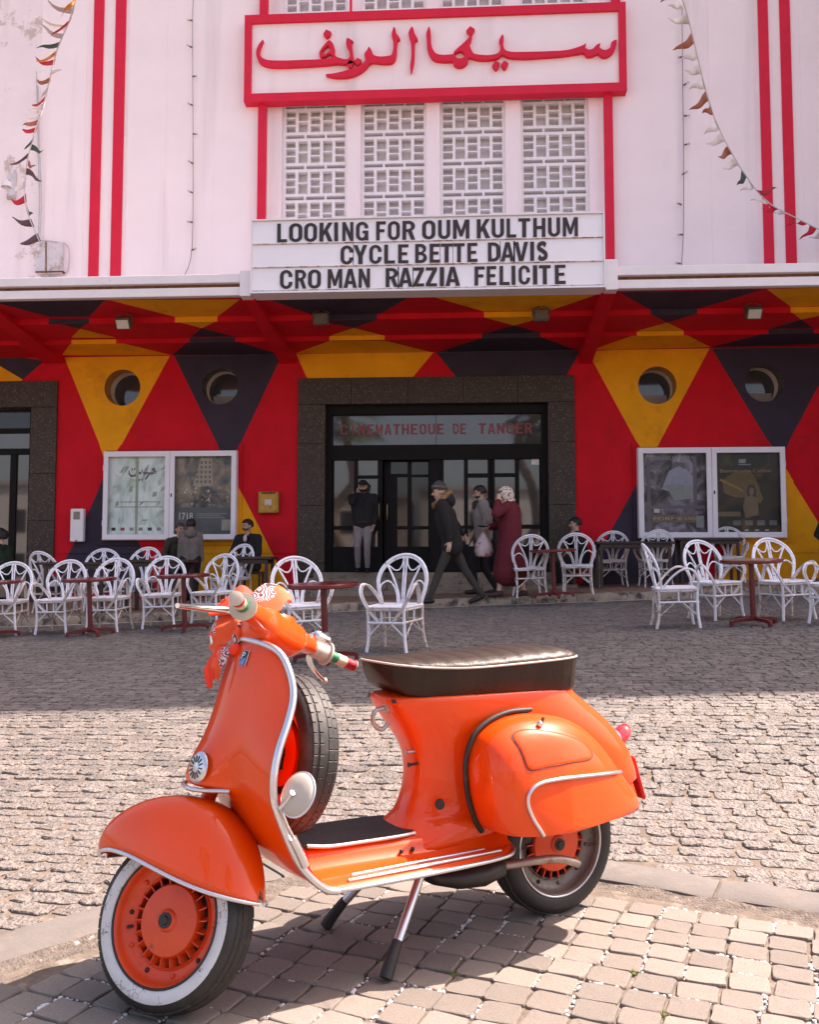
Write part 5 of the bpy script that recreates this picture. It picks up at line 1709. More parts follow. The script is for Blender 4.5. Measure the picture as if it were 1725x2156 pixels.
# ------------------------------------------------------------------ bunting
FC = [(.80, .74, .72), (.60, .02, .04), (.78, .26, .04), (.06, .10, .08), (.55, .03, .05), (.55, .45, .42), (.82, .76, .74), (.40, .14, .08), (.8, .75, .72), (.12, .07, .08)]
FM = [fabric('flag_%d' % i, c, .1) for i, c in enumerate(FC)]
for m in FM:
    m.node_tree.nodes['Principled BSDF'].inputs['Transmission Weight'].default_value = 0.0
M_string = mat('white_string', (.6, .56, .55), .8)
def bunting(pts, label, seed, wind):
    """pts: px, py, world Y"""
    P = [ony(px, py, Y) for px, py, Y in pts]
    root = empty('bunting', P[-1], 0, label, 'bunting', 'strings of pennants')
    l = root.location.copy()
    path = smoothpath([p - l for p in P], 8)
    mobj('string', *tube(path, 0.010, 5), M_string, root)
    rr = random.Random(seed)
    Ls = [0]
    for a, b in zip(path[:-1], path[1:]):
        Ls.append(Ls[-1] + (b - a).length)
    d = 0.15
    while d < Ls[-1] - .1:
        i = max(k for k in range(len(Ls)) if Ls[k] <= d)
        i = min(i, len(path) - 2)
        t = (d - Ls[i]) / max(1e-6, Ls[i + 1] - Ls[i])
        c = path[i].lerp(path[i + 1], t)
        tan = (path[i + 1] - path[i]).normalized()
        # pennant blown to the side: base along the string, tip trailing downwind and curling
        w = 0.155
        ln = rr.uniform(.24, .36)
        dirw = Vector((wind * rr.uniform(.5, 1.0) * (1 if rr.random() < .9 else -1), rr.uniform(-.4, .25), rr.uniform(-.9, .0))).normalized()
        curl = Vector((rr.uniform(-.3, .3), rr.uniform(-.3, .3), rr.uniform(-.2, 1.1)))
        ns = 7
        V = []
        ph = rr.uniform(0, 3)
        for k in range(ns):
            s = k / (ns - 1)
            wid = w * (1 - s) ** .8 * .5 + .004
            q = c + dirw * ln * s + curl * ln * .45 * s * s + Vector((0, .05 * math.sin(s * 5 + ph), .035 * math.sin(s * 6 + ph)))
            V += [tuple(q + tan * wid), tuple(q - tan * wid)]
        F = [(2 * k, 2 * k + 1, 2 * k + 3, 2 * k + 2) for k in range(ns - 1)]
        o = mobj('pennant', V, F, rr.choice(FM), root, smooth=180)
        sm = o.modifiers.new('solid', 'SOLIDIFY')
        sm.thickness = .002
        d += rr.uniform(.19, .29)
bunting([(168, -60, 10.6), (150, 30, 11.4), (118, 110, 12.3), (92, 215, 13.4), (66, 300, 14.3), (52, 370, 15.0), (55, 440, 15.5), (84, 512, 16.0)], 'string of small coloured pennants hanging at the upper left', 5, -1)
bunting([(1420, -40, 12.3), (1445, 20, 12.7), (1470, 120, 13.2), (1490, 200, 13.6), (1515, 270, 14.0), (1565, 360, 14.5), (1618, 425, 15.0), (1690, 465, 15.5), (1800, 520, 16.0)], 'string of small coloured pennants crossing the red bands at the upper right', 8, -1)

# ------------------------------------------------------------------ the square behind the viewer (seen in glass and paint)
M_trunk = mat('palm_trunk', (0.16, 0.11, 0.075), 0.9, var=0.3, vscale=8, bump=.8, bscale=10, bdist=.03)
M_frond = mat('palm_frond', (0.055, 0.085, 0.03), 0.6, var=0.3)
def palm(x, y, h, label, seed):
    rr = random.Random(seed)
    root = empty('palm_tree', (x, y, gz(x, y)), 0, label, 'palm tree', 'palm trees across the square')
    path = [(rr.uniform(-.12, .12) * k, rr.uniform(-.1, .1) * k, h * k / 8) for k in range(9)]
    path = smoothpath(path, 2)
    mobj('trunk', *tube(path, [.26 - .08 * i / len(path) + .015 * (i % 2) for i in range(len(path))], 12), M_trunk, root, smooth=40)
    g = Geo()
    top = Vector(path[-1])
    for k in range(46):
        a = rr.uniform(0, 2 * PI)
        el = rr.uniform(-.7, 1.2)
        d = Vector((math.cos(a) * math.cos(el), math.sin(a) * math.cos(el), math.sin(el)))
        ln = rr.uniform(.9, 1.5)
        stem_end = top + d * ln
        side = d.cross(Vector((0, 0, 1))).normalized()
        upv = side.cross(d).normalized()
        g.add(tube([top, stem_end], [.02, .012], 4))
        for j in range(15):                       # fan of blades
            b = (j - 7) / 7 * 1.25
            dd = (d * math.cos(b) + side * math.sin(b)).normalized()
            tip = stem_end + dd * rr.uniform(.7, .95) + Vector((0, 0, -rr.uniform(.1, .35)))
            mid = stem_end + dd * .45
            w = upv.cross(dd).normalized() * .035
            g.add(([stem_end, mid + w, tip, mid - w], [(0, 1, 2, 3)]))
    tag(g.obj('crown', M_frond, root), None)
palm(-5.6, -9.0, 8.2, 'tall fan palm across the square, left of the viewer', 3)
palm(3.2, -10.5, 8.6, 'tall fan palm across the square, right of the viewer', 4)
palm(4.6, -10.0, 8.0, 'fan palm standing close to the tall right palm', 6)
# unseen block added right of the cinema to shade the far street
ab = empty('shadow_block', (14.75, 21.9, 0), 0, 'tall pale apartment block standing right of the cinema beyond the picture', 'building')
mobj('wall', *box(0, 0, 10.6, 14.5, 18.2, 22), mat('pale_render', (.72, .66, .62), .85, var=.05), ab)
mobj('roof', *box(0, 0, 21.72, 14.5, 18.2, .2), M_roof, ab)
for f_ in range(6):
    for k in range(5):
        mobj('window', *box(-5.2 + k * 2.6, -9.12, 3 + f_ * 3.2, 1.1, .06, 1.5), M_dark, ab)
M_far = mat('ochre_house', (0.50, 0.42, 0.36), 0.85, var=0.08)
M_far2 = mat('pale_house', (0.62, 0.58, 0.54), 0.85, var=0.06)
for i, (xa, xb, ya, h, m) in enumerate(((-46, -22, -30, 7.2, M_far2), (-21, -4, -33, 6.4, M_far), (-3, 16, -34, 7.0, M_far2), (17, 44, -30, 7.6, M_far))):
    hs = empty('town_house', ((xa + xb) / 2, ya, 0), 0, ['pale town house at the left end across the square', 'low ochre town house across the square', 'pale town house in the middle across the square', 'tall ochre town house at the right end across the square'][i], 'house', 'houses across the square')
    l = hs.location
    mobj('wall', *box(0, -5, h / 2 - .5, xb - xa, 10, h + 1), m, hs)
    mobj('roof', *box(0, -5, h + .16, xb - xa + .4, 10.4, .3), M_roof, hs)
    n = int((xb - xa) / 2.6)
    for f_ in range(int(h // 3.2)):
        for k in range(n):
            x = -(xb - xa) / 2 + (k + .5) * (xb - xa) / n
            w = mobj('window', *box(x, .01, 1.6 + f_ * 3.1, 1.1, .06, 1.6), M_dark, hs)
# ------------------------------------------------------------------ the orange scooter
M_or = mat('orange_paint', (0.74, 0.062, 0.002), 0.42, var=0.06, vscale=4, coat=0.6, spec=.2, dirt=(0.22, 0.045, 0.02), dscale=34, dlo=0.735, dhi=0.75)
M_orm = mat('orange_wheel_paint', (0.66, 0.060, 0.010), 0.42, var=0.10, vscale=14, dirt=(0.22, 0.045, 0.015), dscale=9, dlo=0.60, dhi=0.68)
M_trim = mat('aluminium_trim', (0.62, 0.63, 0.66), 0.28, 0.9, var=0.06, vscale=20)
M_chrome = mat('chrome', (0.75, 0.74, 0.72), 0.12, 1.0, var=0.05)
M_old = mat('dull_aluminium', (0.45, 0.42, 0.39), 0.42, 0.8, var=0.15, vscale=18, dirt=(.16, .10, .06), dscale=12, dlo=.6, dhi=.7)
M_rub = mat('black_rubber', (0.017, 0.015, 0.014), 0.62, var=0.3, vscale=20, bump=.3, bscale=60, bdist=.003, dirt=(.06, .05, .042), dscale=8, dlo=.55, dhi=.7)
M_white = mat('white_sidewall', (0.52, 0.525, 0.53), 0.6, var=0.10, vscale=12, dirt=(0.075, 0.062, 0.05), dscale=16, dlo=0.585, dhi=0.62, bump=.3, bscale=50, bdist=.003)
M_seat = mat('seat_leather', (0.022, 0.012, 0.0075), 0.46, var=0.25, vscale=12, bump=.5, bscale=70, bdist=.004, spec=.28)
M_mat = mat('floor_mat', (0.012, 0.011, 0.011), 0.7, bump=1.0, bscale=140, bdist=.006)
M_redl = mat('red_lens', (0.55, 0.012, 0.02), 0.12, var=.1, coat=.6, spec=.8)
M_drim = mat('grimy_rim', (0.17, 0.145, 0.13), 0.5, 0.5, var=.2, vscale=14, dirt=(.07, .05, .04), dscale=10)
M_cream = mat('cream_plastic', (0.46, 0.40, 0.33), 0.4, var=.08, dirt=(.25, .18, .12), dscale=20, dlo=.62, dhi=.7)
M_dk = mat('oily_black', (0.014, 0.011, 0.010), 0.5, var=.3)

rwc = onz(1163, 1922)
SC = empty('scooter', (rwc.x, rwc.y, 0.006), math.radians(-148.4), 'glossy orange vintage scooter with whitewall front tyre parked on the block pavement', 'scooter')
SCM = Matrix.Translation(SC.location) @ Matrix.Rotation(math.radians(-148.4), 4, 'Z')
SCI = SCM.inverted()
def scp(px, py, t):
    """photo pixel on the scooter's own lengthwise plane at sideways distance t"""
    o_, d_ = SCI @ CAMP, SCI.to_3x3() @ ray(px, py)
    k = (t - o_.y) / d_.y
    q = o_ + d_ * k
    return Vector((q.x, t, q.z))
# steering: everything on the fork is built straight ahead, then turned about the raked axis
RAKE, STEER = math.radians(24), math.radians(-54)
AXP = Vector((0.925, 0, 0.905))
AXD = Vector((-math.sin(RAKE), 0, math.cos(RAKE)))
ST = Matrix.Translation(AXP) @ Matrix.Rotation(STEER, 4, AXD) @ Matrix.Translation(-AXP)
RW = 0.213
FS = 0.965

def wheel(parent, M, front, spare=False):
    """built round the local y axis at the origin, then moved by M"""
    tm = [M_rub, M_white]
    prof = [(.150, .040), (.158, .050), (.172, .054), (.188, .0525), (.199, .046), (.207, .036), (.2115, .020), (.213, .0), (.2115, -.020), (.207, -.036), (.199, -.046), (.188, -.0525), (.172, -.054), (.158, -.050), (.150, -.040), (.150, 0)]
    V, F = lathe(prof, 72, True)
    m = len(prof)
    mi = []
    for k in range(72):
        for j in range(m):
            mi.append(1 if (front and j in (0, 1, 2)) else 0)
    ty = fixn(mobj('tyre', V, F, tm, parent, smooth=50, mi=mi, mat=M))
    # tread blocks
    g = Geo()
    nb = 48
    for k in range(nb):
        a = 2 * PI * k / nb
        for s, off in ((1, 0), (-1, .5)):
            for (y0, y1) in ((.006, .020), (.023, .037)):
                aa = a + off * 2 * PI / nb
                R0 = .2128 - (.0 if y0 < .01 else .0035)
                r = Matrix.Rotation(-aa, 4, 'Y')
                g.add(cbox(R0 - .0015, s * (y0 + y1) / 2, 0, .0052, (y1 - y0) * .94, 2 * PI * .213 / nb * .90, .0010), 0, r)
    tag(g.obj('tread', M_rub, ty, mat=M), None, kind='stuff')
    rm = M_orm if (front or spare) else M_drim
    M = M @ Matrix.Diagonal((1, .86 if spare else .94, 1, 1))
    prof = [(.158, .047), (.153, .053), (.149, .050), (.146, .036), (.139, .020), (.128, .014), (.116, .012), (.112, .018), (.108, .014), (.108, -.02), (.14, -.03), (.152, -.05), (.158, -.046)]
    rim = fixn(mobj('rim', *lathe(prof, 64), rm, parent, smooth=45, mat=M))
    mobj('rim_edge', *tube([(.1545 * math.cos(2 * PI * k / 56), .0525, .1545 * math.sin(2 * PI * k / 56)) for k in range(56)], .0035, 6, closed=True), M_dk if front else M_trim, rim, mat=M, smooth=80)
    # finned drum
    prof = [(.0, .046), (.016, .046), (.024, .043), (.028, .036), (.060, .034), (.083, .030), (.087, .024), (.087, -.02), (0, -.02)]
    dr = fixn(mobj('brake_drum', *lathe(prof, 48), M_orm, parent, smooth=40, mat=M))
    for k in range(22):
        a = 2 * PI * k / 22
        r = M @ Matrix.Rotation(a, 4, 'Y') @ Matrix.Translation((.0965, .012, 0)) @ Matrix.Rotation(.35, 4, 'X')
        mobj('fin', *box(0, 0, 0, .024, .026, .0032), M_orm, dr, mat=r)
    mobj('drum_back', *lathe([(.0, -.004), (.109, -.004)], 32), M_dk, dr, mat=M)
    mobj('hub_nut', *lathe([(.0, .053), (.010, .053), (.012, .049), (.019, .048), (.019, .043)], 20), M_dk, dr, mat=M, smooth=40)
    for k in range(10):
        a = 2 * PI * (k + .3) / 10
        c = (.127 * math.cos(a), .016, .127 * math.sin(a))
        mobj('bolt', *sphere(c, (.0062, .006, .0062), 8, 5), rm if k % 2 else M_dk, rim, mat=M, smooth=180)
    if front:
        mobj('valve', *tube([(.118, .015, -.01), (.128, .026, -.012)], .004, 6), M_dk, rim, mat=M)
# age cracks in the white rubber
N_, L_k = M_white.node_tree.nodes, M_white.node_tree.links
bw = N_['Principled BSDF']
tcw = N_.new('ShaderNodeTexCoord'); vw = N_.new('ShaderNodeTexVoronoi'); vw.feature = 'DISTANCE_TO_EDGE'; vw.inputs['Scale'].default_value = 62
nw = N_.new('ShaderNodeTexNoise'); nw.inputs['Scale'].default_value = 9
L_k.new(tcw.outputs['Object'], vw.inputs['Vector']); L_k.new(tcw.outputs['Object'], nw.inputs['Vector'])
c1 = N_.new('ShaderNodeMath'); c1.operation = 'LESS_THAN'; c1.inputs[1].default_value = .03
c2 = N_.new('ShaderNodeMath'); c2.operation = 'GREATER_THAN'; c2.inputs[1].default_value = .55
c3 = N_.new('ShaderNodeMath'); c3.operation = 'MULTIPLY'
L_k.new(vw.outputs['Distance'], c1.inputs[0]); L_k.new(nw.outputs['Fac'], c2.inputs[0]); L_k.new(c1.outputs[0], c3.inputs[0]); L_k.new(c2.outputs[0], c3.inputs[1])
mw_ = N_.new('ShaderNodeMix'); mw_.data_type = 'RGBA'
L_k.new(c3.outputs[0], mw_.inputs[0]); L_k.new(bw.inputs['Base Color'].links[0].from_socket, mw_.inputs[6]); mw_.inputs[7].default_value = (.17, .145, .125, 1)
L_k.new(mw_.outputs[2], bw.inputs['Base Color'])
# ---- front wheel, fork and mudguard
AX = Vector((1.197, 0, 0))
un = Vector((1.225, 0, 0))
wl = AXP + AXD * ((0.215 - AXP.z) / AXD.z)              # axis at axle height
axle0 = Vector((wl.x - 0.066, 0, 0.215))
cz = (ST @ axle0).z
nrm = ST.to_3x3() @ Vector((0, 1, 0))
low = cz - FS * (.168 * math.sqrt(1 - nrm.z ** 2) + .045)
axle0.z -= low
MF = ST @ Matrix.Translation(axle0) @ Matrix.Scale(FS, 4)
fwheel = mobj('front_wheel_hub', *lathe([(.0, .02), (.03, .02), (.03, -.09), (0, -.09)], 16), M_dk, SC, mat=MF)
wheel(fwheel, MF, True)
# mudguard
topp = [(.250, .165), (.236, .205), (.195, .250), (.125, .284), (.045, .298), (-.045, .292), (-.122, .260), (-.185, .198), (-.222, .125), (-.240, .050)]
bot = [(.254, .158, .012), (.220, .164, .060), (.160, .163, .090), (.085, .143, .106), (.01, .112, .113), (-.07, .078, .112), (-.14, .052, .102), (-.192, .036, .08), (-.228, .026, .048), (-.243, .022, .012)]
TP, BP = smoothpath([(a, 0, b) for a, b in topp], 3), smoothpath([(a, c, b) for a, b, c in bot], 3)
rings = []
na = 20
for tp, bp in zip(TP, BP):
    r = []
    for k in range(na + 1):
        a = PI * k / na
        hh = max(0, math.sin(a)) ** 0.72
        y = bp.y * (1 if math.cos(a) > 0 else -1) * abs(math.cos(a)) ** 0.62
        r.append((bp.x + (tp.x - bp.x) * hh, y, bp.z + (tp.z - bp.z) * hh))
    rings.append(r)
V, F = loft(rings, False, False)
MG = ST @ Matrix.Translation(axle0 + Vector((-.006, 0, .008))) @ Matrix.Scale(.97, 4)
mg = fixn(mobj('front_mudguard', V, F, M_or, SC, smooth=180, mat=MG, sub=1))
sm = mg.modifiers.new('thick', 'SOLIDIFY'); sm.thickness = .003
for s in (1, -1):
    mobj('trim_strip', *tube([(p.x, s * (p.y + .001), p.z) for p in BP], .0055, 8), M_trim, mg, smooth=80, mat=MG)
# fork leg and link (far side of the wheel)
fk = smoothpath([AXP + AXD * -.30, AXP + AXD * -.42 + Vector((0, -.03, 0)), axle0 + Vector((.06, -.075, .10)), axle0 + Vector((.02, -.085, .03))], 4)
mobj('fork', *tube(fk, .020, 10), M_or, SC, mat=ST, smooth=60)
mobj('fork_link', *tube([axle0 + Vector((.03, -.085, .02)), axle0 + Vector((0, -.075, 0))], .022, 10), M_dk, SC, mat=ST, smooth=60)
mobj('steering_column', *tube([AXP + AXD * -.36, AXP + AXD * -.05], .030, 14), M_or, SC, mat=ST, smooth=60)

# ---- leg shield
rows = [((1.016, .872), (.992, .872, .075), 0.0), ((1.030, .835), (.964, .852, .150), .003), ((1.043, .785), (.951, .806, .192), .008), ((1.052, .725), (.950, .750, .218), .014),
        ((1.062, .665), (.970, .692, .237), .022), ((1.067, .615), (.998, .632, .253), .040), ((1.068, .575), (1.015, .575, .263), .068), ((1.066, .535), (1.018, .527, .268), .088), ((1.063, .512), (1.014, .502, .269), .092)]
rows2 = [((1.060, .502), (1.010, .490, .270), 0), ((1.048, .455), (.996, .452, .270), 0), ((1.026, .405), (.974, .402, .268), 0), ((.994, .350), (.944, .348, .263), 0), ((.945, .302), (.905, .305, .254), 0), ((.885, .272), (.868, .276, .245), 0), ((.83, .262), (.835, .266, .240), 0)]
def shrow(c, e, bul, n=17):
    r = []
    for k in range(n):
        u = -1 + 2 * k / (n - 1)
        t = u * e[2]
        b = e[0] + (c[0] - e[0]) * (1 - abs(u) ** 2.2)
        z = c[1] + (e[1] - c[1]) * abs(u) ** 2
        b += bul * math.exp(-(t / .085) ** 4)
        r.append((b, t, z))
    return r
rings = [shrow(*q) for q in rows] + [shrow(*q) for q in rows2]
V, F = loft(rings, False, False)
sh = fixn(mobj('leg_shield', V, F, M_or, SC, smooth=180))
# face normals forward
sm = sh.modifiers.new('thick', 'SOLIDIFY'); sm.thickness = .007; sm.offset = 0
m2 = sh.modifiers.new('sub', 'SUBSURF'); m2.levels = m2.render_levels = 2
edge = [q[1] for q in rows] + [q[1] for q in rows2]
near_e = [(e[0], e[2] + .001, e[1]) for e in edge]
pth = [(e[0], -e[2] - .001, e[1]) for e in reversed(edge)] + [(1.018, 0, .878)] + near_e
mobj('shield_trim', *tube(smoothpath(pth, 4), .0095, 10), M_trim, sh, smooth=80)
lip = [p for p in rings[8]]
mobj('lip_trim', *tube(smoothpath([(p[0] + .002, p[1], p[2] - .004) for p in lip if abs(p[1]) < .125], 3), .006, 8), M_trim, sh, smooth=80)
# horn grille and badge lie on the shield surface
from mathutils.bvhtree import BVHTree
bpy.context.view_layer.update()
bvh_s = BVHTree.FromObject(sh, bpy.context.evaluated_depsgraph_get())
def on_shield(px, py):
    o_, d_ = SCI @ CAMP, (SCI.to_3x3() @ ray(px, py)).normalized()
    h = bvh_s.ray_cast(o_, d_)
    n_ = h[1] if h[1].dot(d_) < 0 else -h[1]
    return h[0], n_
gc, gn = on_shield(418, 1616)
gn = (gn + Vector((.55, 0, .0))).normalized()
gm = Matrix.Translation(gc + gn * .004) @ gn.to_track_quat('Y', 'Z').to_matrix().to_4x4()
hg = mobj('horn_grille', *lathe([(0, .006), (.030, .004), (.038, .001), (.040, -.004)], 32), M_trim, sh, mat=gm, smooth=50)
for k in range(14):
    a = 2 * PI * k / 14
    mobj('slot', *box(.021, 0, 0, .016, .003, .0032), M_dk, hg, mat=gm @ Matrix.Rotation(a, 4, 'Y') @ Matrix.Translation((0, .0045, 0)))
# badge: blue and black shield with a P
bd_c, bn_ = on_shield(516, 1386)
bm_ = Matrix.Translation(bd_c + bn_ * .003) @ (-bn_).to_track_quat('Y', 'Z').to_matrix().to_4x4()
bdg = mobj('badge', *cbox(0, 0, 0, .026, .004, .040, .0012), M_trim, sh, mat=bm_)
mobj('badge_face', *box(0, -.0025, .0085, .022, .002, .019), M_dk, bdg, mat=bm_)
mobj('badge_face', *box(0, -.0025, -.0105, .022, .002, .0185), mat('badge_blue', (.02, .05, .22), .3), bdg, mat=bm_)
gv = slab([[(0, 0), (.25, 0), (.25, .4), (.6, .4), (.95, .55), (.95, .85), (.6, 1), (0, 1)], [(.25, .56), (.55, .56), (.68, .63), (.68, .78), (.55, .84), (.25, .84)]], lambda x, y: None if inpoly(x, y, [(.25, .56), (.55, .56), (.68, .63), (.68, .78), (.55, .84), (.25, .84)]) else (0 if inpoly(x, y, [(0, 0), (.25, 0), (.25, .4), (.6, .4), (.95, .55), (.95, .85), (.6, 1), (0, 1)]) else None), 0, .001, lambda x, y, d: (-.007 + x * .012, -.0045 + d, -.004 + y * .019))
mobj('badge_letter', gv[0], gv[1], M_trim, bdg, mat=bm_)
bl_ = [(-.010, -.019), (.010, -.019), (.010, .002)]
mobj('badge_stripe', [(a, -.0042, b) for a, b in bl_] + [(-.0085, -.0042, -.010)], [(0, 1, 2, 3)], mat('badge_pale', (.15, .22, .5), .3), bdg, mat=bm_)

# ---- floorboard with centre tunnel
rings = []
st_ = [(.86, .243, .10, .330), (.80, .243, .105, .332), (.70, .242, .108, .330), (.60, .240, .110, .328), (.52, .236, .116, .328), (.44, .230, .128, .328), (.36, .220, .140, .325), (.30, .204, .142, .318), (.262, .170, .130, .308)]
for s, w, tw, tz in st_:
    half = [(w, .266), (w - .006, .276), (w - .03, .280), (tw + .035, .283), (tw + .014, .290), (tw + .004, .310), (tw - .008, tz - .003), (tw - .03, tz), (0, tz + .001)]
    if s > .85: half = [(a, b) for a, b in half]
    r = [(s, a, b) for a, b in half] + [(s, -a, b) for a, b in reversed(half[:-1])] + [(s, -w + .02, .255), (s, 0, .25), (s, w - .02, .255)]
    rings.append(r)
fb = fixn(mobj('floorboard', *loft(rings, True, True), M_or, SC, smooth=60))
for s in (1, -1):
    ed = [(.835, .240, .266)] + [(q[0], q[1] + .002, .268) for q in st_[1:]] + [(.255, .150, .270), (.262, .12, .262)]
    mobj('edge_trim', *tube(smoothpath([(a, s * b, c) for a, b, c in ed], 4), .0065, 8), M_trim, fb, smooth=80)
    for t0, t1, s0, s1 in ((.222, .200, .80, .325), (.188, .168, .775, .36)):
        mobj('floor_strip', *tube(smoothpath([(s0, s * t0, .281), ((s0 + s1) / 2, s * (t0 - .003), .284), (s1, s * t1, .283)], 4), .0048, 8), M_trim, fb, smooth=80)
for x_, z_ in ((.60, .300), (.565, .301), (.40, .300)):
    mobj('bolt', *sphere((x_, .128, z_), (.0065, .005, .0065), 8, 6), M_dk, fb, smooth=180)
# rubber mat
mw = [(.875, .085), (.86, .098), (.80, .100), (.70, .101), (.60, .101), (.555, .095), (.54, .085)]
V = [(s, w, .3335 + (.006 if i == 0 else 0)) for i, (s, w) in enumerate(mw)] + [(s, -w, .3335 + (.006 if i == 0 else 0)) for i, (s, w) in enumerate(mw)]
V += [(x, y, z + .006) for x, y, z in V]
n = len(mw)
F = [(2 * n + i, 2 * n + i + 1, 3 * n + i + 1, 3 * n + i) for i in range(n - 1)] + [(i, i + 1, 2 * n + i + 1, 2 * n + i) for i in range(n - 1)] + [(n + i, n + i + 1, 3 * n + i + 1, 3 * n + i) for i in range(n - 1)] + [(0, n, 3 * n, 2 * n), (n - 1, 2 * n - 1, 4 * n - 1, 3 * n - 1)]
mt = fixn(mobj('floor_mat', V, F, M_mat, fb))
for s in (1, -1):
    mobj('mat_trim', *tube(smoothpath([(.862, s * .098, .342), (.80, s * .103, .334), (.70, s * .104, .333), (.60, s * .104, .333), (.54, s * .096, .333)], 4), .0055, 8), M_trim, mt, smooth=80)
mobj('brake_pedal', *tube(smoothpath([(.80, -.085, .33), (.815, -.085, .375), (.80, -.085, .40)], 4), [.010] * 9, 8), M_old, fb, smooth=60)
mobj('pedal_pad', *cbox(.792, -.085, .398, .02, .05, .055, .006), M_rub, fb)

# ---- body under the seat
def body_ring(z, sf, sr, wf, wm, n=36):
    r = []
    mid, a = (sf + sr) / 2, (sf - sr) / 2
    for k in range(n):
        th = 2 * PI * k / n
        c, s_ = math.cos(th), math.sin(th)
        s = mid + a * (1 if c > 0 else -1) * abs(c) ** .62
        f = (s - sr) / (sf - sr)
        w = wm + (wf - wm) * sstep(.55, 1.0, f)
        r.append((s, w * (1 if s_ > 0 else -1) * abs(s_) ** .50, z))
    return r
BR = [(.272, .645, .25, .13, .14), (.300, .605, .24, .120, .145), (.325, .582, .225, .108, .145), (.352, .556, .17, .098, .145), (.364, .546, -.10, .097, .145), (.374, .540, -.310, .096, .145), (.42, .518, -.290, .092, .148), (.49, .508, -.263, .092, .150),
      (.545, .518, -.215, .096, .148), (.594, .548, -.168, .106, .146), (.645, .586, -.095, .120, .142), (.682, .606, -.045, .130, .138), (.700, .614, -.030, .133, .136), (.712, .60, -.03, .125, .13)]
bo = fixn(mobj('frame_body', *loft([body_ring(*q) for q in BR], True, True), M_or, SC, smooth=180, sub=1))
tl = smoothpath([(-.345, .345), (-.33, .40), (-.30, .455), (-.262, .512), (-.20, .575), (-.12, .635), (-.045, .69)], 2) if False else None
# rear skirt so that the body closes over the wheel
rings = []
for s, zt, w in ((.10, .62, .14), (.0, .62, .138), (-.10, .60, .125), (-.19, .545, .105), (-.265, .455, .08), (-.315, .35, .055), (-.328, .295, .04)):
    r = []
    for k in range(15):
        a = PI * k / 14
        r.append((s - .0 * math.sin(a), w * math.cos(a), max(.285, zt * 1.0 - .0) * math.sin(a) ** .5 * 1.0 if False else .285 + (zt - .285) * math.sin(a) ** .5))
    rings.append(r)
rk_ = fixn(mobj('rear_mudguard', *loft(rings, False, False), M_or, SC, smooth=180, sub=1))
sm = rk_.modifiers.new('thick', 'SOLIDIFY'); sm.thickness = .004
# details on the front of the body: hook, choke and fuel knobs, plug
hk = smoothpath([(.60, .03, .672), (.632, .03, .664), (.638, .03, .632), (.612, .03, .612), (.59, .03, .628)], 4)
mobj('bag_hook', *tube(hk, .0065, 8), M_old, bo, smooth=60)
mobj('hook_base', *cbox(.592, .03, .674, .022, .03, .03, .004), M_old, bo)
for z, s0, dk in ((.545, .518, 0), (.510, .508, 1)):
    mobj('knob', *tube([(s0 - .01, .045, z), (s0 + .022, .05, z), (s0 + .028, .05, z)], [.004, .004, .008], 8), M_dk if dk else M_old, bo)
cp = Vector((.470, .112, .408))
mobj('plug', *tube([cp, cp + Vector((.006, .012, 0))], .014, 14), M_dk, bo)

# ---- side cowls
OUT = [(.362, .345), (.389, .413), (.400, .48), (.397, .535), (.373, .588), (.324, .622), (.257, .640), (.172, .640), (.068, .616), (-.03, .550), (-.12, .450), (-.200, .358), (-.15, .343), (-.05, .339), (.08, .336), (.20, .336), (.29, .337), (.335, .338)]
OUTS = [(p.x, p.z) for p in smoothpath([(a, 0, b) for a, b in OUT], 3, True)]
def cowl(sgn):
    rings = []
    for f, t in ((1.0, .100), (1.0, .140), (1.015, .175), (1.0, .212), (.945, .246), (.85, .273), (.70, .292), (.50, .305), (.28, .312), (.10, .315)):
        r = []
        for s, z in OUTS:
            cs, cz_ = .16, .338
            fz = f
            zz = cz_ + (z - cz_) * fz
            ss = cs + (s - cs) * (f ** .80)
            tt = t - .060 * max(0, (.16 - ss)) / .36 * (1 if ss < .16 else 0) * (t - .1) / .2
            # lower skirt stays full
            r.append((ss, sgn * tt, zz))
        rings.append(r)
    V, F = loft(rings, True, False)
    n = len(OUTS)
    V.append((.16, sgn * .316, .355))
    b = (len(rings) - 1) * n
    F += [(b + j, b + (j + 1) % n, len(V) - 1) for j in range(n)]
    F.append(tuple(range(n)))
    return fixn(mobj('side_cowl', V, F, M_or, SC, smooth=180, sub=1))
cwL, cwR = cowl(1), cowl(-1)
bpy.context.view_layer.update()
dg = bpy.context.evaluated_depsgraph_get()
bvh = BVHTree.FromObject(cwL, dg)
def on_cowl(px, py, lift=.003):
    """where the line of sight meets the left cowl, in scooter coordinates"""
    o_, d_ = SCI @ CAMP, (SCI.to_3x3() @ ray(px, py)).normalized()
    h = bvh.ray_cast(o_, d_)
    if h[0] is None:
        return None
    return h[0] + h[1] * lift
def cowl_path(pts, n=6, lift=.003):
    """traced in the picture at a few points, each laid on the surface"""
    pp = smoothpath([(a, b, 0) for a, b in pts], n)
    r = [on_cowl(p.x, p.y, lift) for p in pp]
    return [q for q in r if q is not None]
tr_ = cowl_path([(1306, 1626), (1250, 1632), (1180, 1640), (1136, 1650), (1116, 1668), (1112, 1692), (1122, 1722), (1138, 1748), (1148, 1764)])
if len(tr_) > 4:
    mobj('cowl_trim', *tube(tr_, .0055, 8), M_trim, cwL, smooth=80)
lid = [(1078, 1548), (1110, 1536), (1165, 1542), (1215, 1556), (1240, 1574), (1248, 1590), (1240, 1600), (1200, 1607), (1150, 1616), (1122, 1622), (1110, 1616), (1104, 1600), (1094, 1576)]
lp = smoothpath([(a, b, 0) for a, b in lid], 4, True)
c0 = sum(lp, Vector()) / len(lp)
lidr = []
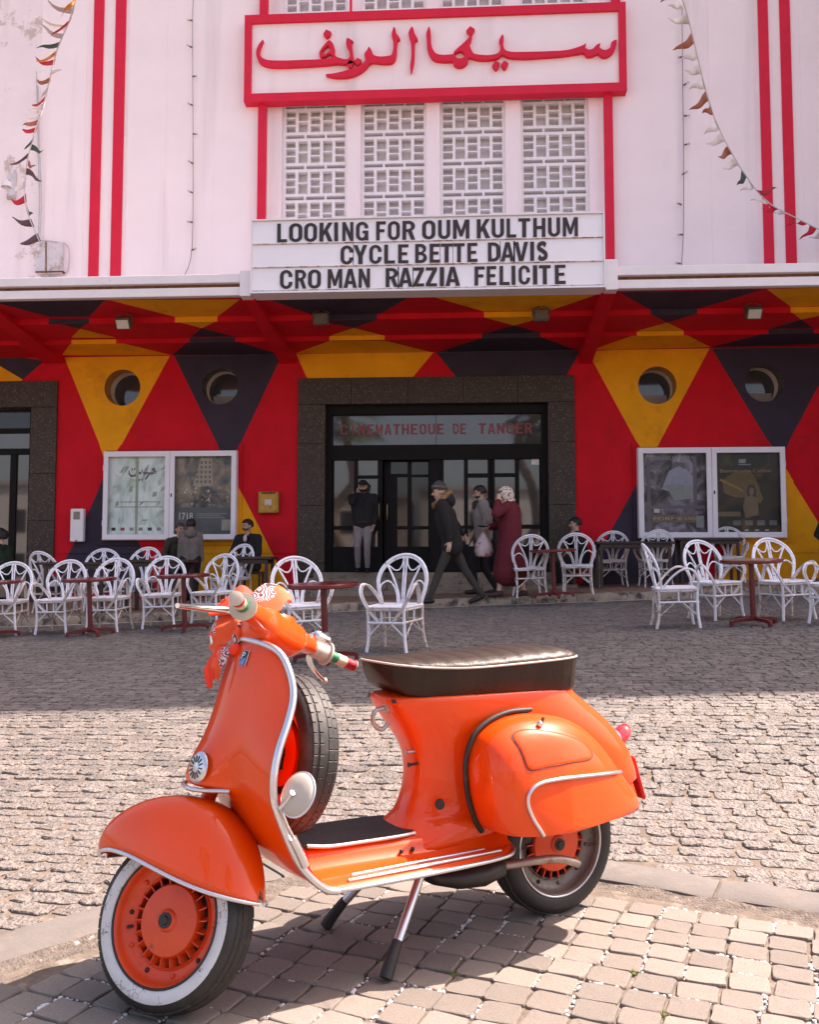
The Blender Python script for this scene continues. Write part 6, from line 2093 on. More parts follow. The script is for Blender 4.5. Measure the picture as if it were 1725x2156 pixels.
for f in (1.0, .985, .93, .75, .5, .25):
    lift = {1.0: -.002, .985: .0022}.get(f, .0032)
    lidr.append([on_cowl(c0.x + (p.x - c0.x) * f, c0.y + (p.y - c0.y) * f, lift) for p in lp])
if all(q is not None for r in lidr for q in r):
    V, F = loft(lidr, True, False)
    V.append(on_cowl(c0.x, c0.y, .0032))
    n = len(lp)
    F += [((len(lidr) - 1) * n + j, (len(lidr) - 1) * n + (j + 1) % n, len(V) - 1) for j in range(n)]
    tl_ = fixn(mobj('toolbox_lid', V, F, M_or, cwL, smooth=180))
    mobj('lid_gap', *tube([on_cowl(p.x, p.y, .0004) for p in lp], .0016, 5, closed=True), M_dk, tl_)
kn = on_cowl(1136, 1527, .0)
if kn is not None:
    mobj('cowl_catch', *sphere(kn + Vector((0, .004, .004)), (.010, .008, .010), 12, 8), M_chrome, cwL, smooth=180)
    mobj('catch_lever', *tube([kn + Vector((-.006, .004, .006)), kn + Vector((-.012, .004, .022))], .005, 6), M_rust, cwL)
# rubber beading between cowl and body
bead = [(.352, .142, .325), (.372, .144, .352), (.398, .146, .413), (.410, .147, .48), (.407, .147, .54), (.381, .146, .596), (.330, .145, .632), (.260, .143, .651), (.18, .141, .652)]
for s in (1, -1):
    mobj('cowl_beading', *tube(smoothpath([(a, s * (b + .006), c) for a, b, c in bead], 5), .0075, 8), M_rub, cwL if s > 0 else cwR, smooth=80)

# ---- seat
sst = [(.648, .006, .800, .806, .808), (.641, .040, .788, .805, .810), (.628, .066, .768, .803, .811), (.602, .095, .735, .799, .812), (.565, .116, .712, .795, .812), (.52, .129, .701, .790, .811), (.43, .140, .697, .785, .814), (.36, .144, .696, .784, .815), (.28, .146, .696, .786, .819),
       (.20, .147, .696, .789, .824), (.12, .146, .696, .792, .828), (.05, .142, .696, .795, .828), (.01, .132, .697, .797, .824), (-.018, .112, .699, .798, .816), (-.036, .08, .702, .798, .808), (-.044, .03, .708, .797, .802)]
def sint(s):
    for a, b in zip(sst[:-1], sst[1:]):
        if a[0] >= s >= b[0]:
            t = (a[0] - s) / (a[0] - b[0])
            return [a[k] + (b[k] - a[k]) * t for k in range(5)]
    return list(sst[-1])
ss_ = sorted(set([q[0] for q in sst] + list(np.linspace(.645, -.04, 96))), reverse=True)
rings = []
for s in ss_:
    _, w, zb, zp, zt = sint(s)
    rib = 0.0050 * (1 - abs(math.sin(PI * (s - .02) / .062)) ** .35)
    edgef = min(1, w / .09)
    half = [(0, zb), (w * .84, zb), (w * .89, zb + .008), (w * .955, zb + (zp - zb) * .5), (w * 1.0, zp - .004), (w, zp + .002), (w * .94, zp + (zt - zp) * .45 - rib * .6), (w * .72, zp + (zt - zp) * .8 - rib), (w * .36, zt - .001 - rib), (0, zt - rib)]
    rings.append([(s, a, b) for a, b in half] + [(s, -a, b) for a, b in reversed(half[1:-1])])
seat = fixn(mobj('saddle', *loft(rings, True, True), M_seat, SC, smooth=70))
pp = [(q[0], q[1] + .0015, q[3] - .001) for q in sst]
pp = pp + [(a, -b, c) for a, b, c in reversed(pp)]
mobj('seat_piping', *tube(smoothpath(pp, 3, True), .0032, 8, closed=True), mat('white_piping', (.42, .38, .34), .6), seat, smooth=80)
mobj('seat_base', *loft([[(s, w * .8, z) for s, w in ((.60, .10), (.5, .13), (.3, .14), (.0, .12))] + [(s, -w * .8, z) for s, w in ((.0, .12), (.3, .14), (.5, .13), (.60, .10))] for z in (.690, .700)], True, True), M_dk, SC)

# ---- rear wheel, engine, exhaust, stand, lights
MR = Matrix.Translation((.0, .0, RW + .001)) 
rwheel = mobj('rear_wheel_hub', *lathe([(.0, .02), (.03, .02), (.03, -.09), (0, -.09)], 16), M_dk, SC, mat=MR)
wheel(rwheel, MR, False)
mobj('engine_case', *loft([[(s, -.05 + .075 * math.cos(a) * f, .25 + .08 * math.sin(a) * f) for a in [2 * PI * k / 12 for k in range(12)]] for s, f in ((-.05, .6), (.06, 1), (.2, 1), (.32, .7))], True, True), M_dk, SC, smooth=40)
rings = []
for s, z, hw, hh in ((.50, .205, .03, .012), (.47, .198, .085, .026), (.40, .190, .105, .038), (.32, .188, .105, .042), (.25, .196, .09, .034), (.225, .20, .04, .016)):
    rings.append([(s, .03 + hw * math.cos(a), z + hh * (1 if math.sin(a) > 0 else -1) * abs(math.sin(a)) ** .7) for a in [2 * PI * k / 20 for k in range(20)]])
ex = fixn(mobj('exhaust_box', *loft(rings, True, True), M_dk, SC, smooth=50))
M_pipe = mat('heated_steel', (0.36, 0.29, 0.24), 0.4, 0.7, var=.25, vscale=14, dirt=(.2, .09, .04), dscale=9, dlo=.55, dhi=.65)
mobj('tail_pipe', *tube(smoothpath([(.245, .09, .198), (.20, .105, .202), (.14, .118, .206), (.07, .124, .202), (.01, .124, .184), (-.005, .124, .176)], 4), .0125, 12), M_pipe, ex, smooth=60)
sd = mobj('stand_bar', *tube([(.52, -.11, .235), (.52, .11, .235)], .014, 10), M_old, SC, smooth=60)
for s in (1, -1):
    lg_ = smoothpath([(.52, s * .105, .235), (.56, s * .125, .175), (.625, s * .165, .09), (.66, s * .185, .045)], 4)
    lgo = mobj('stand_leg', *tube(lg_, .0125, 10), M_trim, SC, smooth=60)
    mobj('stand_foot', *tube([lg_[-1] - Vector((.028, s * .016, -.040)), lg_[-1], lg_[-1] + Vector((.022, s * .013, -.036))], [.014, .0165, .018], 10), M_rub, lgo, smooth=50)
tlb = mobj('tail_light', *loft([[(-.262 - d * .94, r * math.cos(a), .500 + .55 * d + r * math.sin(a)) for a in [2 * PI * k / 20 for k in range(20)]] for d, r in ((0, .030), (.03, .031), (.05, .026), (.060, .014))], True, True), M_redl, SC, smooth=60)
mobj('light_base', *loft([[(-.25 - d * .94, r * math.cos(a), .495 + .55 * d + r * math.sin(a)) for a in [2 * PI * k / 20 for k in range(20)]] for d, r in ((0, .034), (.015, .034))], True, True), M_chrome, tlb, smooth=40)
pm_ = Matrix.Translation((-.318, .0, .385)) @ Matrix.Rotation(math.radians(18), 4, 'Y')
mobj('rear_plate', *cbox(0, 0, 0, .012, .115, .15, .005), mat('red_plate', (.55, .02, .015), .35), SC, mat=pm_)

# ---- spare wheel behind the shield
MS = Matrix.Translation((.880, -.02, .562)) @ Matrix.Rotation(math.radians(90 + 8), 4, 'Z') @ Matrix.Rotation(math.radians(-8), 4, 'X')
sp_ = mobj('spare_wheel_hub', *lathe([(.0, .02), (.03, .02), (.03, -.05), (0, -.05)], 16), M_dk, SC, mat=MS)
wheel(sp_, MS, False, True)
mobj('spare_bracket', *box(.935, -.015, .55, .11, .05, .05), M_dk, SC)

# ---- mirror clamped low on the shield edge
mc = scp(622, 1671, .315)
mn = (SCI.to_3x3() @ Vector((-.55, -.72, .42))).normalized()
mm = Matrix.Translation(mc) @ mn.to_track_quat('Y', 'Z').to_matrix().to_4x4()
mr = mobj('mirror', *lathe([(0, .004), (.022, .003), (.042, -.001), (.052, -.007), (.0525, -.010), (.050, -.012), (0, -.012)], 40), M_cream, SC, mat=mm, smooth=50)
mobj('mirror_rim', *tube([(.0525 * math.cos(2 * PI * k / 40), -.009, .0525 * math.sin(2 * PI * k / 40)) for k in range(40)], .003, 6, closed=True), M_trim, mr, mat=mm, smooth=80)
sa_ = scp(589, 1703, .282)
mobj('mirror_stem', *tube([sa_, mc.lerp(sa_, .35) + mn * .004, mc + mn * .010], [.0055, .006, .0065], 8), M_trim, mr, smooth=60)
cl0, cl1 = Vector((1.008, .279, .497)), Vector((.935, .270, .345))
mobj('mirror_clamp', *tube([Vector((.975, .283, .425)), Vector((.953, .281, .383)), Vector((.938, .276, .352))], .0105, 8), M_trim, mr, smooth=60)
mobj('clamp_rod', *tube([Vector((1.006, .284, .497)), Vector((.990, .288, .455)), Vector((.970, .287, .418))], .0045, 8), M_old, mr, smooth=60)

# ---- headset, bars, grips, levers (turned with the steering)
def hs_ring(t, cs, czz, rx, rz, n=20, p=.8):
    return [(cs + rx * (1 if math.cos(a) > 0 else -1) * abs(math.cos(a)) ** p, t, czz + rz * (1 if math.sin(a) > 0 else -1) * abs(math.sin(a)) ** p) for a in [2 * PI * k / n for k in range(n)]]
HX, HZ = .934, .892
tt = [(-.188, -.034, .002, .021, .022), (-.16, -.034, .004, .024, .025), (-.125, -.032, .003, .026, .027), (-.100, -.030, .002, .029, .031), (-.088, -.024, .0, .040, .040), (-.078, -.010, -.003, .058, .049), (-.060, .000, -.005, .068, .054), (-.025, .003, -.006, .073, .056), (0, .004, -.006, .074, .056)]
full = tt + [(-t, a, b, c, d) for t, a, b, c, d in reversed(tt[:-1])]
hs = fixn(mobj('headset', *loft([hs_ring(t, HX + a, HZ + b, c, d) for t, a, b, c, d in full], True, True), M_or, SC, mat=ST, smooth=180, sub=1))
mobj('headset_neck', *loft([[(HX + o_ + r * math.cos(a), r * .9 * math.sin(a), z) for a in [2 * PI * k / 24 for k in range(24)]] for z, r, o_ in ((.925, .070, .0), (.895, .062, .006), (.87, .052, .014), (.845, .048, .024))], True, True), M_or, hs, mat=ST, smooth=180)
# headlight
hl = mobj('headlight', *loft([[(HX + d, r * math.cos(a), HZ - .004 + r * math.sin(a) * .95) for a in [2 * PI * k / 28 for k in range(28)]] for d, r in ((.05, .058), (.10, .062), (.135, .060), (.150, .054))], True, True), M_or, hs, mat=ST, smooth=60)
mobj('headlight_ring', *tube([(HX + .148, .056 * math.cos(2 * PI * k / 32), HZ - .004 + .053 * math.sin(2 * PI * k / 32)) for k in range(32)], .005, 8, closed=True), M_chrome, hl, mat=ST, smooth=80)
mobj('headlight_glass', *sphere((HX + .145, 0, HZ - .004), (.018, .052, .050), 20, 10), M_bulb, hl, mat=ST, smooth=180)
M_g = [mat('grip_green', (.02, .20, .09), .35, .2, bump=.6, bscale=300), mat('grip_cream', (.66, .52, .36), .4, .2, bump=.6, bscale=300), mat('grip_red', (.42, .015, .03), .35, .2, bump=.6, bscale=300)]
for s in (1, -1):
    pv = Vector((HX - .034, s * .182, HZ + .002))
    SW = ST @ Matrix.Translation(pv) @ Matrix.Rotation(s * math.radians(23), 4, 'Z') @ Matrix.Rotation(s * math.radians(-9), 4, 'X')    # grips sweep back and droop
    def gr(t, r, n=22): return [(r * math.cos(2 * PI * k / n), s * t, r * math.sin(2 * PI * k / n)) for k in range(n)]
    hub = fixn(mobj('bar_sleeve', *loft([gr(a, r) for a, r in ((-.004, .023), (.002, .025), (.034, .026), (.046, .026), (.048, .035), (.054, .035), (.056, .016))], True, True), M_cream, hs, mat=SW, smooth=40))
    for k in range(3):
        a, b = .058 + .034 * k, .058 + .034 * (k + 1) - .001
        prof = [gr(a + (b - a) * j / 12, .0165 if j % 3 else .0150) for j in range(13)]
        fixn(mobj('grip', *loft(prof, True, True), M_g[k], hub, mat=SW, smooth=60))
    fixn(mobj('grip_end', *loft([gr(a, r) for a, r in ((.1595, .018), (.163, .018), (.165, .012))], True, True), M_cream, hub, mat=SW, smooth=40))
    lv = smoothpath([(.022, s * .018, -.006), (.050, s * .030, -.004), (.085, s * .065, -.006), (.115, s * .112, -.010), (.135, s * .165, -.016)], 5)
    nl = len(lv)
    le = mobj('hand_lever', *tube(lv, [.0105 - .0045 * i / nl for i in range(nl)], 10), M_chrome, hub, mat=SW, smooth=60)
    if s < 0:
        mobj('lever_ball', *sphere(lv[-1], .0095, 12, 8), M_cream, le, mat=SW, smooth=180)
sw = fixn(mobj('switch_box', *cbox(.004, -.020, .034, .064, .066, .036, .011), M_chrome, hs, mat=SW, bev=.004, smooth=40))
for dx_, dy_ in ((-.012, -.012), (.012, -.012), (.0, .014)):
    mobj('switch_button', *cbox(.004 + dx_ * 1.2, -.020 + dy_ * 1.2, .0525, .014, .018, .008, .002), M_dk, sw, mat=SW)
# ------------------------------------------------------------------ bandana tied over the headlight
M_band = mat('bandana_cloth', (0.80, 0.040, 0.008), 0.75, var=.12, vscale=12)
def paisley(m):
    N, Lk = m.node_tree.nodes, m.node_tree.links
    b = N['Principled BSDF']
    tc = N.new('ShaderNodeTexCoord')
    v = N.new('ShaderNodeTexVoronoi'); v.inputs['Scale'].default_value = 42
    Lk.new(tc.outputs['Object'], v.inputs['Vector'])
    w = N.new('ShaderNodeMath'); w.operation = 'MULTIPLY'; w.inputs[1].default_value = 26
    Lk.new(v.outputs['Distance'], w.inputs[0])
    s = N.new('ShaderNodeMath'); s.operation = 'SINE'
    Lk.new(w.outputs[0], s.inputs[0])
    r = N.new('ShaderNodeValToRGB')
    e = r.color_ramp.elements
    e[0].position, e[0].color = .15, (.05, .03, .05, 1)
    e[1].position, e[1].color = .85, (.62, .55, .58, 1)
    q = e.new(.45); q.color = (.55, .07, .02, 1)
    mr = N.new('ShaderNodeMapRange'); mr.inputs[1].default_value = -1; mr.inputs[2].default_value = 1
    Lk.new(s.outputs[0], mr.inputs[0]); Lk.new(mr.outputs[0], r.inputs[0])
    n = N.new('ShaderNodeTexNoise'); n.inputs['Scale'].default_value = 11
    Lk.new(tc.outputs['Object'], n.inputs['Vector'])
    mp = N.new('ShaderNodeMapRange'); mp.inputs[1].default_value = .46; mp.inputs[2].default_value = .48
    Lk.new(n.outputs['Fac'], mp.inputs[0])
    mx = N.new('ShaderNodeMix'); mx.data_type = 'RGBA'
    Lk.new(mp.outputs[0], mx.inputs[0])
    Lk.new(b.inputs['Base Color'].links[0].from_socket, mx.inputs[6])
    Lk.new(r.outputs[0], mx.inputs[7])
    Lk.new(mx.outputs[2], b.inputs['Base Color'])
    return m
M_pais = paisley(mat('paisley_cloth', (0.78, 0.085, 0.015), 0.75, var=.12, vscale=12))
BN = empty('bandana', SCM @ (ST @ Vector((HX + .12, 0, HZ - .07))), 0, 'orange paisley bandana knotted over the scooter headlight', 'bandana')
BI = Matrix.Translation(-BN.location) @ SCM @ ST
def cloth(name, rings, m, th=.0025, sub=2):
    V, F = loft(rings, False, False)
    o_ = mobj(name, V, F, m, BN, smooth=180, mat=BI)
    s_ = o_.modifiers.new('sub', 'SUBSURF'); s_.levels = s_.render_levels = sub
    k = o_.modifiers.new('thick', 'SOLIDIFY'); k.thickness = th
    return o_
rb = random.Random(9)
# hood over the lamp: rows go round the lamp, columns from the headset forward
rings = []
for i in range(22):
    a = math.radians(-128 + 256 * i / 21)
    r_ = []
    fold = .006 * math.sin(i * 1.9) + rb.uniform(-.003, .003)
    for d, rr in ((.045, .068), (.075, .071), (.115, .070), (.148, .064), (.166, .045), (.172, .012)):
        q = rr + fold * (1 if d < .15 else .4) + rb.uniform(-.0015, .0015)
        r_.append((HX + d + .006 * math.sin(i * 2.3 + d * 30), q * math.sin(a), HZ - .004 + q * math.cos(a) * 1.02))
    rings.append(r_)
hd_o = cloth('hood', rings[:-7], M_band)
cloth('hood_border', rings[-8:], M_pais)
# bunched folds on top
def puff(name, base, tipdir, w, h, m, seed, twist=0.0):
    r2 = random.Random(seed)
    rings = []
    for i in range(9):
        u = -1 + 2 * i / 8
        row = []
        for j in range(7):
            v_ = j / 6
            x = base[0] + u * w * (1 - .35 * v_) + tipdir[0] * h * v_
            y = base[1] + tipdir[1] * h * v_ + twist * u * w + .012 * math.sin(u * 5 + seed) * v_
            z = base[2] + h * math.sin(v_ * PI * .62) * (1 - .55 * u * u) + r2.uniform(-.003, .003)
            row.append((x, y, z))
        rings.append(row)
    return cloth(name, rings, m)
puff('fold', (HX + .090, .060, HZ + .048), (.1, -.8, .1), .066, .105, M_band, 2, .25)
puff('fold', (HX + .055, .000, HZ + .052), (-.3, -.8, .2), .066, .115, M_band, 5, -.3)
puff('fold', (HX + .020, .062, HZ + .042), (-.4, -.6, .2), .066, .095, M_pais, 7, .4)
puff('fold', (HX + .105, .020, HZ + .060), (.2, .3, 0), .030, .045, M_band, 11, .4)
# band round the throat of the lamp with a knot
bp_ = [(HX + .058 + .004 * math.sin(k * 1.7), (.073 + .003 * math.sin(k * 2.9)) * math.sin(2 * PI * k / 26), HZ - .006 + .069 * math.cos(2 * PI * k / 26)) for k in range(26)]
o_ = mobj('tie_band', *tube(smoothpath(bp_, 2, True), [.011 + .003 * math.sin(k * 1.3) for k in range(52)], 8, closed=True), M_pais, BN, smooth=180, mat=BI)
mobj('knot', *sphere((HX + .062, .072, HZ - .058), (.018, .014, .016), 12, 8), M_band, BN, smooth=180, mat=BI)
# hanging tails
def tail(pts, w, m):
    P = smoothpath(pts, 4)
    rings = []
    n = len(P)
    for i, p in enumerate(P):
        t = i / (n - 1)
        ww = w * (1 - .55 * t) * (.5 if t > .97 else 1) + .002
        rings.append([(p.x + u * ww, p.y + .006 * math.sin(u * 4 + t * 7), p.z + .004 * math.cos(u * 5 + t * 6)) for u in (-1, -.5, 0, .5, 1)])
    return cloth('tail', rings, m, sub=1)
tail([(HX + .095, .070, HZ - .045), (HX + .10, .085, HZ - .085), (HX + .105, .085, HZ - .110), (HX + .110, .080, HZ - .135)], .022, M_pais)
tail([(HX + .11, .066, HZ - .040), (HX + .122, .082, HZ - .09), (HX + .126, .086, HZ - .12), (HX + .128, .080, HZ - .155)], .018, M_band)
# ------------------------------------------------------------------ people: one remeshed skin each, clothes as its colours
SKIN = mat('skin', (0.50, 0.28, 0.19), 0.55, var=.08, vscale=14)
SKIN2 = mat('skin_pale', (0.58, 0.35, 0.25), 0.55, var=.08, vscale=14)
def cap(a, b, ra, rb, n=14):
    """tapered capsule as a mesh"""
    a, b = Vector(a), Vector(b)
    d = b - a
    L_ = max(d.length, 1e-5)
    d = d / L_
    path, rad = [], []
    for k in range(5):
        t = PI / 2 * (1 - k / 4)
        path.append(a - d * ra * math.sin(t)); rad.append(max(1e-4, ra * math.cos(t)))
    for k in range(1, 4):
        path.append(a.lerp(b, k / 4)); rad.append(ra + (rb - ra) * k / 4)
    for k in range(5):
        t = PI / 2 * k / 4
        path.append(b + d * rb * math.sin(t)); rad.append(max(1e-4, rb * math.cos(t)))
    return tube(path, rad, n)
def ell(c, r, R=None):
    V, F = sphere((0, 0, 0), r, 18, 12)
    m = Matrix.Translation(c) @ (R.to_4x4() if R else Matrix.Identity(4))
    return [tuple(m @ Vector(v)) for v in V], F
class Body:
    def __init__(s):
        s.g = Geo()
        s.prims = []                               # (kind, data, material index)
        s.mats = []
    def mi(s, m):
        if m not in s.mats: s.mats.append(m)
        return s.mats.index(m)
    def c(s, a, b, ra, rb, m, w=0.0):
        s.g.add(cap(a, b, ra, rb))
        s.prims.append((Vector(a), Vector(b), ra, rb, s.mi(m), w))
    def chain(s, pts, m, w=0.0):
        for p, q in zip(pts[:-1], pts[1:]):
            s.c(p[0], q[0], p[1], q[1], m, w)
    def e(s, c, r, m, R=None, w=0.0):
        s.g.add(ell(c, r, R))
        s.prims.append((Vector(c), Vector(c), min(r), min(r), s.mi(m), w))
    def build(s, name, root, vox=.011, smooth=6):
        me = bpy.data.meshes.new(name)
        me.from_pydata(s.g.V, [], s.g.F)
        o = bpy.data.objects.new(name, me)
        COL.objects.link(o)
        rm = o.modifiers.new('r', 'REMESH')
        rm.mode = 'VOXEL'
        rm.voxel_size = vox
        sm = o.modifiers.new('s', 'SMOOTH')
        sm.factor = .5
        sm.iterations = smooth
        bpy.context.view_layer.update()
        nm = bpy.data.meshes.new_from_object(o.evaluated_get(bpy.context.evaluated_depsgraph_get()))
        bpy.data.objects.remove(o)
        bpy.data.meshes.remove(me)
        nv = len(nm.polygons)
        C = np.empty(nv * 3)
        nm.polygons.foreach_get('center', C)
        C = C.reshape(-1, 3)
        best = np.full(nv, 1e9)
        mi = np.zeros(nv, dtype=np.int32)
        for a, b, ra, rb, k, w in s.prims:
            A, D = np.array(a), np.array(b - a)
            dd = max(1e-9, D @ D)
            t = np.clip(((C - A) @ D) / dd, 0, 1)
            dist = np.linalg.norm(C - (A + t[:, None] * D), axis=1) - (ra + (rb - ra) * t) - w
            m_ = dist < best
            best[m_] = dist[m_]
            mi[m_] = k
        for m in s.mats:
            nm.materials.append(m)
        nm.polygons.foreach_set('material_index', mi)
        nm.polygons.foreach_set('use_smooth', np.ones(nv, dtype=bool))
        nm.name = name
        o = bpy.data.objects.new(name, nm)
        COL.objects.link(o)
        o.parent = root
        return o
def V3(*a): return Vector(a)
def limb(a, b, l1, l2, bend):
    """middle joint of a two-bone limb bending towards 'bend'"""
    a, b, bend = Vector(a), Vector(b), Vector(bend)
    d = b - a
    L_ = min(d.length, (l1 + l2) * .999)
    u = d.normalized()
    x = (l1 * l1 - l2 * l2 + L_ * L_) / (2 * L_)
    h = math.sqrt(max(0, l1 * l1 - x * x))
    n = (bend - u * bend.dot(u)).normalized()
    return a + u * x + n * h, a + u * L_
def hand(B, wrist, dirv, palmn, m, side, curl=.5, sc=1.0):
    """palm, four unequal curled fingers and a thumb leaving the side of the palm"""
    d = Vector(dirv).normalized()
    pn = Vector(palmn)
    pn = (pn - d * pn.dot(d)).normalized()
    sd = d.cross(pn).normalized() * side
    w = Vector(wrist)
    pc = w + d * .085 * sc
    for u in (-.024, -.008, .008, .024):
        B.c(w + d * .015 + sd * u * .7, w + d * .088 * sc + sd * u, .014, .013, m)
    for u, ln in ((-.030, .060), (-.010, .078), (.010, .082), (.030, .072)):
        p = w + d * .090 * sc + sd * u
        d2 = (d * math.cos(curl * .6) + pn * math.sin(curl * .6)).normalized()
        q = p + d2 * ln * .55 * sc
        d3 = (d * math.cos(curl * 1.5) + pn * math.sin(curl * 1.5)).normalized()
        B.c(p, q, .0095, .0088, m)
        B.c(q, q + d3 * ln * .48 * sc, .0088, .0075, m)
    t0 = w + d * .030 * sc + sd * .030
    t1 = t0 + (d * .6 + sd * .7 + pn * .35).normalized() * .042 * sc
    B.c(t0, t1, .0125, .0105, m)
    B.c(t1, t1 + (d * .9 + sd * .25 + pn * .4).normalized() * .032 * sc, .0105, .0088, m)
def head(B, neck, top, face, skin, sc=1.0):
    """neck point, top of the skull, facing direction; returns a frame for hair and hats"""
    neck, top, f = Vector(neck), Vector(top), Vector(face)
    up = (top - neck).normalized()
    f = (f - up * f.dot(up)).normalized()
    s_ = up.cross(f).normalized()
    H = .225 * sc
    c = top - up * H * .5
    R = Matrix((s_, f, up)).transposed()
    B.c(neck - up * .03, c - up * .03, .052 * sc, .050 * sc, skin)
    B.e(c + up * .025 * sc - f * .006, (.074 * sc, .095 * sc, .087 * sc), skin, R)
    B.e(c - up * .035 * sc + f * .020 * sc, (.058 * sc, .066 * sc, .072 * sc), skin, R)
    B.e(c - up * .082 * sc + f * .050 * sc, (.028 * sc, .026 * sc, .024 * sc), skin, R)
    B.c(c + f * .085 * sc + up * .012, c + f * .112 * sc - up * .026 * sc, .009 * sc, .015 * sc, skin)
    for k in (-1, 1):
        B.e(c + s_ * k * .078 * sc - f * .01 - up * .008, (.010, .020, .030), skin, R)
        B.e(c + s_ * k * .040 * sc + f * .062 * sc - up * .028 * sc, (.022, .02, .02), skin, R)
    return c, R, up, f, s_
M_eye = mat('eye_dark', (.02, .015, .012), .3)
M_lip = mat('lips', (.30, .12, .09), .5)
M_hair = mat('dark_hair', (0.014, 0.011, 0.010), .6, var=.4, vscale=40, bump=.6, bscale=120, bdist=.004)
def face_bits(root, hd, sc=1.0):
    c, R, up, f, s_ = hd
    g = Geo()
    for k in (-1, 1):
        mobj('eye', *ell(c + s_ * k * .032 * sc + f * .084 * sc + up * .004 * sc, (.011 * sc, .008 * sc, .006 * sc), R), M_eye, root, smooth=180)
        mobj('eyebrow', *tube([c + s_ * k * .016 * sc + f * .094 * sc + up * .020 * sc, c + s_ * k * .048 * sc + f * .082 * sc + up * .022 * sc], .004 * sc, 5), M_hair, root)
    mobj('mouth', *ell(c + f * .080 * sc - up * .058 * sc, (.024 * sc, .010 * sc, .006 * sc), R), M_lip, root, smooth=180)
def shell(root, name, hd, m, r, cut, off=(0, 0, 0), sc=1.0, rough=.0, seed=1, nu=28, nv=18):
    """cap of hair or cloth: ellipsoid shell round the skull where cut(x, y, z) holds; x sideways, y to the face, z up"""
    c, R, up, f, s_ = hd
    V, F = sphere((0, 0, 0), 1.0, nu, nv)
    F = [q for q in F if cut(*(Vector([sum(V[i][k] for i in q) / len(q) for k in range(3)])))]
    used = sorted(set(i for q in F for i in q))
    re = {a: i for i, a in enumerate(used)}
    r2 = random.Random(seed)
    W = []
    for i in used:
        v = Vector(V[i])
        k = 1 + rough * (noise.noise(v * 4 + Vector((seed, 0, 0))))
        p = Vector((v.x * r[0] * k + off[0], v.y * r[1] * k + off[1], v.z * r[2] * k + off[2])) * sc
        W.append(c + R @ p)
    o = mobj(name, W, [tuple(re[i] for i in q) for q in F], m, root, smooth=180)
    k = o.modifiers.new('t', 'SOLIDIFY'); k.thickness = .012; k.offset = 0
    return o
def short_hair(root, hd, m=None, sc=1.0, seed=1, back=True):
    return shell(root, 'hair', hd, m or M_hair, (.082, .104, .096), lambda x, y, z: z > (.42 if y > .45 else (.05 if y > -.1 else -.55)) , (0, -.006, .022), sc, .10, seed)
def shoe(B, ankle, d, m, sole=None, ln=.24):
    a, d = Vector(ankle), Vector(d).normalized()
    B.c(a + V3(0, 0, -.01), a - d * .03 + V3(0, 0, -.045), .042, .042, m)
    B.c(a - d * .035 + V3(0, 0, -.05), a + d * (ln - .10) + V3(0, 0, -.058), .038, .036, m)
    B.c(a + d * .05 + V3(0, 0, -.05), a + d * (ln - .075) + V3(0, 0, -.062), .040, .030, m)
def place(px, py, up):
    return ongz(px, py, up)

def walker(name, label, px, py, up, face_ang, H, jacket, trousers, shoes, skin, legs, arms, lean=.06, bulk=1.0, headpitch=.0, hz=None, sleeves=True, turn=0.0, hem=.0):
    """face_ang: direction of travel in the ground plane (radians, 0 = +x)"""
    p = place(px, py, up) if hz is None else hz
    root = empty('person', p, face_ang, label, 'person')
    B = Body()
    k = H / 1.75
    # local frame: +x forward, +y left, z up
    hip = .93 * k
    fx_ = lean
    pel = V3(0, 0, hip)
    che = V3(fx_ * .6, 0, hip + .36 * k)
    nk = V3(fx_, 0, hip + .56 * k)
    b = bulk
    for s in (-1, 1):
        B.c(pel + V3(0, s * .055, .0), V3(fx_ * .3, s * .06 * b, hip + .17 * k), .108 * b, .112 * b, trousers if False else jacket)
        B.c(V3(fx_ * .3, s * .06 * b, hip + .15 * k), che + V3(0, s * .075 * b, 0), .112 * b, .118 * b, jacket)
        B.c(che + V3(0, s * .08 * b, .04), nk + V3(-.01, s * .125 * b, -.045), .10 * b, .062 * b, jacket)
        if hem:
            B.c(pel + V3(0, s * .055, .02), pel + V3(0, s * .06, -hem), .112 * b, .118 * b, jacket)
    B.c(nk + V3(-.01, -.09, -.03), nk + V3(-.01, .09, -.03), .062, .062, jacket)
    B.c(nk + V3(0, 0, -.05), nk + V3(.005, 0, .0), .066, .056, jacket)
    for s, (fx2, fz, yaw) in zip((1, -1), legs):        # left then right foot: forward offset, height, toe angle
        hp = V3(0, s * .085, hip - .03)
        ank = V3(fx2, s * .085, .085 + fz)
        kn, an = limb(hp, ank, .44 * k, .43 * k, V3(1, 0, .05))
        B.chain([(hp, .092), (hp.lerp(kn, .5), .080), (kn, .062), (kn.lerp(an, .4), .060), (an + V3(0, 0, .015), .046)], trousers)
        d = V3(math.cos(yaw), 0, math.sin(yaw))
        shoe(B, an, d, shoes)
    for s, (el, wr, hd_, pn, cu) in zip((1, -1), arms):  # wrist goal and hand direction
        sh_ = nk + V3(-.01, s * .17 * b, -.055)
        e_, w_ = limb(sh_, V3(*wr), .29 * k, .26 * k, V3(*el))
        B.chain([(sh_, .068 * b), (sh_.lerp(e_, .5), .058 * b), (e_, .050 * b), (w_ + (e_ - w_) * .08, .040)], jacket)
        B.c(w_ + (e_ - w_) * .06, w_, .030, .028, skin)
        hand(B, w_, hd_, pn, skin, -s, cu)
    tz = H + 0.0
    ta = Matrix.Rotation(turn, 3, 'Z') @ V3(math.cos(headpitch), 0, -math.sin(headpitch))
    hd = head(B, nk + V3(.0, 0, .01), V3(fx_ + .02 + .05 * math.sin(headpitch) * 2, 0, tz), ta, skin, k)
    body = B.build('body', root)
    face_bits(root, hd, k)
    return root, hd, nk, B

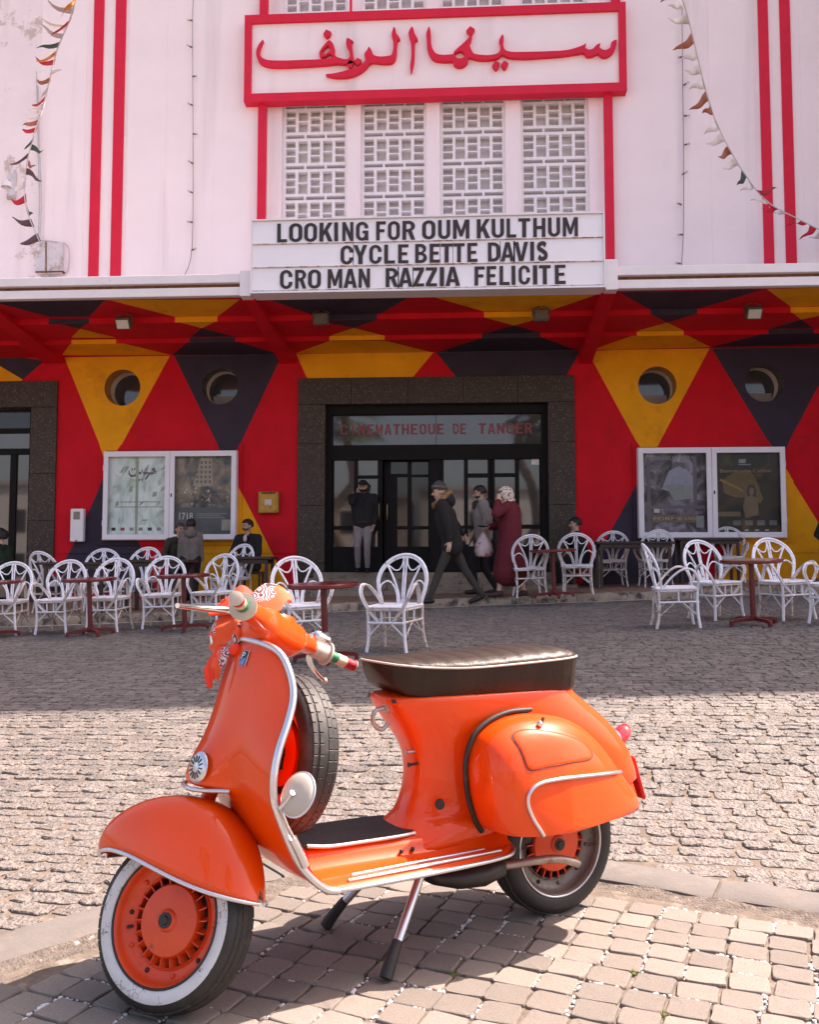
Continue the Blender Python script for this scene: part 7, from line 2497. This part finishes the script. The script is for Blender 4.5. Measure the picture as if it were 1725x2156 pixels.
C_blackj = fabric('black_jacket_cloth', (.012, .011, .012))
C_parka = fabric('black_parka_cloth', (.016, .013, .012))
C_grey = fabric('grey_sweater_cloth', (.24, .205, .185))
C_greyp = fabric('grey_sweatpants', (.24, .205, .20))
C_brownp = fabric('dark_grey_trousers', (.050, .040, .033))
C_black = fabric('black_trousers', (.010, .009, .010))
C_maroon = fabric('maroon_dress', (.13, .010, .018))
C_green = fabric('green_jacket', (.045, .040, .028))
C_dgreen = fabric('dark_green_sweater', (.008, .028, .014))
C_hood = fabric('grey_hoodie', (.17, .14, .125))
C_shoe = mat('black_shoe', (.012, .011, .012), .5)
C_shoeb = mat('brown_sandal', (.05, .02, .014), .6)
C_shirt = mat('pale_shirt', (.55, .53, .55), .8)
C_sole = mat('white_sole', (.6, .56, .52), .6)

# --- man on the phone standing in the doorway, facing the viewer
p = Vector((pxx(385), WALLY - .05, THR))
r, hd, nk, B = walker('person', 'man in black top and grey sweatpants holding a phone to his ear in the doorway', 0, 0, 0, -PI / 2 + .05, 1.62, C_blackj, C_greyp, C_shoe, SKIN,
    [(.06, 0, 0), (.0, 0, 0)], [((-.9, .35, 0), (.06, .205, .84), (.3, -.2, -.9), (0, -1, 0), .5), ((.35, -.55, -.8), (.085, -.105, 1.39), (-.15, .15, .95), (0, 1, 0), .7)], lean=.0, bulk=1.16, headpitch=.25, hz=p)
shell(r, 'cap', hd, C_blackj, (.084, .104, .085), lambda x, y, z: z > .18, (0, 0, .035))
c, R, up, f, s_ = hd
mobj('cap_peak', *ell(c + f * .115 + up * .045, (.07, .06, .008), R), C_blackj, r, smooth=180)
shell(r, 'beard', hd, M_hair, (.070, .092, .080), lambda x, y, z: z < -.35 and y > .1, (0, .016, -.014))
mobj('hem_band', *tube([(.118 * math.cos(a), .165 * math.sin(a), .885) for a in [2 * PI * k / 24 for k in range(24)]], .022, 8, closed=True), fabric('dark_red_hem', (.07, .012, .012)), r, smooth=180)

# --- man in beanie and fur-hooded parka striding to the left
r, hd, nk, B = walker('person', 'man in striped beanie and fur hooded black parka striding left past the steps', 952, 1272, .06, PI + .10, 1.80, C_parka, C_brownp, C_shoe, SKIN2,
    [(.34, 0.0, .0), (-.46, .03, -.35)], [((-.5, .6, -.2), (.05, .30, .93), (.2, .1, -.95), (0, -1, 0), .5), ((-.8, -.3, -.1), (-.26, -.26, 1.00), (-.45, -.2, -.85), (.3, .9, 0), .45)], lean=.17, bulk=1.38, headpitch=.12, hem=.10)
be = shell(r, 'beanie', hd, fabric('beanie_knit', (.060, .050, .042)), (.091, .114, .145), lambda x, y, z: z > (-.05 if y < .3 else .16), (0, -.008, .026), 1.02)
c, R, up, f, s_ = hd
for dz_ in (.020, .036):
    ring = [c + R @ Vector((.094 * math.cos(a), .114 * math.sin(a) - .008, .052 + dz_ + .022 * math.sin(a))) for a in [2 * PI * k / 28 for k in range(28)]]
    mobj('stripe', *tube(ring, .0045, 6, closed=True), fabric('beanie_stripe', (.26, .22, .18)), be, smooth=180)
M_fur = mat('tan_fur', (.30, .17, .075), .95, var=.5, vscale=40, bump=1.0, bscale=60, bdist=.02)
g = Geo()
rf = random.Random(3)
fur = []
hoodp = [nk + V3(.085, y, z) for y, z in ((.0, -.07), (.075, -.03))] + [nk + V3(-.02, .115, .05), nk + V3(-.12, .07, .13), nk + V3(-.145, 0, .15), nk + V3(-.12, -.07, .13), nk + V3(-.02, -.115, .05), nk + V3(.085, -.075, -.03)]
hp_ = smoothpath(hoodp, 5, True)
fo = mobj('fur_collar', *tube(hp_, [.036 + rf.uniform(-.008, .010) for _ in hp_], 10, closed=True), M_fur, r, smooth=180)
for i in range(420):
    q = hp_[rf.randrange(len(hp_))]
    d = Vector((rf.gauss(0, 1), rf.gauss(0, 1), rf.gauss(0, 1))).normalized()
    a = q + d * .03
    w = d.orthogonal().normalized() * .006
    fur.append(([a - w, a + w, a + d * rf.uniform(.02, .04) + Vector((0, 0, -.006))], [(0, 1, 2)]))
for x in fur: g.add(x)
tag(g.obj('fur_tufts', M_fur, fo), None, kind='stuff')
mobj('hood', *ell(nk + V3(-.13, 0, .02), (.10, .13, .11)), C_parka, r, smooth=180)

# --- man in grey sweater, black trousers
r, hd, nk, B = walker('person', 'dark haired man in tight grey sweater and black trousers walking left', 1020, 1250, PUP, PI + .05, 1.74, C_grey, C_black, C_shoe, SKIN,
    [(.14, 0, 0), (-.20, .0, -.1)], [((-.6, .5, -.2), (.04, .27, .90), (.1, .0, -1), (0, -1, 0), .5), ((-.6, -.5, 0), (.16, -.22, .98), (.5, .0, -.7), (0, 1, 0), .5)], lean=.03, bulk=1.32, headpitch=.38)
short_hair(r, hd, seed=4)
shell(r, 'beard', hd, M_hair, (.068, .090, .078), lambda x, y, z: z < -.55 and y > .05, (0, .016, -.012))
mobj('hood', *ell(nk + V3(-.10, 0, -.01), (.06, .11, .07)), C_black, r, smooth=180)

# --- woman in maroon dress and headscarf, phone, tablet and carrier bag
p = place(1072, 1256, PUP)
rw_ = empty('person', p, PI + .08, 'woman in long maroon dress and flowered headscarf walking left with a bag', 'person')
B = Body()
H = 1.66
for k in range(12):
    t0, t1 = k / 12, (k + 1) / 12
    def dr(t):
        z = .37 + .93 * t
        r_ = (.245 - .13 * t) if t < .55 else (.18 + .015 * math.sin((t - .55) * 7))
        return z, r_
    for s in (-1, 1):
        (z0, r0), (z1, r1) = dr(t0), dr(t1)
        fl = .05 * (1 - t0)
        B.c(V3(-.02 + s * fl, s * .06, z0), V3(-.02 + s * .05 * (1 - t1), s * .06, z1), r0 * .92, r1 * .92, C_maroon)
nk = V3(.03, 0, 1.42)
for s in (-1, 1):
    B.c(V3(.0, s * .09, 1.26), nk + V3(-.01, s * .13, -.04), .125, .075, C_maroon)
B.c(nk + V3(0, -.1, -.03), nk + V3(0, .1, -.03), .064, .064, C_maroon)
for s, wr, el, hdv, pn, cu in ((1, (.17, .14, 1.44), (.0, .6, -.9), (-.2, -.25, .95), (0, -1, 0), .7), (-1, (.27, -.10, 1.06), (-.3, -.6, -.7), (.9, .2, -.1), (0, .2, -1), .9)):
    sh_ = nk + V3(-.01, s * .165, -.05)
    e_, w_ = limb(sh_, V3(*wr), .27, .25, V3(*el))
    B.chain([(sh_, .08), (sh_.lerp(e_, .5), .074), (e_, .066), (w_ + (e_ - w_) * .10, .058)], C_maroon)
    B.c(w_ + (e_ - w_) * .05, w_, .028, .026, SKIN2)
    hand(B, w_, hdv, pn, SKIN2, -s, cu)
for s, x in ((1, .16), (-1, -.24)):
    B.chain([(V3(x * .8, s * .08, .30), .05), (V3(x, s * .08, .10), .038)], SKIN2)
    shoe(B, V3(x, s * .08, .085), V3(1, 0, -.0), C_shoeb, ln=.22)
hd = head(B, nk, V3(.06, 0, H), V3(.97, 0, -.22), SKIN2, .96)
B.build('body', rw_)
face_bits(rw_, hd, .96)
M_scarf = mat('flowered_scarf', (.62, .50, .45), .7)
N_, L_k = M_scarf.node_tree.nodes, M_scarf.node_tree.links
tc = N_.new('ShaderNodeTexCoord'); vv = N_.new('ShaderNodeTexVoronoi'); vv.inputs['Scale'].default_value = 26
L_k.new(tc.outputs['Object'], vv.inputs['Vector'])
rr_ = N_.new('ShaderNodeValToRGB'); ee = rr_.color_ramp.elements
ee[0].position, ee[0].color = .25, (.20, .05, .03, 1)
ee[1].position, ee[1].color = .55, (.66, .58, .52, 1)
q_ = ee.new(.40); q_.color = (.52, .28, .16, 1)
L_k.new(vv.outputs['Distance'], rr_.inputs[0]); L_k.new(rr_.outputs[0], N_['Principled BSDF'].inputs['Base Color'])
shell(rw_, 'headscarf', hd, M_scarf, (.098, .122, .128), lambda x, y, z: not (y > .42 and -.85 < z < .55 and abs(x) < .75), (0, -.012, .004), 1.0, .06, 3)
c, R, up, f, s_ = hd
mobj('scarf_wrap', *tube(smoothpath([nk + V3(.10 * math.cos(a), .11 * math.sin(a), .02 - .035 * math.cos(a)) for a in [2 * PI * k / 12 for k in range(12)]], 2, True), .042, 8, closed=True), M_scarf, rw_, smooth=180)
wp = p + Matrix.Rotation(PI + .08, 3, 'Z') @ V3(.36, -.09, 1.05)
tb = empty('tablet', wp, PI + .3, 'slim dark tablet in the hand of the woman in maroon', 'tablet')
mobj('screen', *cbox(-.02, 0, .02, .24, .15, .010, .003), M_dark, tb, mat=Matrix.Rotation(-.15, 4, 'Y'))
mobj('edge', *box(-.02, -.078, .02, .24, .005, .012), M_chrome, tb, mat=Matrix.Rotation(-.15, 4, 'Y'))
bgp = p + Matrix.Rotation(PI + .08, 3, 'Z') @ V3(.37, -.13, .60)
bag = empty('carrier_bag', bgp, .2, 'thin pinkish carrier bag hanging from the hand of the woman in maroon', 'bag')
M_bag = mat('thin_plastic', (.60, .45, .45), .3, var=.15, vscale=14, dirt=(.45, .10, .12), dscale=9, dlo=.52, dhi=.62)
rings = []
for k, (z, w, d) in enumerate(((.0, .06, .04), (.02, .12, .07), (.10, .145, .085), (.20, .125, .075), (.30, .075, .05), (.38, .03, .025), (.43, .016, .014))):
    rings.append([(w * math.cos(a) * (1 + .12 * math.sin(5 * a + k)), d * math.sin(a) * (1 + .15 * math.cos(4 * a + k)), z) for a in [2 * PI * j / 22 for j in range(22)]])
mobj('pouch', *loft(rings, True, True), M_bag, bag, smooth=50)
mobj('handle', *tube(smoothpath([(-.01, 0, .42), (-.03, 0, .45), (0, 0, .475), (.03, 0, .45), (.01, 0, .42)], 3), .006, 6), M_bag, bag)

# --- seated people
def sitter(label, pos, face_ang, H, jacket, trousers, skin, shoes, lean, arms, seat=.44, turn=0.0, headpitch=.1, knee_f=.42, bulk=1.0):
    root = empty('person', pos, face_ang, label, 'person')
    B = Body()
    k = H / 1.75
    pel = V3(0, 0, seat + .10)
    nk = V3(lean, 0, seat + .10 + .52 * k)
    che = pel.lerp(nk, .62)
    for s in (-1, 1):
        B.c(pel + V3(0, s * .07, 0), che + V3(0, s * .07 * bulk, 0), .12 * bulk, .115 * bulk, jacket)
        B.c(che + V3(0, s * .08 * bulk, .02), nk + V3(-.01, s * .12 * bulk, -.045), .10 * bulk, .062 * bulk, jacket)
        hp = pel + V3(.02, s * .09, -.01)
        kn = V3(knee_f, s * .13, seat + .06)
        an = V3(knee_f - .02, s * .12, .085)
        B.chain([(hp, .09), (hp.lerp(kn, .5), .08), (kn, .062), (kn.lerp(an, .4), .058), (an, .045)], trousers)
        shoe(B, an, V3(1, 0, 0), shoes)
    B.c(nk + V3(-.01, -.09, -.03), nk + V3(-.01, .09, -.03), .062, .062, jacket)
    for s, (el, wr, hd_, pn, cu) in zip((1, -1), arms):
        sh_ = nk + V3(-.01, s * .17 * bulk, -.055)
        e_, w_ = limb(sh_, V3(*wr), .28 * k, .25 * k, V3(*el))
        B.chain([(sh_, .068 * bulk), (sh_.lerp(e_, .5), .06), (e_, .052), (w_ + (e_ - w_) * .08, .040)], jacket)
        B.c(w_ + (e_ - w_) * .05, w_, .028, .026, skin)
        hand(B, w_, hd_, pn, skin, -s, cu)
    ta = Matrix.Rotation(turn, 3, 'Z') @ V3(math.cos(headpitch), 0, -math.sin(headpitch))
    hd = head(B, nk, nk + V3(.03, 0, .27 * k), ta, skin, k)
    B.build('body', root)
    face_bits(root, hd, k)
    return root, hd, nk
knees = [((0, .7, -.7), (.30, .12, .62), (.8, -.3, -.3), (0, 0, -1), .6), ((0, -.7, -.7), (.30, -.12, .62), (.8, .3, -.3), (0, 0, -1), .6)]
def wallseat(px, dy, lab, w=.45):
    """plain stool under somebody sitting by the wall"""
    x = fx(px, 1200)[0]
    y = WALLY - dy
    q = Vector((x, y, gz(x, y) + PUP))
    st = empty('stool', q, 0, lab, 'stool')
    mobj('seat', *cbox(0, 0, .42, w, .36, .05, .01), M_brown, st)
    for a in (-1, 1):
        for b in (-1, 1):
            mobj('leg', *box(a * (w / 2 - .03), b * .14, .1975, .035, .035, .394), M_brown, st)
    return q
q = wallseat(394, .55, 'dark stool under the man in the green jacket')
r, hd, nk = sitter('older man in green jacket and pale shirt seated below the left poster case', q, -PI / 2 + .5, 1.74, C_green, C_brownp, SKIN, C_shoe, .10, knees, turn=.35, headpitch=.25)
short_hair(r, hd, mat('greying_hair', (.06, .05, .045), .7, var=.4, vscale=30), seed=2)
mobj('shirt_front', *ell(nk + V3(.10, 0, -.14), (.035, .05, .15)), C_shirt, r, smooth=180)
q = wallseat(540, .50, 'dark stool under the man in the black jacket')
r, hd, nk = sitter('bearded man in black jacket seated at the red wall left of the entrance', q, -PI / 2 - .35, 1.78, C_blackj, C_black, SKIN, C_shoe, .08, knees, turn=-.35, headpitch=.1, bulk=1.15)
short_hair(r, hd, seed=6)
shell(r, 'beard', hd, mat('grey_beard', (.09, .075, .065), .8, var=.4, vscale=40), (.068, .090, .078), lambda x, y, z: z < -.35 and y > .1, (0, .016, -.012))
mobj('shirt_front', *ell(nk + V3(.085, 0, -.06), (.03, .035, .06)), C_shirt, r, smooth=180)
q = wallseat(72, 1.1, 'dark stool under the person in dark green')
r, hd, nk = sitter('curly haired person in dark green sweater seated by the left doorway', q, PI * .93, 1.66, C_dgreen, C_black, SKIN2, C_shoe, .08, knees, turn=.1, headpitch=.2)
shell(r, 'hair', hd, M_hair, (.100, .118, .112), lambda x, y, z: z > (.35 if y > .45 else (-.1 if y > -.1 else -.7)), (0, -.01, .03), 1.0, .28, 8)
# youth crouched on a low seat by the right jamb, chin on hand
x, y = fx(1222, 1200)[0], WALLY - .5
q = Vector((x, y, gz(x, y) + PUP))
st = empty('stool', q, 0, 'low dark stool under the youth by the right door jamb', 'stool')
mobj('seat', *cbox(0, 0, .30, .4, .36, .05, .01), M_brown, st)
for a in (-1, 1):
    for b in (-1, 1):
        mobj('leg', *box(a * .17, b * .14, .137, .035, .035, .27), M_brown, st)
r, hd, nk = sitter('dark haired youth in black jacket sitting by the right door jamb, chin on hand', q, PI * .92 + .35, 1.68, C_blackj, C_black, SKIN2, C_shoe, .12,
    [((0, .7, -.7), (.24, .10, .60), (.8, -.3, -.3), (0, 0, -1), .6), ((.2, -.5, -.8), (.20, -.04, .84), (0, .1, 1), (-1, 0, 0), .8)], seat=.32, turn=.0, headpitch=.0)
short_hair(r, hd, seed=9)
# partly seen person at the right edge
x, y = fx(1722, 1200)[0], WALLY - .9
q = Vector((x, y, gz(x, y) + PUP))
st = empty('stool', q, 0, 'dark stool at the right edge under the person in black', 'stool')
mobj('seat', *cbox(0, 0, .42, .42, .36, .05, .01), M_brown, st)
for a in (-1, 1):
    for b in (-1, 1):
        mobj('leg', *box(a * .17, b * .14, .1975, .035, .035, .394), M_brown, st)
r, hd, nk = sitter('person in black seated at the right edge, mostly outside the picture', q, -PI / 2 - .6, 1.76, C_blackj, C_black, SKIN, C_shoe, .10, knees, headpitch=.2)
short_hair(r, hd, seed=12)
# boy in grey hoodie, back to the viewer
hx_, hy_ = fx(431, 1200)[0] + .02, WALLY - .95
r, hd, nk, B = walker('person', 'boy in grey hoodie standing with his back to the viewer beside the seated man', 0, 0, 0, PI / 2 + .25, 1.36, C_hood, C_black, C_shoe, SKIN,
    [(.02, 0, 0), (-.02, 0, 0)], [((-.3, .6, -.3), (.06, .19, .66), (.1, 0, -1), (0, -1, 0), .5), ((-.3, -.6, -.3), (.06, -.19, .66), (.1, 0, -1), (0, 1, 0), .5)], lean=.0, bulk=.86, hz=Vector((hx_, hy_, gz(hx_, hy_) + PUP)))
short_hair(r, hd, seed=5, sc=.95)
mobj('hood', *ell(nk + V3(-.085, 0, -.02), (.05, .10, .075)), C_hood, r, smooth=180)
